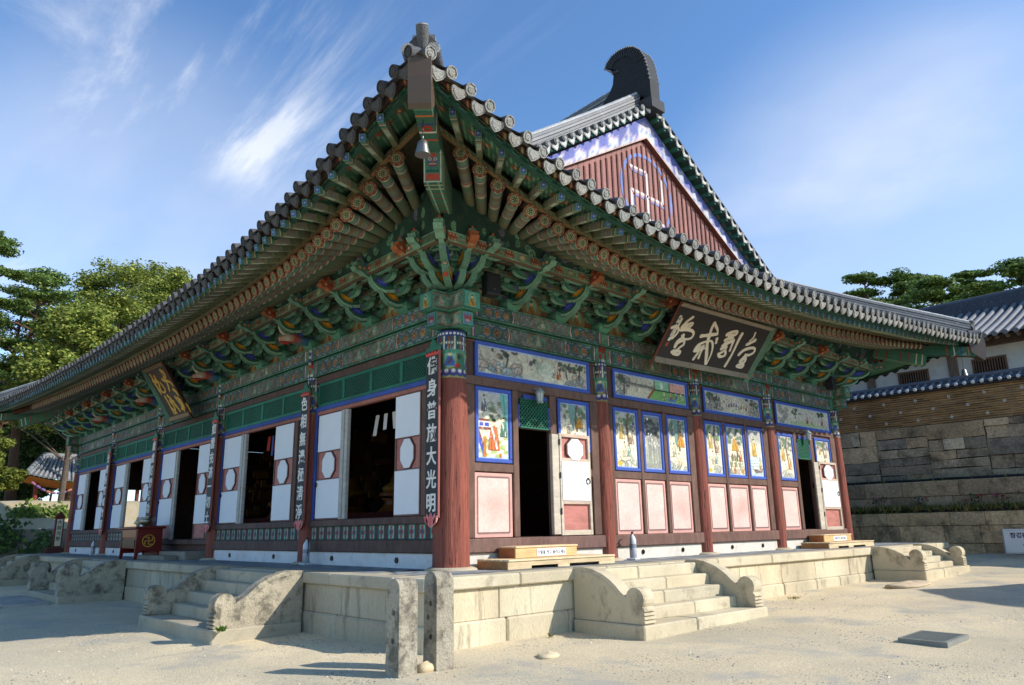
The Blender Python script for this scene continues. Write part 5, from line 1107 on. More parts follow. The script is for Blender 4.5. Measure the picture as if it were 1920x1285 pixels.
# ================================================================ tiles
TC = S(88, 88, 90); TL = S(112, 112, 114); FACE = S(154, 151, 143); FDK = S(104, 104, 102)
roof = empty("roof", (0, 0, 0), 0, hall)
YG0, YG1 = .62, YE - .62                                   # verge planes of the gables
def smax(sd, t):
    if sd in (SF, SB): return min(t - sd.t0, sd.t1 - t, 4.75)
    if YG0 < t < YG1: return 7.75 - TX
    return min(t - sd.t0, sd.t1 - t)
HS = 5
def tile_rows(sd, step=.35, r=.088):
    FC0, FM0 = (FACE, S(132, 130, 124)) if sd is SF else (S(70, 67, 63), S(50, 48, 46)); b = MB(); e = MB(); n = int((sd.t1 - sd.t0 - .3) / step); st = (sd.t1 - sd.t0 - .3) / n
    for i in range(n + 1):
        t = sd.t0 + .15 + i * st; sm = max(.25, smax(sd, t)); ns = max(3, int(sm / .38)); s = np.linspace(0, sm, ns); o = float(sd.o(t)) - s; z = ztile(sd, t, s) + .0
        j = np.array([rnd.uniform(-.006, .006) for _ in s]); P = []
        for k in range(HS + 1):
            a = math.pi * k / HS; P.append(spts(sd, t + r * math.cos(a) + j, o, z + r * math.sin(a) * 1.05 - .02 + (np.arange(ns) % 2) * .010))
        b.grid(np.stack(P), TC, 0, True, sd in (SF, SB))
        if sd in (SB,): continue
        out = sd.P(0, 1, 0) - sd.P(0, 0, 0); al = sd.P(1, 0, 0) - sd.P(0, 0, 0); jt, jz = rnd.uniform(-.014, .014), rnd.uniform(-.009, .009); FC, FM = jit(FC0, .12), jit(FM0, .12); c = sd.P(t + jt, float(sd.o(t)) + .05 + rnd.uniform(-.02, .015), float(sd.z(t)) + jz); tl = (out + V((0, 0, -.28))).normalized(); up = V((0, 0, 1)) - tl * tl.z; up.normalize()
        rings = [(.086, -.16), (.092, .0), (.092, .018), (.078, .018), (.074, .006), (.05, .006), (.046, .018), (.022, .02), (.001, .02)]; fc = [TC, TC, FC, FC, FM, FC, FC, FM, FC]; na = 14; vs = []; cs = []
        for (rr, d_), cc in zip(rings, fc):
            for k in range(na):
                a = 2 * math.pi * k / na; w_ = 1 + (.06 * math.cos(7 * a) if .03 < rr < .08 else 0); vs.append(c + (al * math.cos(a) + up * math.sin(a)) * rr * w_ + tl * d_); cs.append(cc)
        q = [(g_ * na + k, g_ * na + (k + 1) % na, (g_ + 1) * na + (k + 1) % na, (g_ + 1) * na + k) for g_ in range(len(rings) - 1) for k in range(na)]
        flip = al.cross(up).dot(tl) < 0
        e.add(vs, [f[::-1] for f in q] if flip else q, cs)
        if i < n:                                        # drip tile between two round ends: a hanging leaf with a curved top
            tm = t + st / 2; cd = sd.P(tm + jt, float(sd.o(tm)) + .03 + jz, float(sd.z(tm)) - .045 + jz); tl2 = (out + V((0, 0, -.45))).normalized(); up2 = (V((0, 0, 1)) - tl2 * tl2.z).normalized(); w = st * .47
            w = st * .37; top = [(x, -.01 - .03 * math.cos(x / w * 1.3)) for x in np.linspace(-w * .8, w * .8, 7)]; bot = [(w, -.05), (w * .98, -.09), (w * .78, -.135), (w * .42, -.175), (0, -.205), (-w * .42, -.175), (-w * .78, -.135), (-w * .98, -.09), (-w, -.05)]
            e.prism(top + bot, cd, tuple(al), tuple(up2), tuple(tl2 * .026), FC, 0, FM); e.prism([(x * .7, -.035 + z_ * .68) for x, z_ in top + bot], cd + tl2 * .012, tuple(al), tuple(up2), tuple(tl2 * .016), tuple(v_ * 1.08 for v_ in FC), 0, FM)
            b.add([cd - al * st * .5 + up2 * .02, cd + al * st * .5 + up2 * .02, cd + al * st * .5 - out * .3 + V((0, 0, .12)), cd - al * st * .5 - out * .3 + V((0, 0, .12))], [(0, 1, 2, 3)], S(90, 90, 92))
    # pan tiles: the surface the rows stand on
    nt = n * 2; ts = np.linspace(0, 1, nt + 1); rows = []
    S_ = np.linspace(0, 4.6 if sd in (SF, SB) else 4.25, 14)
    if sd in (SF, SB):
        for s in S_: t = sd.t0 + s + (sd.t1 - sd.t0 - 2 * s) * ts; rows.append(spts(sd, t, sd.o(t) - s, ztile(sd, t, s) - .045))
        b.grid(np.stack(rows), TL, 0, True, sd in (SF, SB))
    else:
        for s in S_: t = sd.t0 + s + (sd.t1 - sd.t0 - 2 * s) * ts; rows.append(spts(sd, t, sd.o(t) - s, ztile(sd, t, s) - .045))
        b.grid(np.stack(rows), TL, 0, True, False); rows = []
        for s in np.linspace(4.2, 7.75 - TX, 12): t = YG0 - .02 + (YG1 - YG0 + .04) * ts; rows.append(spts(sd, t, sd.o(t) - s, ztile(sd, t, s) - .045))
        b.grid(np.stack(rows), TL, 0, True, sd is SR)
    b.build("roof_tiles", M["tile"], roof)
    if e.v: e.build("eave_tile_ends", M["tileface"], roof)
for sd in (SF, SL, SR, SB): tile_rows(sd)
# ---- ridges: stacked flat tiles with a rounded cap
def ridge(pts, w, h, name, layers=6, cap=.085, base=-.06):
    b = MB(); pts = [V(p) for p in pts]; n = len(pts); fr = []
    for i, p in enumerate(pts): d = (pts[min(i + 1, n - 1)] - pts[max(i - 1, 0)]); d.z = 0; d.normalize(); fr.append(V((-d.y, d.x, 0)))
    lh = (h - base) / layers
    for l in range(layers):
        ww = w / 2 - (.012 if l % 2 else 0) - l * .004; z0, z1 = base + l * lh, base + l * lh + lh * .72; col = (S(124, 124, 124), S(104, 104, 106))[l % 2]
        P = [[p + s * ww * sg + V((0, 0, z)) for p, s in zip(pts, fr)] for sg, z in ((-1, z0), (-1, z1), (1, z1), (1, z0))]; P.append(P[0]); b.grid(np.array([[tuple(q) for q in r] for r in P]), col, 0, False)
        ww -= .03; z0, z1 = z1, base + (l + 1) * lh
        P = [[p + s * ww * sg + V((0, 0, z)) for p, s in zip(pts, fr)] for sg, z in ((-1, z0), (-1, z1), (1, z1), (1, z0))]; b.grid(np.array([[tuple(q) for q in r] for r in P]), S(70, 70, 72), 0, False)
        for e_ in (0, -1): q = [pts[e_] + fr[e_] * (w / 2 - .02) * sg + V((0, 0, z)) for sg, z in ((-1, base), (-1, h), (1, h), (1, base))]; b.add(q, [(0, 1, 2, 3)], S(120, 120, 120)) if l == 0 else None
    k = 0
    while k < n - 1:                                     # cap tiles in short lengths
        p, q = pts[k] + V((0, 0, h)), pts[k + 1] + V((0, 0, h)); m = max(1, int(round((q - p).length / .36)))
        for j in range(m): a, c = p + (q - p) * (j / m), p + (q - p) * ((j + .97) / m); b.tube([a, c], [cap, cap * .93], 10, S(164, 164, 162), 0, True)
        k += 1
    return b.build(name, M["tile"], roof)
def hipline(tx, ty, dx, dy, zt, L, zsd, t0, sign):
    pts = []
    for s in np.linspace(.25, L, 9): pts.append((tx + dx * s, ty + dy * s, float(ztile(zsd, t0 + sign * s, s)) + .02))
    return pts
for (tx, ty, dx, dy, sd, t0, sg) in ((TX, TY, 1, 1, SF, TX, 1), (FXE, TY, -1, 1, SF, FXE, -1), (TX, FYE, 1, -1, SL, FYE, -1), (FXE, FYE, -1, -1, SR, FYE, -1)):
    p = hipline(tx, ty, dx, dy, 0, 4.6, sd, t0, sg); ridge(p, .34, .38, "hip_ridge", 5)
    e = V(p[0]); d = V((-dx, -dy, 0)).normalized(); q = MB()
    a = e + V((0, 0, .12)) + d * .02; ax = (d * .45 + V((0, 0, 1))).normalized(); q.tube([a - ax * .1, a + ax * .32], [.08, .085], 14, S(96, 94, 92)); q.tube([a + ax * .32, a + ax * .335], [.085, .08], 14, FACE); q.lathe(a + ax * .337, [(.001, 0), (.03, .004), (.035, 0)], 8, FDK)
    s_ = V((-d.y, d.x, 0)); q.prism([(-.2, -.1), (-.22, .08), (-.12, .2), (0, .26), (.12, .2), (.22, .08), (.2, -.1)], e + d * .05 + V((0, 0, .08)), tuple(s_), (0, 0, 1), tuple(d * .07), S(84, 80, 76), 0, S(110, 108, 104))
    for sg2 in (-1, 1): c = e + d * .14 + s_ * sg2 * .17 + V((0, 0, -.01)); q.tube([c - d * .3, c + d * .1], [.085, .09], 12, TC); q.tube([c + d * .1, c + d * .115], [.092, .085], 12, FACE)
    q.build("ridge_end", M["tileface"], roof)
def zmain(u): return float(ztile(SL, 12, 7.75 - TX - abs(u)))
for yv, sgn in ((YG0, -1), (YG1, 1)):                        # gable descending ridges, verges
    for sx in (-1, 1):
        us = np.linspace(.15, 6.35, 11); p = [(7.75 + sx * u, yv - sgn * .42, zmain(u) + .04 - .02 * u) for u in us]; ridge(p, .34, .52, "gable_ridge", 6)
        v = MB(); u = .16; k = 0; 
        while u < 6.1:
            c = V((7.75 + sx * u, yv, zmain(u) + .02)); out = V((0, sgn, -.06)).normalized(); v.tube([c - out * .55, c], [.088, .095], 10, TC)
            al = V((sx, 0, (zmain(u + .1) - zmain(u - .1)) / .2 * 1)).normalized(); up = out.cross(al); up = up if up.z > 0 else -up
            for rr, d_, cc in ((.1, .0, FACE), (.082, .012, FDK), (.05, .016, FACE)): v.tube([c + out * d_, c + out * (d_ + .012)], [rr, rr * .95], 12, cc)
            cd = c + al * .155 + out * .02 - up * .05; w = .14; lf = [(-w, .03), (-w * .5, -.02), (0, -.035), (w * .5, -.02), (w, .03), (w * .9, -.06), (w * .5, -.12), (0, -.17), (-w * .5, -.12), (-w * .9, -.06)]
            v.prism(lf, cd, tuple(al), tuple(up), tuple(out * .026), S(172, 170, 164), 0, S(110, 110, 108)); v.prism([(x * .7, z_ * .7 - .02) for x, z_ in lf], cd + out * .012, tuple(al), tuple(up), tuple(out * .014), S(206, 202, 192))
            u += .30; k += 1
        v.build("verge_tiles", M["tileface"], roof)
p = [(7.75, y, zmain(0) + .0 + .25 * ((y - 13.2) / 12.6) ** 2) for y in np.linspace(YG0 + .15, YG1 - .15, 14)]; ridge(p, .42, .85, "main_ridge", 8, .11)
def ridge_ornament(y0, s):
    b = MB(); Y = lambda y: y0 + s * (y - .52)
    out = [(.50, 12.28), (.50, 13.05), (.56, 13.5), (.64, 13.86), (.78, 14.14), (1.0, 14.36), (1.26, 14.48), (1.55, 14.52), (1.82, 14.47), (2.02, 14.34), (2.12, 14.16), (2.02, 14.08), (1.88, 13.98), (1.8, 13.78), (1.84, 13.5), (1.97, 13.3), (2.2, 13.1), (2.4, 12.9), (2.4, 12.2)]
    b.prism([(Y(y), z) for y, z in out], (7.75, 0, 0), (0, 1, 0), (0, 0, 1), (.42, 0, 0), S(30, 30, 32), 0, S(52, 52, 53))
    for x in (-.24, .24):                                 # fluted rim and beaded edge
        for k in range(len(out) - 6):
            (y, z), (y2, z2) = out[k], out[k + 1]
            for f in (0, .33, .66):
                a = V((7.75 + x * .95, Y(y + (y2 - y) * f), z + (z2 - z) * f)); c = V((7.75, Y(1.35), 13.75)); d = (c - a); d.x = 0; d.normalize(); b.beam(a + d * .03, a + d * .3, .03, .03, S(58, 58, 62)) if k > 2 else None
                b.lathe(a, [(.001, -.035), (.035, 0), (.001, .035)], 6, S(150, 150, 150)) if k > 0 else None
    b.box(7.45, 8.05, min(Y(.42), Y(.9)), max(Y(.42), Y(.9)), 12.1, 12.42, S(60, 60, 61)); o = b.build("ridge_ornament", M["tileface"], roof)
ridge_ornament(YG0 - .1, 1); ridge_ornament(YG1 + .1, -1)
# ---- gable wall with the blue ring and Buddhist sign, bargeboards with flames
def gable(yg, sgn, detail):
    root = empty("gable", (0, 0, 0), 0, hall); y = yg
    BOARD = S(170, 118, 108); LINE = (7.75, 11.36, .592)
    b = MB(); x = 7.75 - 6.3; zb = 7.9
    while x < 7.75 + 6.3:
        w = .23; top = lambda xx: LINE[1] - LINE[2] * abs(xx - LINE[0]); z0, z1 = top(x + .01), top(x + w - .01)
        if min(z0, z1) > zb + .05: 
            c = jit(BOARD, .07); b.prism([(x + .006, zb), (x + w - .006, zb), (x + w - .006, z1), (x + .006, z0)], (0, y, 0), (1, 0, 0), (0, 0, 1), (0, .03, 0), c); b.box(x + w - .028, x + w + .028, y - .045 if sgn < 0 else y, y if sgn < 0 else y + .045, zb, min(z1, z0) - .01, S(112, 62, 56))
        x += w
    b.box(1.4, 14.1, y + .03 * -sgn, y + .2 * -sgn, 7.6, 8.2, S(90, 60, 50)); b.build("gable_boards", M["paint"], root)
    b = MB()                                             # backing behind the boards, shaped to the roof
    b.prism([(7.75 + sx_ * u, zmain(u) - .1) for sx_, u in [(-1, u) for u in np.linspace(6.3, 0, 8)] + [(1, u) for u in np.linspace(.5, 6.3, 8)]] + [(14.05, 7.7), (1.45, 7.7)], (0, y - sgn * .1, 0), (1, 0, 0), (0, 0, 1), (0, .06, 0), S(96, 60, 54)); b.build("gable_backing", M["paint"], root)
    yo = y + sgn * .022
    if detail:
        def brush(pts, w, col, name, dy=0.0):
            q = MB()
            for a, c in zip(pts[:-1], pts[1:]):
                a, c = V((a[0], yo + dy * sgn, a[1])), V((c[0], yo + dy * sgn, c[1])); q.beam(a, c, .014, w, col, 0, (0, 0, 1) if abs((c - a).normalized().z) < .9 else (1, 0, 0))
            return q.build(name, M["paint"], root)
        ringp = [(7.79 + 1.13 * math.cos(a), 9.72 + 1.13 * math.sin(a)) for a in np.linspace(0, 2 * math.pi, 49)]; q = MB()
        q.tube([(px, yo, pz) for px, pz in ringp], .065, 6, S(126, 142, 200), 0, False); o = q.build("blue_ring", M["paint"], root); o.scale = (1, .12, 1); o.location.y = yo * (1 - .12)
        cx, cz, a_ = 7.78, 9.62, .72
        strokes = [[(cx - a_, cz + a_), (cx + .02, cz + a_), (cx, cz - a_), (cx + a_, cz - a_)], [(cx - a_, cz - a_ * .95), (cx - a_, cz), (cx + a_, cz - .04), (cx + a_, cz + a_)]]
        for sg in strokes:
            brush([(p[0] + .055, p[1] - .055) for p in sg], .13, S(132, 140, 196), "sign_stroke"); brush(sg, .13, S(214, 172, 160), "sign_stroke", .005); brush([(p[0] - .015, p[1] + .015) for p in sg], .07, S(224, 212, 208), "sign_stroke", .010)
    for sx in (-1, 1):
        b = MB(); n = 60; us = np.linspace(.0, 6.2, n); top = np.array([zmain(u) - .27 for u in us]); bot = np.array([LINE[1] - LINE[2] * u - .0 for u in us]); bot = np.minimum(bot + .02, top - .28); rows = []; cols = []; fy = y + sgn * .16
        for k in range(8):
            f = k / 7; rows.append(np.stack([7.75 + sx * us, np.full(n, fy), bot + (top - bot) * f], -1)); fl = .45 + .3 * np.sin(us * 9) + .18 * np.sin(us * 23 + 1); c = np.tile(np.array([222., 222., 230.]), (n, 1)); c[f > fl + .1] = (120, 126, 196); c[np.abs(f - fl) < .07] = (206, 186, 206); c[(np.sin(us * 26 + f * 6) > .86) & (f < fl)] = (146, 156, 214)
            if k == 0: c[:] = (214, 176, 150)
            cols.append(lin(c))
        P = np.stack(rows); b.grid(P, np.stack(cols), 0, False, (sx > 0) == (sgn > 0)); Pb = P[0].copy(); Pb[:, 1] -= sgn * .14; b.grid(np.stack([Pb, P[0]]), lin((150, 84, 70)), 0, False, (sx > 0) == (sgn > 0)); b.build("flame_bargeboard", M["paint"], root)
        u = .3
        while u < 6 and detail:
            b = MB(); zc = zmain(u) - .13; b.beam((7.75 + sx * u, y, zc), (7.75 + sx * u, yg + sgn * .38, zc - .0), .1, .11, S(66, 120, 100)); b.box(7.75 + sx * u - .05, 7.75 + sx * u + .05, min(yg + sgn * .38, yg + sgn * .386), max(yg + sgn * .38, yg + sgn * .386), zc - .05, zc + .05, S(110, 190, 170)); u += .3
            b.build("verge_rafter", M["paint"], root)
        P = [[(7.75 + sx * u, yy, zmain(u) - .075) for u in us] for yy in (y, yg + sgn * .44)]; b = MB(); b.grid(np.array(P), lin((52, 84, 70)), 0, False, (sx > 0) == (sgn > 0)); b.build("verge_soffit", M["paint"], root)
gable(1.06, -1, True); gable(YE - 1.06, 1, False)
# ================================================================ lettering
def text_mesh(body, size, ext=.006, bold=0.0, shear=0.0):
    c = bpy.data.curves.new("lettering", "FONT"); c.body = body; c.size = size; c.extrude = ext; c.offset = bold; c.shear = shear; c.align_x = "CENTER"; c.align_y = "CENTER"; c.resolution_u = 3
    o = bpy.data.objects.new("lettering", c); COL.objects.link(o); bpy.context.view_layer.update(); dg = bpy.context.evaluated_depsgraph_get()
    me = bpy.data.meshes.new_from_object(o.evaluated_get(dg)); bpy.data.objects.remove(o); me.name = "lettering"; n = len(me.vertices)
    co = np.empty(n * 3, np.float32); me.vertices.foreach_get("co", co); co = co.reshape(-1, 3); fs = [tuple(p.vertices) for p in me.polygons]
    if n and body not in ("一",): ctr = (co.min(0) + co.max(0)) / 2; co[:, :2] -= ctr[:2]
    return co, fs
def letter(b, body, size, O, U, W, N, col, ext=.006, bold=0.0, shear=0.0, sx=1.0, rot=0.0, sy=1.0):
    co, fs = text_mesh(body, size, ext, bold, shear); U, W, N, O = (np.array(tuple(v), float) for v in (U, W, N, O)); x, y = co[:, 0] * sx, co[:, 1] * sy; c, s = math.cos(rot), math.sin(rot); x, y = x * c - y * s, x * s + y * c
    b.add((O + x[:, None] * U + y[:, None] * W + co[:, 2:3] * N).tolist(), fs, col)
INKB = S(46, 44, 46); INKW = S(222, 218, 208)
# ---- name boards under the eaves: running-script characters as brush strokes (width, points) in board metres
def brush_stroke(b, pts, w, O, U, W, N, col, th):
    p = [V((x, y)) for x, y in pts]; q = []
    for i in range(len(p) - 1):
        p0, p1, p2, p3 = p[max(i - 1, 0)], p[i], p[i + 1], p[min(i + 2, len(p) - 1)]
        for k in range(5): t = k / 5; q.append(.5 * ((2 * p1) + (p2 - p0) * t + (2 * p0 - 5 * p1 + 4 * p2 - p3) * t * t + (3 * p1 - p0 - 3 * p2 + p3) * t ** 3))
    q.append(p[-1]); n = len(q); lf, rt = [], []
    for i, c in enumerate(q):
        d = q[min(i + 1, n - 1)] - q[max(i - 1, 0)]; d = d.normalized() if d.length > 1e-6 else V((1, 0)); s = V((-d.y, d.x)); f = i / (n - 1); ww = w / 2 * (1.08 - .35 * f + .12 * math.sin(f * 7 + w * 90)); lf.append(c + s * ww); rt.append(c - s * ww)
    P = lambda c, h: O + U * c.x + W * c.y + N * h
    rows = [[tuple(P(c, 0)) for c in lf], [tuple(P(c, th)) for c in lf], [tuple(P(c, th)) for c in rt], [tuple(P(c, 0)) for c in rt]]; b.grid(np.array(rows), col, 0, False)
    for c, r_, hh in ((q[0], w * .54, th + .0004), (q[-1], w * .4, th + .0007)):
        ring_ = [c + V((math.cos(a), math.sin(a))) * r_ for a in np.linspace(0, 2 * math.pi, 13)[:-1]]; b.add([P(x, hh) for x in ring_], [tuple(range(12))], col); b.grid(np.array([[tuple(P(x, h)) for x in ring_ + ring_[:1]] for h in (0, hh)]), col, 0, False)
BR_R = [[[0.054,[[0.218,0.522],[0.228,0.624],[0.239,0.742],[0.261,0.879],[0.261,1.011]]],[0.053,[[0.067,0.756],[0.195,0.801],[0.329,0.756],[0.341,0.641],[0.262,0.512]]],[0.061,[[0.408,0.819],[0.486,0.983],[0.617,1.114]]],[0.068,[[0.533,0.89],[0.704,0.969],[0.682,0.898],[0.499,0.834]]],[0.054,[[0.408,0.752],[0.631,0.797],[0.846,0.788],[0.941,0.718],[0.907,0.61],[0.708,0.562],[0.557,0.624]]],[0.057,[[0.592,0.647],[0.592,0.579],[0.49,0.478],[0.479,0.358]]],[0.055,[[0.502,0.327],[0.524,0.433],[0.685,0.525],[0.768,0.434],[0.675,0.335],[0.618,0.241]]],[0.063,[[0.486,0.197],[0.595,0.238],[0.758,0.243],[0.753,0.165],[0.549,0.163]]]],[[0.073,[[1.258,0.724],[1.452,0.771],[1.823,0.864]]],[0.068,[[1.512,1.103],[1.503,0.98],[1.543,0.829],[1.596,0.697]]],[0.051,[[1.524,1.096],[1.751,0.968],[1.823,0.864]]],[0.077,[[1.57,0.728],[1.636,0.562],[1.806,0.318],[1.96,0.076]]],[0.04,[[1.734,0.665],[1.876,0.561],[1.984,0.342],[2.005,0.073]]],[0.058,[[1.902,0.752],[1.95,0.643]]],[0.051,[[1.271,0.333],[1.305,0.478],[1.462,0.589],[1.709,0.661],[1.836,0.609]]],[0.057,[[1.332,0.359],[1.428,0.461],[1.443,0.304],[1.398,0.12]]],[0.057,[[1.502,0.471],[1.538,0.494],[1.542,0.335],[1.57,0.179]]],[0.045,[[1.314,0.33],[1.645,0.465]]]],[[0.067,[[2.218,0.908],[2.371,1.004],[2.554,1.051],[2.564,0.971],[2.323,0.888]]],[0.059,[[2.256,0.761],[2.416,0.848],[2.549,0.85],[2.459,0.764],[2.298,0.677]]],[0.059,[[2.267,0.609],[2.448,0.708],[2.611,0.796]]],[0.059,[[2.277,0.528],[2.438,0.615],[2.442,0.506],[2.282,0.383]]],[0.062,[[2.282,0.383],[2.389,0.325],[2.56,0.384],[2.503,0.487]]],[0.056,[[2.597,0.812],[2.629,0.67],[2.662,0.528]]],[0.063,[[2.803,1.026],[2.798,0.824],[2.823,0.55],[2.82,0.308],[2.794,0.108]]]],[[0.04,[[3.349,1.131],[3.37,1.003],[3.291,0.898]]],[0.071,[[3.5,0.948],[3.364,0.852],[3.234,0.786]]],[0.061,[[3.13,0.481],[3.248,0.629],[3.533,0.735],[3.692,0.72],[3.719,0.619],[3.563,0.525],[3.409,0.519]]],[0.062,[[3.452,0.506],[3.345,0.377],[3.327,0.308]]],[0.068,[[3.334,0.319],[3.485,0.434],[3.533,0.326],[3.394,0.25]]],[0.071,[[3.312,0.183],[3.523,0.247],[3.548,0.183],[3.363,0.16]]]]]
BR_L = [[[0.072,[[1.175,1.462],[1.349,1.385],[1.349,1.261],[1.274,1.208]]],[0.057,[[1.182,1.437],[1.226,1.298],[1.13,1.214]]],[0.067,[[0.982,1.187],[1.131,1.106]]],[0.073,[[1.2,1.186],[1.205,1.004],[1.1,0.803]]],[0.063,[[1.231,1.115],[1.458,1.031],[1.538,0.904]]]],[[0.073,[[0.261,1.443],[0.348,1.217]]],[0.075,[[0.511,1.361],[0.522,1.258],[0.305,1.156]]],[0.092,[[0.255,1.249],[0.59,1.164]]],[0.076,[[0.285,1.142],[0.329,0.982],[0.354,0.808]]],[0.059,[[0.61,1.177],[0.545,1.069],[0.475,0.893],[0.582,0.81],[0.789,0.831],[0.816,0.945],[0.727,1.117]]]],[[0.078,[[1.406,0.792],[1.507,0.695],[1.535,0.593]]],[0.06,[[1.247,0.566],[1.355,0.302]]],[0.087,[[1.591,0.634],[1.652,0.494],[1.606,0.336]]],[0.047,[[1.371,0.533],[1.541,0.41],[1.359,0.368]]],[0.088,[[1.435,0.425],[1.53,0.247],[1.291,0.16]]],[0.069,[[1.386,0.232],[1.76,0.266],[1.796,0.015]]],[0.062,[[1.49,0.185],[1.393,0.081]]]],[[0.072,[[0.514,0.666],[0.533,0.425],[0.528,0.101]]],[0.081,[[0.74,0.669],[0.86,0.535],[0.794,0.391]]],[0.074,[[0.727,0.502],[0.804,0.272],[0.64,0.087]]],[0.077,[[0.965,0.453],[0.975,0.334],[1.07,0.12]]],[0.065,[[0.543,0.304],[0.771,0.089]]]]]
def name_board(bl, br, tl, chars, col, bgc, framec, label, side_c):
    """bl, br, tl: bottom-left, bottom-right and top-left corners (seen from outside)"""
    bl, br, tl = V(bl), V(br), V(tl); U = (br - bl); w = U.length; U.normalize(); W = (tl - bl); W -= U * W.dot(U); h = W.length; W.normalize(); N = U.cross(W)
    root = empty("name_board", bl + U * w / 2); tag(root, label, "name board"); L = lambda u, v, n=0: U * (u - w / 2) + W * v + N * n
    b = MB(); b.abox(L(w / 2, h / 2, 0), U * w / 2, W * h / 2, N * .04, bgc); b.build("board", M["ink"], root)
    f = MB(); fw = .11
    for s in (-1, 1):
        f.abox(L(w / 2 + s * (w / 2 + fw / 2 - .01), h / 2 - .05, .06), (U * s * .8 + N * .6).normalized() * fw * .62, W * (h / 2 + .16), (N * .8 - U * s * .6).normalized() * .02, side_c[0 if s < 0 else 1])
        f.abox(L(w / 2, h / 2 + s * (h / 2 + fw / 2 - .01), .06), U * (w / 2 + .02), (W * s * .8 + N * .6).normalized() * fw * .62, (N * .8 - W * s * .6).normalized() * .02, framec)
    f.build("frame", M["paint"], root)
    for strokes in chars:
        t = MB(); k = 0
        for wd, pts in strokes: brush_stroke(t, pts, wd * 1.35, L(0, 0, .042), U, W, N, col, .012 + .0012 * k); k += 1
        t.build("character", M["ink"], root)
    return root, L, U, W, N, w, h
nb = name_board((5.33, -.62, 4.34), (9.32, -.62, 4.43), (5.2, -1.42, 5.36), BR_R, S(226, 214, 192), S(50, 46, 46), S(150, 138, 120), "wide black name board with four pale brush characters on the gable side", (S(116, 60, 44), S(96, 128, 108)))
root, L, U, W, N, w, h = nb
t = MB()
for k, ch in enumerate("海岡金圭鎭書"): letter(t, ch, .105, L(.05 * w - .02, h * (.80 - .085 * k), .05), U, W, N, INKW, .004, .003, .1)
t.abox(L(.05 * w - .02, h * .27, .045), U * .04, W * .045, N * .006, S(170, 76, 52)); t.build("signature", M["ink"], root)
name_board((-.5, 13.5, 4.13), (-.5, 11.85, 4.10), (-1.35, 13.5, 5.46), BR_L, S(206, 160, 70), S(62, 50, 42), S(150, 120, 84), "upright dark name board with four gold characters under the long eave", (S(84, 122, 104), S(98, 66, 54)))
# ---- vertical couplet boards on the columns
def couplet(y, xo, chars, label, n_lotus=True):
    root = empty("couplet_board", (xo, y, .78)); tag(root, label, "couplet board", "couplet boards on the long-side columns"); O = lambda u, z, n=0: V((-n, -u, z))
    U, W, N = V((0, -1, 0)), V((0, 0, 1)), V((-1, 0, 0)); H = 2.95
    b = MB(); b.box(-.02, .02, -.185, .185, 0, H, INKB); b.build("board", M["ink"], root); b = MB(); b.box(-.024, .016, -.198, -.186, 0, H, S(150, 84, 76)); b.build("red_edge", M["ink"], root)
    b = MB(); b.prism([(-.21, 0), (-.19, .08), (-.12, .06), (-.07, .15), (0, .24), (.07, .15), (.12, .06), (.19, .08), (.21, 0)], (0, 0, H + .0), tuple(U), tuple(W), (.035, 0, 0), S(44, 104, 78))
    b.prism([(-.17, -.07), (-.2, -.0), (-.13, -.03), (-.09, .01), (-.04, -.03), (0, .02), (.04, -.03), (.09, .01), (.13, -.03), (.2, -.0), (.17, -.07)], (-.024, 0, H - .02), tuple(U), tuple(W), (.02, 0, 0), S(206, 76, 60)); b.build("leaf_crest", M["ink"], root)
    b = MB()
    for (x, s, a, c) in ((-.17, .16, .55, S(196, 92, 92)), (.17, .16, -.55, S(196, 92, 92)), (-.1, .19, .3, S(214, 120, 116)), (.1, .19, -.3, S(214, 120, 116)), (0, .21, 0, S(206, 100, 98))):
        pr = [(0, -.1), (.045, 0), (.035, .07), (0, .14), (-.035, .07), (-.045, 0)]; ca, sa = math.cos(a), math.sin(a); k = s / .2
        b.prism([(x * .7 + (p * ca - q * sa) * k * 1.2, -.06 + (p * sa + q * ca) * k) for p, q in pr], (-.026 - .004 * (x == 0), 0, .0), tuple(U), tuple(W), (.02, 0, 0), c, 0, S(240, 190, 180))
    b.build("lotus", M["ink"], root)
    for k, ch in enumerate(chars): t = MB(); letter(t, ch, .335, O(0, H - .27 - .405 * k, .026), U, W, N, S(226, 222, 214), .006, .006, .0, .86); t.build("character", M["ink"], root)
LB = ("first black couplet board with seven white characters, on the thick corner column", "black couplet board on the second column of the long side", "black couplet board on the third column of the long side, left of the nearer stairs", "black couplet board on the fourth column, behind the incense table", "black couplet board on the fifth column, farthest along the long side")
for (y, xo, ch, lb) in ((.08, -.355, "佛身普放大光明", LB[0]), (5.17, -.235, "色相無邊極淸淨", LB[1]), (10.55, -.235, "如雲充滿一切土", LB[2]), (15.67, -.235, "處處稱揚佛功德", LB[3]), (20.98, -.235, "光相所照咸歡喜", LB[4])): couplet(y, xo, ch, lb)
# ---- wall lamps over the gable doors, loudspeakers, wind bells
def wall_lamp(x, label):
    root = empty("wall_lamp", (x, -.2, 3.1)); tag(root, label, "wall lamp", "lanterns over the gable doors"); G = S(150, 158, 154)
    b = MB(); b.lathe((0, 0, 0), [(.001, .2), (.03, .17), (.05, .15), (.1, .1), (.105, .085), (.09, .08)], 8, G); b.lathe((0, 0, -.12), [(.05, 0), (.065, .0), (.07, .02), (.05, .03)], 8, G)
    for k in range(6): a = k * math.pi / 3; b.beam((.078 * math.cos(a), .078 * math.sin(a), .09), (.055 * math.cos(a), .055 * math.sin(a), -.1), .012, .012, G)
    b.beam((0, .06, .17), (0, .2, .2), .03, .03, G); b.build("lamp_frame", M["gloss"], root); b = MB(); b.lathe((0, 0, 0), [(.052, -.09), (.07, .08)], 8, S(190, 200, 200)); b.build("lamp_glass", M["gloss"], root)
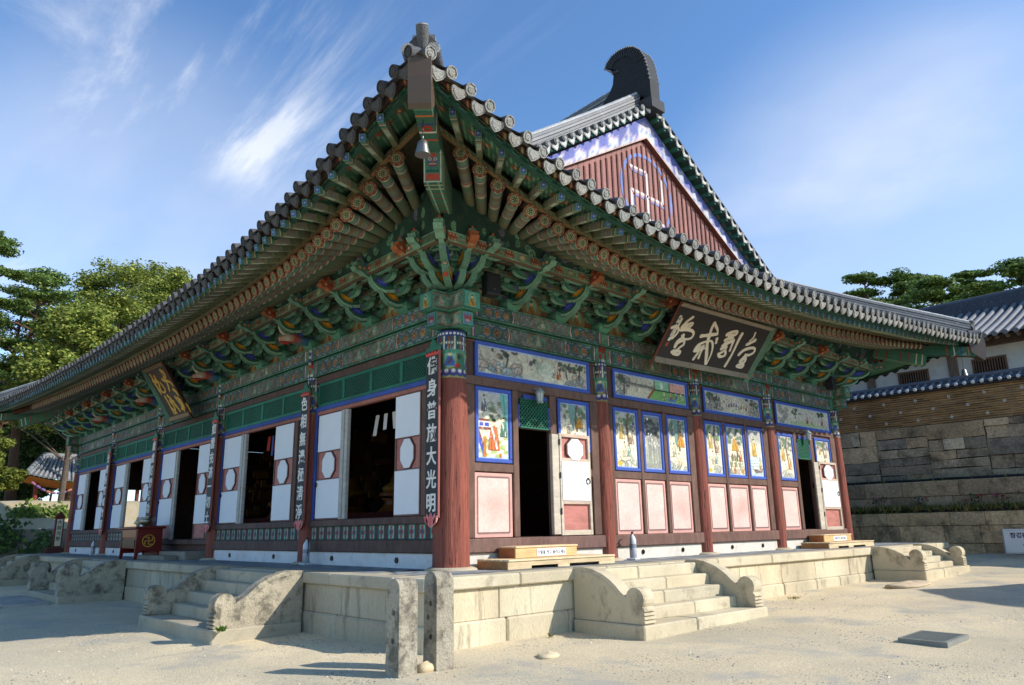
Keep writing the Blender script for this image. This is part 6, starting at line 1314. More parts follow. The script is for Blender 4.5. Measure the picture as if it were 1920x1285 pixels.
wall_lamp(2.06, "small grey metal lantern above the gable door nearest the corner"); wall_lamp(13.3, "small grey metal lantern above the far gable door")
def speaker(x, y, z, rz, label):
    root = empty("loudspeaker", (x, y, z), rz); tag(root, label, "loudspeaker", "loudspeakers under the eaves"); b = MB(); b.bbox(-.15, .15, -.12, .12, 0, .42, .015, S(38, 38, 40)); b.build("case", M["gloss"], root); b = MB(); b.bbox(-.13, .13, -.127, -.118, .03, .39, .004, S(26, 26, 28)); b.lathe((0, -.128, .1), [(.001, 0), (.02, .002), (.02, -.002)], 8, S(120, 120, 120)); b.build("grille", M["ink"], root)
speaker(.55, -.5, 4.82, rad(-12), "black loudspeaker beside the corner bracket cluster"); speaker(14.55, -.5, 4.6, rad(10), "black loudspeaker near the far gable column")
def wind_bell(p, s, label, ln):
    root = empty("wind_bell", p); tag(root, label, "wind bell", "wind bells under the roof corners"); b = MB(); b.lathe((0, 0, 0), [(.105 * s, -.22 * s), (.1 * s, -.2 * s), (.078 * s, -.1 * s), (.066 * s, -.03 * s), (.03 * s, .0), (.012 * s, .02 * s), (.012 * s, .05 * s)], 16, S(150, 148, 142)); b.build("bell", M["metal"], root); b = MB()
    for k in range(int(ln / .05)): b.tube([(0, 0, .04 * s + k * .05), (0, 0, .04 * s + k * .05 + .035)], .008, 5, S(60, 56, 52))
    b.build("chain", M["metal"], root)
wind_bell((-2.93, -3.12, 5.66), 1.0, "bronze wind bell hanging from the near roof corner", .36); wind_bell((18.55, -3.12, 5.35), 1.0, "small wind bell hanging from the far right roof corner", .5)
# ---- fire extinguishers
def extinguisher(x, y, rz, label):
    root = empty("fire_extinguisher", (x, y, PZ + .005), rz); tag(root, label, "fire extinguisher", "fire extinguishers on the platform"); b = MB(); b.lathe((0, 0, 0), [(.07, .04), (.075, .06), (.075, .4), (.055, .46), (.025, .49), (.02, .53)], 14, S(196, 198, 200), cols=[S(150, 152, 156)] * 2 + [S(206, 208, 210)] * 4); b.lathe((0, 0, 0), [(.0765, .24), (.0765, .32)], 14, S(136, 142, 152)); b.build("cylinder", M["gloss"], root)
    b = MB(); b.box(-.02, .02, -.02, .02, .52, .56, S(40, 40, 44)); b.beam((0, 0, .57), (.09, 0, .585), .02, .012, S(50, 50, 54)); b.tube([(-.02, 0, .54), (-.08, 0, .5), (-.1, 0, .35), (-.085, .01, .2)], .01, 6, S(24, 24, 26)); b.build("valve", M["gloss"], root); b = MB(); b.bbox(-.14, .14, -.1, .1, 0, .04, .01, S(206, 206, 204)); b.build("stand", M["gloss"], root)
extinguisher(4.52, -.36, .3, "silver fire extinguisher beside the second gable column"); extinguisher(-.3, 4.66, 1.5, "silver fire extinguisher by the second column of the long side"); extinguisher(-.32, 21.4, 1.5, "small fire extinguisher by the fifth column, left of the incense table")
# ---- wooden steps at the gable doors
def wood_steps(x0, label1, label2, w=2.75):
    base = empty("wooden_platform", (x0, -.36, PZ + .006)); tag(base, label1, "low platform"); b = MB(); T = S(212, 188, 148)
    for k in range(4): b.bbox(0, w, -.62 + k * .21, -.62 + k * .21 + .2, .13, .16, .006, jit(T, .12))
    b.build("deck", M["wood"], base); b = MB(); b.bbox(0, w, -.6, -.57, .05, .129, .004, jit(T, .1)); b.bbox(0, .03, -.57, .2, .0, .128, .004, S(166, 120, 74)); b.bbox(w - .03, w, -.57, .2, .0, .128, .004, S(166, 120, 74))
    for (a, c_) in ((0, .55), (1.2, 1.5), (2.3, w)): b.bbox(a, c_, -.601, -.569, .0, .051, .004, T)
    b.build("skirt", M["wood"], base)
    st = empty("wooden_step", (x0 + .5, -.3, PZ + .17)); tag(st, label2, "wooden step"); b = MB(); ww = w - 1.15; b.bbox(0, ww, -.32, .14, .17, .2, .006, T); b.build("tread", M["wood"], st); b = MB(); b.bbox(.01, ww - .01, -.30, -.27, 0, .169, .004, S(206, 172, 120)); b.bbox(.0, .03, -.269, .14, 0, .169, .004, S(150, 96, 60)); b.bbox(ww - .03, ww, -.269, .14, 0, .169, .004, S(150, 96, 60)); b.build("riser", M["wood"], st)
    s_ = MB(); s_.box(ww * .33, ww * .80, -.309, -.302, .02, .15, S(240, 240, 238)); o = s_.build("paper_notice", M["paper"], st); t = MB(); letter(t, "신발을 벗고 올라오세요", .075, (ww * .565, -.3105, .085), (1, 0, 0), (0, 0, 1), (0, -1, 0), S(40, 40, 60), .001, .0012); t.build("lettering", M["ink"], o)
wood_steps(.45, "low plank platform at the gable door nearest the corner", "pale wooden step with a paper notice, at the gable door nearest the corner"); wood_steps(12.2, "low plank platform at the far gable door", "pale wooden step with a paper notice, at the far gable door", 2.9)
# ---- incense table and what stands on it
tb = empty("incense_table", (-.86, 13.9, PZ + .006), 0); tag(tb, "dark red incense table with a gold round emblem on its side", "incense table"); RD = S(110, 34, 30); b = MB()
b.bbox(-.42, .42, -.72, .9, .86, .93, .02, RD); b.build("top", M["gloss"], tb)
b = MB(); b.bbox(-.34, -.30, -.6, .78, .3, .86, .01, S(96, 30, 26)); b.bbox(.30, .34, -.6, .78, .06, .86, .01, S(96, 30, 26)); b.prism([(-.38, 0), (-.3, 0), (-.27, .16), (-.16, .24), (.16, .24), (.27, .16), (.3, 0), (.4, 0), (.37, .2), (.35, .86), (-.35, .86)], (0, -.62, 0), (1, 0, 0), (0, 0, 1), (0, .04, 0), RD); b.prism([(-.38, 0), (-.3, 0), (-.27, .16), (.27, .16), (.3, 0), (.4, 0), (.35, .86), (-.35, .86)], (0, .8, 0), (1, 0, 0), (0, 0, 1), (0, .04, 0), RD); b.build("body", M["gloss"], tb)
b = MB(); ring(b, (-.02, -.65, .52), .17, .016, "y", S(190, 150, 60)); 
for pts in ([(-.1, .1), (0, .1), (0, -.1), (.1, -.1)], [(-.1, -.1), (-.1, 0), (.1, 0), (.1, .1)]):
    for p, q in zip(pts[:-1], pts[1:]): b.beam((-.02 + p[0], -.65, .52 + p[1]), (-.02 + q[0], -.65, .52 + q[1]), .012, .03, S(190, 150, 60), 0, (0, 0, 1) if p[1] == q[1] else (1, 0, 0))
b.build("emblem", M["gloss"], tb)
b = MB(); b.bbox(-.36, -.343, -.55, .74, .62, .84, .004, S(150, 90, 60)); b.bbox(-.365, -.345, -.5, .7, .34, .56, .004, S(40, 26, 24)); b.build("drawer_front", M["gloss"], tb)
ib = MB(); ib.lathe((0, 0, 0), [(.07, 0), (.08, .03), (.16, .07), (.2, .14), (.19, .2), (.16, .22), (.17, .25), (.2, .26)], 18, S(170, 162, 140)); ib.tube([(.19, 0, .15), (.26, 0, .18), (.25, 0, .27)], .018, 6, S(170, 162, 140)); ib.tube([(-.19, 0, .15), (-.26, 0, .18), (-.25, 0, .27)], .018, 6, S(170, 162, 140)); o = ib.build("incense_burner", M["metal"]); o.location = (-.86, 13.75, PZ + .94); tag(o, "round bronze incense burner on the red table", "incense burner")
ib = MB(); ib.lathe((0, 0, 0), [(.05, 0), (.05, .05), (.13, .1), (.1, .15), (.02, .26), (.001, .32)], 12, S(220, 206, 170)); o = ib.build("offering_lamp", M["paper"]); o.location = (-.9, 14.35, PZ + .94); tag(o, "pale cone-shaped lamp on the red incense table", "lamp")
# ================================================================ right: terraces, brick wall, storehouse
def masonry(name, X, y0, y1, rows, Ls, col, label, depth=.5, jz=.0, r=.02, m="darkstone"):
    b = MB(); q = random.Random(int(X * 10))
    for (z0, z1) in rows:
        y = y0
        while y < y1:
            L_ = q.uniform(*Ls); e = min(y1, y + L_); c = jit(q.choice(col), .2, q); a, d = z0 + q.uniform(-jz, jz), z1 + q.uniform(-jz, jz)
            xo = X + q.uniform(-.02, .02); b.bbox(xo, xo + depth, y + .006, e - .006, a + .006, d - .006, r, c); y = e
    b.box(X + .06, X + depth, y0, y1, rows[0][0], rows[-1][1] - .02, S(46, 42, 38)); o = b.build(name, M[m]); tag(o, label, "retaining wall"); return o
SA, SB_, SC = S(220, 186, 142), S(200, 172, 134), S(180, 158, 128)
masonry("retaining_wall", 22.0, -14, 24, [(-.9, -.2), (-.2, .42), (.42, .9)], (.9, 2.4), [SA, SA, SB_], "lowest terrace wall of squared brown stone beside the far end of the platform")
masonry("retaining_wall", 23.0, -14, 24, [(.9, 1.5), (1.5, 2.08)], (1.0, 2.6), [SB_, SC], "second terrace wall, dark stone with flowers at its foot")
def rough_wall(X, y0, y1, z0, z1, label):
    b = MB(); q = random.Random(77); y = y0; prev = None
    while y < y1:
        w = q.uniform(1.2, 2.6); cuts = [z0]
        while cuts[-1] < z1 - .2: cuts.append(min(z1, cuts[-1] + q.uniform(.28, .72)))
        cuts[-1] = z1
        for a, c_ in zip(cuts[:-1], cuts[1:]):
            n = 1 if q.random() < .35 else (2 if q.random() < .7 else 3); ys_ = [y] + sorted(y + w * (k + q.uniform(-.25, .25)) / n for k in range(1, n)) + [y + w]
            for ya, yb in zip(ys_[:-1], ys_[1:]):
                xo = X + q.uniform(-.05, .03); d = [q.uniform(-.05, .05) for _ in range(4)]; c = jit(q.choice([SC, SB_, S(156, 142, 122), S(190, 168, 138)]), .2, q); m_ = .012
                poly = [(ya + m_, a + m_ + d[0] * .4), ((ya + yb) / 2, a + m_ + d[1] * .5), (yb - m_, a + m_ + d[2] * .4), (yb - m_ + d[3] * .5, (a + c_) / 2), (yb - m_, c_ - m_), ((ya + yb) / 2, c_ - m_ - abs(d[1]) * .4), (ya + m_, c_ - m_), (ya + m_ + d[3] * .5, (a + c_) / 2)]
                b.prism(poly, (xo + .3, 0, 0), (0, 1, 0), (0, 0, 1), (.6, 0, 0), c)
        y += w
    b.box(X + .05, X + .55, y0, y1, z0, z1 - .02, S(40, 37, 33)); o = b.build("retaining_wall", M["darkstone"]); tag(o, label, "retaining wall")
rough_wall(24.0, -14, 24, 1.9, 4.32, "tall blackened stone wall under the layered brick wall")
for (x0, x1, z, lb) in ((22.4, 23.05, .86, "a"), (23.4, 24.05, 2.04, "b")):
    b = MB(); b.box(x0, x1, -14, 24, z - .3, z, S(92, 82, 58)); o = b.build("terrace_soil", M["ground"]); tag(o, kind="structure")
def hose(X, z, label):
    b = MB(); q = random.Random(int(z * 100)); b.tube([(X + q.uniform(-.03, .03), y, z + .03 + q.uniform(-.015, .02)) for y in np.arange(-14, 20, .8)], .04, 8, S(34, 36, 44)); o = b.build("hose", M["gloss"]); tag(o, label, "hose")
hose(22.12, .93, "black water hose lying on the edge of the lowest terrace"); hose(23.15, 2.1, "black water hose along the edge of the second terrace"); hose(23.75, 2.12, "upper hose at the foot of the blackened stone wall")
def ground_cover(x0, x1, z, n, seed, cols, h, name, label, y0=-8, y1=8):
    q = random.Random(seed); b = MB()
    for _ in range(n):
        x, y = q.uniform(x0, x1), q.uniform(y0, y1); a = q.uniform(0, 6.28); l = h * q.uniform(.4, 1.2); w = l * .18; t = V((math.cos(a) * .7, math.sin(a) * .7, q.uniform(.4, 1.4))).normalized() * l; sd = V((-math.sin(a), math.cos(a), 0)) * w; o = V((x, y, z))
        b.add([o - sd, o + sd, o + t], [(0, 1, 2)], q.choice(cols))
    o = b.build(name, M["leaf"]); tag(o, label, "grass", kind="stuff")
ground_cover(22.08, 22.95, .9, 9000, 3, [S(120, 124, 60), S(150, 142, 80), S(96, 106, 50), S(170, 150, 100)], .34, "grass", "short dry grass growing on the lowest terrace")
ground_cover(23.1, 23.95, 2.08, 1500, 4, [S(90, 104, 50), S(150, 142, 90)], .2, "grass", "sparse weeds on the second terrace")
def flower_clump(x, y, z, seed, label, cols, n=120, h=.62):
    q = random.Random(seed); root = empty("flowering_plant", (x, y, z)); tag(root, label, "flowering plant", "flowers on the terraces"); b = MB(); f = MB()
    for _ in range(n):
        a = q.uniform(0, 6.28); rr = q.uniform(0, .3); o = V((rr * math.cos(a), rr * math.sin(a), q.uniform(.0, h))); l = q.uniform(.05, .12); d = V((q.uniform(-1, 1), q.uniform(-1, 1), q.uniform(-.2, 1))).normalized() * l; s = d.cross(V((0, 0, 1))).normalized() * l * .3
        b.add([o, o + d * .5 + s, o + d, o + d * .5 - s], [(0, 1, 2, 3)], q.choice([S(70, 92, 44), S(96, 112, 56), S(52, 76, 38)]))
    for _ in range(4):
        a = q.uniform(0, 6.28); rr = q.uniform(0, .3); o = V((rr * math.cos(a), rr * math.sin(a), h * q.uniform(.7, 1.1))); c = q.choice(cols)
        for k in range(6): aa = k * 1.05; p = V((-.2, math.cos(aa), math.sin(aa))) * .042; f.add([o, o + p + V((0, -p.z, p.y)) * .4, o + p * 1.3, o + p - V((0, -p.z, p.y)) * .4], [(0, 1, 2, 3)], c)
        b.beam((o.x * .6, o.y * .6, 0), o, .01, .01, S(80, 100, 50))
    b.build("leaves", M["leaf"], root); f.build("blossom", M["leaf"], root)
for (y, s_, lb, cols) in ((1.75, 1, "pink flowers on the first terrace, nearest the hall", [S(206, 110, 150), S(226, 180, 200)]), (.25, 2, "dark pink flower clump in the middle of the first terrace", [S(196, 70, 110), S(216, 200, 206)]), (-1.6, 3, "bushy green clump with red flowers on the first terrace", [S(190, 80, 80), S(206, 140, 150)]), (-2.5, 4, "pink flower clump at the right edge of the first terrace", [S(206, 80, 130)])): flower_clump(22.75, y, .87, s_, lb, cols)
# brick wall of clay and tile layers with a tiled coping
bw = empty("brick_wall", (24.15, 0, 4.3)); tag(bw, "ochre wall of thin clay and tile layers with a tiled coping, above the blackened stone", "wall"); b = MB(); b.box(0.03, .5, -14, 24, .0, 1.34, S(214, 176, 126)); q = random.Random(3)
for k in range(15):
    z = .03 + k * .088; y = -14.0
    while y < 24: e = y + q.uniform(.3, .7); b.bbox(-.035 + q.uniform(-.015, .012), .1, y + .006, e - .006, z + q.uniform(-.008, .008), z + .026 + q.uniform(0, .012), .005, jit(q.choice([S(150, 124, 96), S(122, 98, 74), S(108, 92, 78)]), .16, q)); y = e  # thin tile slabs, with the tile edges' shadow lines put into their dark browns
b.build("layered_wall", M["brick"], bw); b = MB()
for r_ in range(3):
    y = -13.5 + (r_ % 2) * .62 + .2
    while y < 23: b.tube([(-.055, y, .25 + r_ * .4), (.1, y, .25 + r_ * .4)], .065, 12, S(190, 176, 156)); y += 1.24
b.build("round_stud", M["plaster"], bw)
b = MB(); b.box(-.22, .62, -14, 24, 1.34, 1.42, S(54, 56, 64)); P = [[(x, y, z) for y in (-14, 24)] for x, z in ((-.3, 1.43), (.2, 1.72), (.7, 1.43))]; b.grid(np.array(P), S(70, 72, 78), 0, False, True)
b.tube([(.2, -14, 1.74), (.2, 24, 1.74)], .1, 10, S(90, 92, 96))
y = -13.9
while y < 24: b.tube([(.2, y, 1.71), (-.32, y, 1.45)], .062, 8, S(96, 98, 102)); b.tube([(-.32, y, 1.452), (-.345, y, 1.44)], [.075, .06], 10, S(226, 224, 216)); y += .30
b.build("tiled_coping", M["tile"], bw)
# storehouse behind the wall
sh = empty("storehouse", (27, 0, 3.5)); tag(sh, "long white-plastered storehouse with slatted windows and dark tiled roof behind the brick wall", "building"); b = MB(); b.box(0, .3, -16, 24, 0, 4.8, S(214, 208, 194)); b.box(.2, 14, 23.7, 24, 0, 4.8, S(206, 200, 186)); b.build("wall", M["plaster"], sh)
for y in (3.05, -.42, -3.6, -7.0, 6.6, 10.1, 13.6): b = MB(); b.bbox(-.12, .1, y - .18, y + .18, 0, 4.7, .02, S(116, 98, 82)); b.build("post", M["timber"], sh)
b = MB(); b.bbox(-.1, .1, -16, 24, 4.15, 4.5, .02, S(104, 88, 76)); b.build("eave_beam", M["timber"], sh)
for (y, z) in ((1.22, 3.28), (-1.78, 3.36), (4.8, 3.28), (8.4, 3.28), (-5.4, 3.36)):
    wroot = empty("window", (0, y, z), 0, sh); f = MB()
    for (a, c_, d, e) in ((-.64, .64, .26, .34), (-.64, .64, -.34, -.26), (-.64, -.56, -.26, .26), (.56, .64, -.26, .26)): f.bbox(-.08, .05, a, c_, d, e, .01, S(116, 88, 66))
    f.build("frame", M["timber"], wroot); f = MB(); f.box(-.012, .03, -.56, .56, -.26, .26, S(30, 26, 24)); f.build("dark_panel", M["dark"], wroot); f = MB()  # dark panel on the solid wall paints the shade inside the window
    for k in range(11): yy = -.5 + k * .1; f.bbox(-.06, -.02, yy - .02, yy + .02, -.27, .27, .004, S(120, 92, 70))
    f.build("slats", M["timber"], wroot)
b = MB(); EX, EZ, RX, RZ = -1.35, 4.35, 4.6, 6.85
def rz_(f): return EZ + (RZ - EZ) * (f * .9 + .1 * f * f)
rows = [[(EX + (RX - EX) * f, y, rz_(f)) for y in np.linspace(-17, 25.2, 12)] for f in np.linspace(0, 1, 10)]; b.grid(np.array(rows), S(52, 53, 58), 0, True, True); rows = [[(RX + (RX - EX) * f, y, rz_(1 - f)) for y in (-17, 25.2)] for f in np.linspace(0, 1, 8)]; b.grid(np.array(rows), S(52, 53, 58), 0, True, True)
y = -16.9
while y < 25.2:
    b.tube([(EX + (RX - EX) * f - .02, y, rz_(f) + .01) for f in np.linspace(0, .99, 10)], .105, 8, S(112, 113, 116)); y += .37
b.build("roof", M["tile"], sh); b = MB(); b.box(RX - .25, RX + .25, -17, 25.3, RZ - .1, RZ + .55, S(56, 58, 66)); b.tube([(RX, -17, RZ + .58), (RX, 25.3, RZ + .58)], .16, 10, S(76, 78, 84)); b.build("ridge", M["tile"], sh)
b = MB(); y = -16.9
while y < 25: b.tube([(.2, y, 4.75), (-1.1, y, 4.25)], .085, 8, S(110, 92, 78)); y += .37
b.build("rafters", M["timber"], sh)["kind"] = "stuff"
# notice board at the right edge
sg = empty("notice_board", (21.0, -3.72, -.55)); tag(sg, "white notice board with dark lettering and a red diamond at the right edge", "sign"); b = MB(); b.bbox(-.03, .03, -.95, .95, .06, .84, .01, S(232, 232, 232)); b.build("panel", M["ink"], sg); b = MB()
for s in (-1, 1): b.box(-.05, .05, s * .95 - .02, s * .95 + .02, 0, .86, S(150, 150, 150))
b.build("frame", M["gloss"], sg); b = MB(); letter(b, "장경판전 안내", .185, (-.032, .22, .64), (0, -1, 0), (0, 0, 1), (-1, 0, 0), S(40, 48, 96), .002, .006)
for z in (.1, .8): b.box(-.034, -.031, -.9, .9, z - .004, z + .004, S(150, 156, 170))
b.build("lettering", M["ink"], sg); b = MB(); b.prism([(-.27, 0), (-.2, .1), (-.06, .235), (.06, .235), (.2, .1), (.27, 0), (.2, -.1), (.06, -.235), (-.06, -.235), (-.2, -.1)], (-.034, .15, .33), (0, -1, 0), (0, 0, 1), (.006, 0, 0), S(206, 44, 44)); b.box(-.042, -.036, .15 - .05, .15 + .05, .2, .46, S(240, 226, 220)); b.build("red_diamond", M["ink"], sg)
# ================================================================ trees
def leafy(b, c, r, n, q, cols, size, flat=.7):
    for _ in range(n):
        d = V((q.gauss(0, 1), q.gauss(0, 1), q.gauss(0, 1))); d.normalize(); rr = q.random() ** .45; p = V(c) + V((d.x * r[0], d.y * r[1], d.z * r[2])) * rr
        a = V((q.uniform(-1, 1), q.uniform(-1, 1), q.uniform(-.5, .5) * flat)).normalized(); n_ = (d * .4 + V((q.uniform(-1, 1), q.uniform(-1, 1), q.uniform(.2, 1.5)))).normalized(); s = a.cross(n_).normalized(); a = n_.cross(s); l = size * q.uniform(.6, 1.3)
        b.add([p - a * l, p + s * l * .55, p + a * l, p - s * l * .55], [(0, 1, 2, 3)], q.choice(cols))
PINE = [S(116, 138, 66), S(90, 116, 56), S(140, 154, 78), S(74, 102, 54)]; BROAD = [S(142, 150, 68), S(122, 136, 60), S(164, 166, 82), S(100, 118, 54)]; DARKL = [S(70, 90, 48), S(84, 102, 52), S(56, 76, 42)]
def pine(x, y, z0, h, w, seed, label, group, pads=16, crown=.5, lean=0.0, cols=PINE, leafn=560, size=.12, flat=.24):
    q = random.Random(seed); root = empty("pine_tree", (x, y, z0)); tag(root, label, "pine tree", group); t = MB(); f = MB(); tp = lambda k: V((lean * k * k * h + .25 * math.sin(k * 5 + seed), .25 * math.cos(k * 4 + seed), h * k)); r0 = .022 * h
    t.tube([tp(k) for k in np.linspace(0, 1, 10)], [r0 * (1 - .85 * k) for k in np.linspace(0, 1, 10)], 8, S(88, 66, 52)); 
    for i in range(pads):
        k = 1 - crown * (i + q.random() * .6) / pads; a = i * 2.4 + q.uniform(-.5, .5); rel = (1 - k) / crown; rr = w * (.12 + .88 * (rel ** .55)) * q.uniform(.45, 1.0) * (1 - .25 * rel); o = tp(k); e = o + V((math.cos(a) * rr, math.sin(a) * rr, q.uniform(-.02, .14) * rr + .25)); m = (o + e) / 2 + V((0, 0, .12 * rr)); t.tube([o, m, e], [r0 * .3, r0 * .2, .02], 5, S(96, 72, 56))
        pr = w * q.uniform(.22, .40); 
        for c in [(e, 1.0)] + [(e + V((q.uniform(-1, 1), q.uniform(-1, 1), q.uniform(-.15, .3))) * pr * .9, .65) for _ in range(3)]: leafy(f, c[0], (pr * c[1], pr * c[1], pr * flat * c[1]), int(leafn * c[1] * .55), q, cols, size, .4)
    leafy(f, tp(1.0), (w * .26, w * .26, w * .14), leafn, q, cols, size, .4); t.build("trunk", M["bark"], root); f.build("crown", M["leaf"], root)
def broadleaf(x, y, z0, h, w, seed, label, group, clumps=34, cols=BROAD, leafn=420, size=.15, low=.3):
    q = random.Random(seed); root = empty("broadleaf_tree", (x, y, z0)); tag(root, label, "tree", group); t = MB(); f = MB(); r0 = .015 * h; t.tube([(0, 0, 0), (.1, .05, h * .3), (.05, -.1, h * .6), (0, 0, h * .9)], [r0, r0 * .8, r0 * .5, .04], 8, S(96, 84, 72))
    for i in range(clumps):
        u = q.uniform(low, 1.0); prof = math.sin(min(1, (1.02 - u) / (1 - low) * 1.15) * math.pi * .5) ** .6; a = i * 2.4 + q.uniform(-.4, .4); rr = w * prof * q.uniform(.35, 1.0); e = V((math.cos(a) * rr, math.sin(a) * rr, h * u)); o = V((0, 0, h * max(.2, u - .22))); t.tube([o, (o + e) / 2 + V((0, 0, .2)), e], [r0 * .35, r0 * .2, .025], 5, S(96, 84, 72)); pr = w * q.uniform(.2, .34)
        leafy(f, e, (pr, pr, pr * .55), leafn, q, cols, size); leafy(f, e + V((q.uniform(-1, 1), q.uniform(-1, 1), q.uniform(-.2, .4))) * pr, (pr * .6, pr * .6, pr * .35), leafn // 2, q, cols, size)
    t.build("trunk", M["bark"], root); f.build("crown", M["leaf"], root)
GL, GR = "trees beyond the left end of the hall", "pines on the slope behind the storehouse"
def tree_at(fn, x, Y, top, z0, w, seed, label, **k): fn(x, Y, z0, top - z0, w, seed, label, GL, **k)
tree_at(pine, -1.38, 52, 21.57, 2.8, 3.6, 1, "tallest pine at the left edge of the view, with ragged flat tiers", crown=.62, pads=20)
tree_at(pine, 1.84, 55, 20.77, 2.8, 4.4, 2, "pine with a forked reddish trunk, second from the left edge", crown=.5, pads=18, lean=.02)
tree_at(pine, 2.16, 64, 20.94, 2.8, 5.0, 3, "darker pine set back behind the forked one", crown=.75, pads=20, cols=DARKL)
tree_at(broadleaf, 9.3, 60, 24.4, 2.8, 6.6, 4, "broad yellow-green tree rising behind the long roof", clumps=80)
tree_at(broadleaf, 15.0, 66, 26.6, 2.8, 5.5, 5, "rounded yellow-green tree half hidden by the roof edge", clumps=64)
tree_at(broadleaf, 4.3, 50, 17.1, 2.8, 4.6, 6, "lower spreading olive-green tree left of the broad tree", clumps=64, low=.4)
tree_at(pine, 8.84, 70, 21.0, 2.8, 5.0, 7, "dark shaded pine between the trunks", cols=DARKL, crown=.8, pads=20)
tree_at(pine, -1.92, 60, 19.13, 2.8, 5.0, 12, "pine mostly outside the left edge", crown=.7, pads=16)
tree_at(broadleaf, -.7, 46.5, 7.2, 2.2, 2.1, 8, "small bright green tree below the far eave at the left edge", clumps=26, low=.2, cols=[S(136, 140, 60), S(112, 122, 50), S(92, 106, 44)])
tree_at(broadleaf, 5.18, 58, 8.6, 2.6, 3.2, 9, "shaded small tree behind the little pavilion roof", clumps=24, low=.15, cols=DARKL)
tree_at(broadleaf, 5.96, 75, 12.8, 2.6, 6.0, 10, "dark leafy tree deep under the far eave", clumps=30, low=.1, cols=DARKL, size=.28)
tree_at(broadleaf, 2.18, 80, 16.91, 2.6, 7, 11, "distant dark tree at the left edge of the yard", clumps=30, low=.1, cols=DARKL, size=.28)
def pine_r(X, y, top, w, seed, label, z0=7.0, **k): pine(X, y, z0, top - .5 - z0, w, seed, label, GR, **k)
pine_r(52, 11.99, 20.56, 3.6, 21, "leftmost pine above the storehouse roof, beside the hall's roof", crown=.6, pads=18); pine_r(54, 9.95, 20.27, 4.2, 22, "dense layered pine behind the storehouse ridge", crown=.6, pads=22); pine_r(50, 6.85, 18.26, 3.8, 23, "low wide pine near the middle of the storehouse ridge", crown=.6, pads=20)
pine_r(56, 5.86, 19.83, 2.4, 24, "slim pine with a flat umbrella top above the ridge", crown=.14, pads=8); pine_r(52, 5.84, 17.18, 3.4, 25, "low pine under the umbrella-topped one", crown=.6, pads=16); pine_r(54, 4.24, 17.52, 3.2, 26, "small pine between the umbrella-topped one and the right edge", crown=.6, pads=14); pine_r(50, .94, 18.06, 3.6, 27, "tallest pine of the slope at the right edge", crown=.6, pads=20)
b = MB(); yy, xx = np.meshgrid(np.linspace(-40, 90, 40), np.linspace(44, 200, 30)); b.grid(np.stack([xx, yy, np.clip((xx - 44) * .16, 0, 14) + 5.5 * np.clip((xx - 44) / 8, 0, 1) - .6 + vnoise(xx, yy, .12, 8) * 2], -1), S(74, 78, 46), 0, True, True); tag(b.build("hill", M["ground"]), kind="structure")
# ================================================================ left: terrace, pavilion, sign post
masonry_l = MB(); q = random.Random(9)
for r_, (z0, z1) in enumerate(((-1.3, -.5), (-.5, .3), (.3, 1.05))):
    x = -30.0
    while x < 16: e = x + q.uniform(.8, 1.8); masonry_l.bbox(x + .006, e - .006, 37 + r_ * .03, 37.6, z0, z1 - .008, .03, jit(q.choice([S(140, 128, 110), S(120, 112, 100), S(158, 144, 122)]), .14, q)); x = e
masonry_l.box(-30, 16, 37.1, 37.5, -1.2, 1.0, S(70, 64, 56)); tag(masonry_l.build("retaining_wall", M["stone"]), "low terrace wall beyond the left end of the hall", "retaining wall")
b = MB(); xx, yy = np.meshgrid(np.linspace(-60, 40, 60), np.concatenate([np.linspace(37.4, 41, 10), np.linspace(42, 120, 24)])); b.grid(np.stack([xx, yy, 1.0 + np.clip((yy - 37.4) * .9, 0, 1.6) + vnoise(xx, yy, .8, 2) * .25], -1), S(170, 154, 120), 0, True); tag(b.build("terrace", M["ground"]), kind="structure")
def ivy(x0, x1, z0, z1, Y, n, seed, label, cols):
    q = random.Random(seed); b = MB()
    for _ in range(n):
        u = q.gauss(.5, .22); v = q.gauss(.5, .25); p = V((x0 + (x1 - x0) * u, Y + q.uniform(-.25, .35), z0 + (z1 - z0) * v)); l = q.uniform(.08, .16); a = V((q.uniform(-1, 1), q.uniform(-.4, .4), q.uniform(-1, 1))).normalized(); s = a.cross(V((q.uniform(-.4, .4), -1, q.uniform(0, .8)))).normalized(); b.add([p - a * l, p + s * l * .7, p + a * l, p - s * l * .7], [(0, 1, 2, 3)], q.choice(cols))
    o = b.build("ivy", M["leaf"]); tag(o, label, "ivy")
VG = [S(98, 122, 44), S(80, 104, 38), S(120, 136, 56)]
ivy(-.5, 1.3, 1.1, 2.2, 38.3, 900, 1, "bright ivy hanging over the terrace wall left of the slender sign post", VG); ivy(1.2, 2.6, 1.2, 2.2, 38.3, 600, 2, "ivy patch on the terrace wall right of the slender sign post", VG); ivy(-2.6, .2, -.2, 1.5, 36.8, 900, 4, "ivy trailing over the terrace wall at the left edge of the view", DARKL + VG[:1]); ivy(.2, 1.7, -1.1, .6, 36.4, 800, 3, "dark shrub at the foot of the terrace wall", DARKL)
pv = empty("pavilion", (4.0, 52, 1.6)); tag(pv, "small pavilion roof with a string of lanterns beyond the left end of the hall", "pavilion")
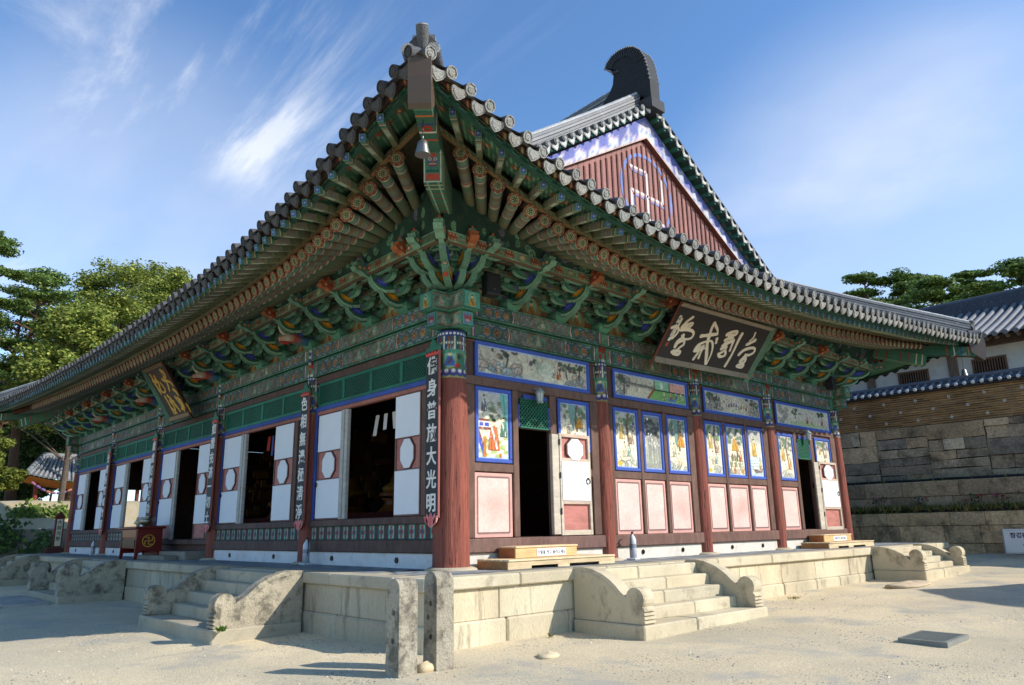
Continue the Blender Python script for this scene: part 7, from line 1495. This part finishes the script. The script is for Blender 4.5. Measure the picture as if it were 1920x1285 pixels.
def pav():
    e0 = V((2.06, 50, 4.7)); zt = 3.85; L = 9.0; W_ = 3.0; x0 = e0.x - 4.0; b = MB(); n = 26; us = np.linspace(0, 1, n)
    ez = lambda u: (e0.z - 1.6) - .28 + .45 * (abs(u - .5) * 2) ** 2.6; rows = []
    for f in np.linspace(0, 1, 8): rows.append([(x0 + L * (u * (1 - .3 * f) + .15 * f), -2 + W_ * f, ez(u) * (1 - f) + (zt + .9) * f + .12 * math.sin(f * 3.14) * -1 + .0) for u in us])
    b.grid(np.array(rows), S(104, 106, 110), 0, True)
    for k in range(30):
        u = (k + .5) / 30; b.tube([(x0 + L * (u * (1 - .3 * f) + .15 * f), -2.02 + W_ * f, ez(u) * (1 - f) + (zt + .9) * f - .12 * math.sin(f * 3.14) + .03) for f in np.linspace(0, 1, 7)], .09, 6, S(140, 142, 144))
    b.tube([(x0, -2.0, ez(0) + .1), (x0 + L * .15, -2 + W_, zt + .95)], .16, 8, S(120, 122, 124)); b.tube([(x0 + L * .15, -2 + W_, zt + 1.0), (x0 + L * .85, -2 + W_, zt + 1.0)], .2, 8, S(120, 122, 124)); b.build("roof", M["tile"], pv); b = MB(); rows = [[(x0 + .15 + (L - .3) * u, -2 + .05 + 1.9 * f, ez(u) - .12 - .35 * f) for u in us] for f in (0, 1)]; b.grid(np.array(rows), S(196, 128, 62), 0, True, True); b.build("soffit", M["paint"], pv)
    for x in (.9, 4.2, 7.6): b = MB(); b.tube([(x0 + x, -.6, 0), (x0 + x, -.6, ez(.5) - .1)], .14, 10, S(130, 60, 46)); b.build("post", M["pillar"], pv)
    gp = lambda u: V((x0 + .3 + 6.4 * u, -2.05, ez(.5) - .1 - .75 * math.sin(min(1, u * 2 - int(u * 2 - 1e-6)) * math.pi)))
    for k in range(20):
        b = MB(); a, c_ = gp(k / 20 + .003), gp((k + 1) / 20 - .003); b.tube([a, a * .8 + c_ * .2, a * .2 + c_ * .8, c_], [.04, .085, .085, .04], 10, (S(150, 96, 120), S(112, 88, 140), S(120, 92, 140), S(170, 110, 90))[k % 4]); b.build("lantern", M["paper"], pv)
pav()
def sign_post():
    h = 1.9; root = empty("sign_post", (.98, 33.5, -.05)); tag(root, "slender red post with a white lettered strip beside the far end of the hall", "sign post"); b = MB(); b.bbox(-.2, .2, -.08, .08, 0, h * .86, .02, S(126, 56, 44)); b.prism([(-.26, h * .84), (-.12, h * .93), (0, h), (.12, h * .93), (.26, h * .84)], (0, 0, 0), (1, 0, 0), (0, 0, 1), (0, .2, 0), S(110, 48, 40)); b.bbox(-.5, .5, -.3, .3, -.35, .12, .03, S(96, 44, 36)); b.build("post", M["paint"], root)
    b = MB(); b.box(-.13, .13, -.095, -.081, .2, h * .8, S(222, 212, 180)); s = b.build("white_strip", M["paper"], root); t = MB()
    for k, ch in enumerate("大寂光殿"): letter(t, ch, .22, (0, -.097, h * .72 - k * .27), (1, 0, 0), (0, 0, 1), (0, -1, 0), S(60, 56, 50), .001, .003)
    t.build("lettering", M["ink"], s)
sign_post()
# hall off to the right, outside the view, whose eave throws the shade on the yard
oh = empty("side_hall", (15.6, -10.0, -.8), math.atan2(-.6, .8)); tag(oh, "tiled side hall across the yard, off to the right", "building"); b = MB(); b.box(1.6, 8.4, -8.4, -1.6, 0, 4.6, S(206, 200, 188)); b.build("wall", M["plaster"], oh); b = MB()
for x_ in (1.5, 4, 6, 8.5):
    for y_ in (-8.5, -1.5): b.tube([(x_, y_, 0), (x_, y_, 4.8)], .18, 10, REDW)
b.build("post", M["pillar"], oh); b = MB(); P = [(0, 0, 5.0), (0, -10, 5.0), (10, -10, 5.0), (10, 0, 5.0), (3.2, -3.6, 7.6), (3.2, -6.4, 7.6), (6.8, -6.4, 7.6), (6.8, -3.6, 7.6)]; b.add(P, [(0, 1, 5, 4), (1, 2, 6, 5), (2, 3, 7, 6), (3, 0, 4, 7), (4, 5, 6, 7), (3, 2, 1, 0)], S(96, 98, 102)); b.build("roof", M["tile"], oh)
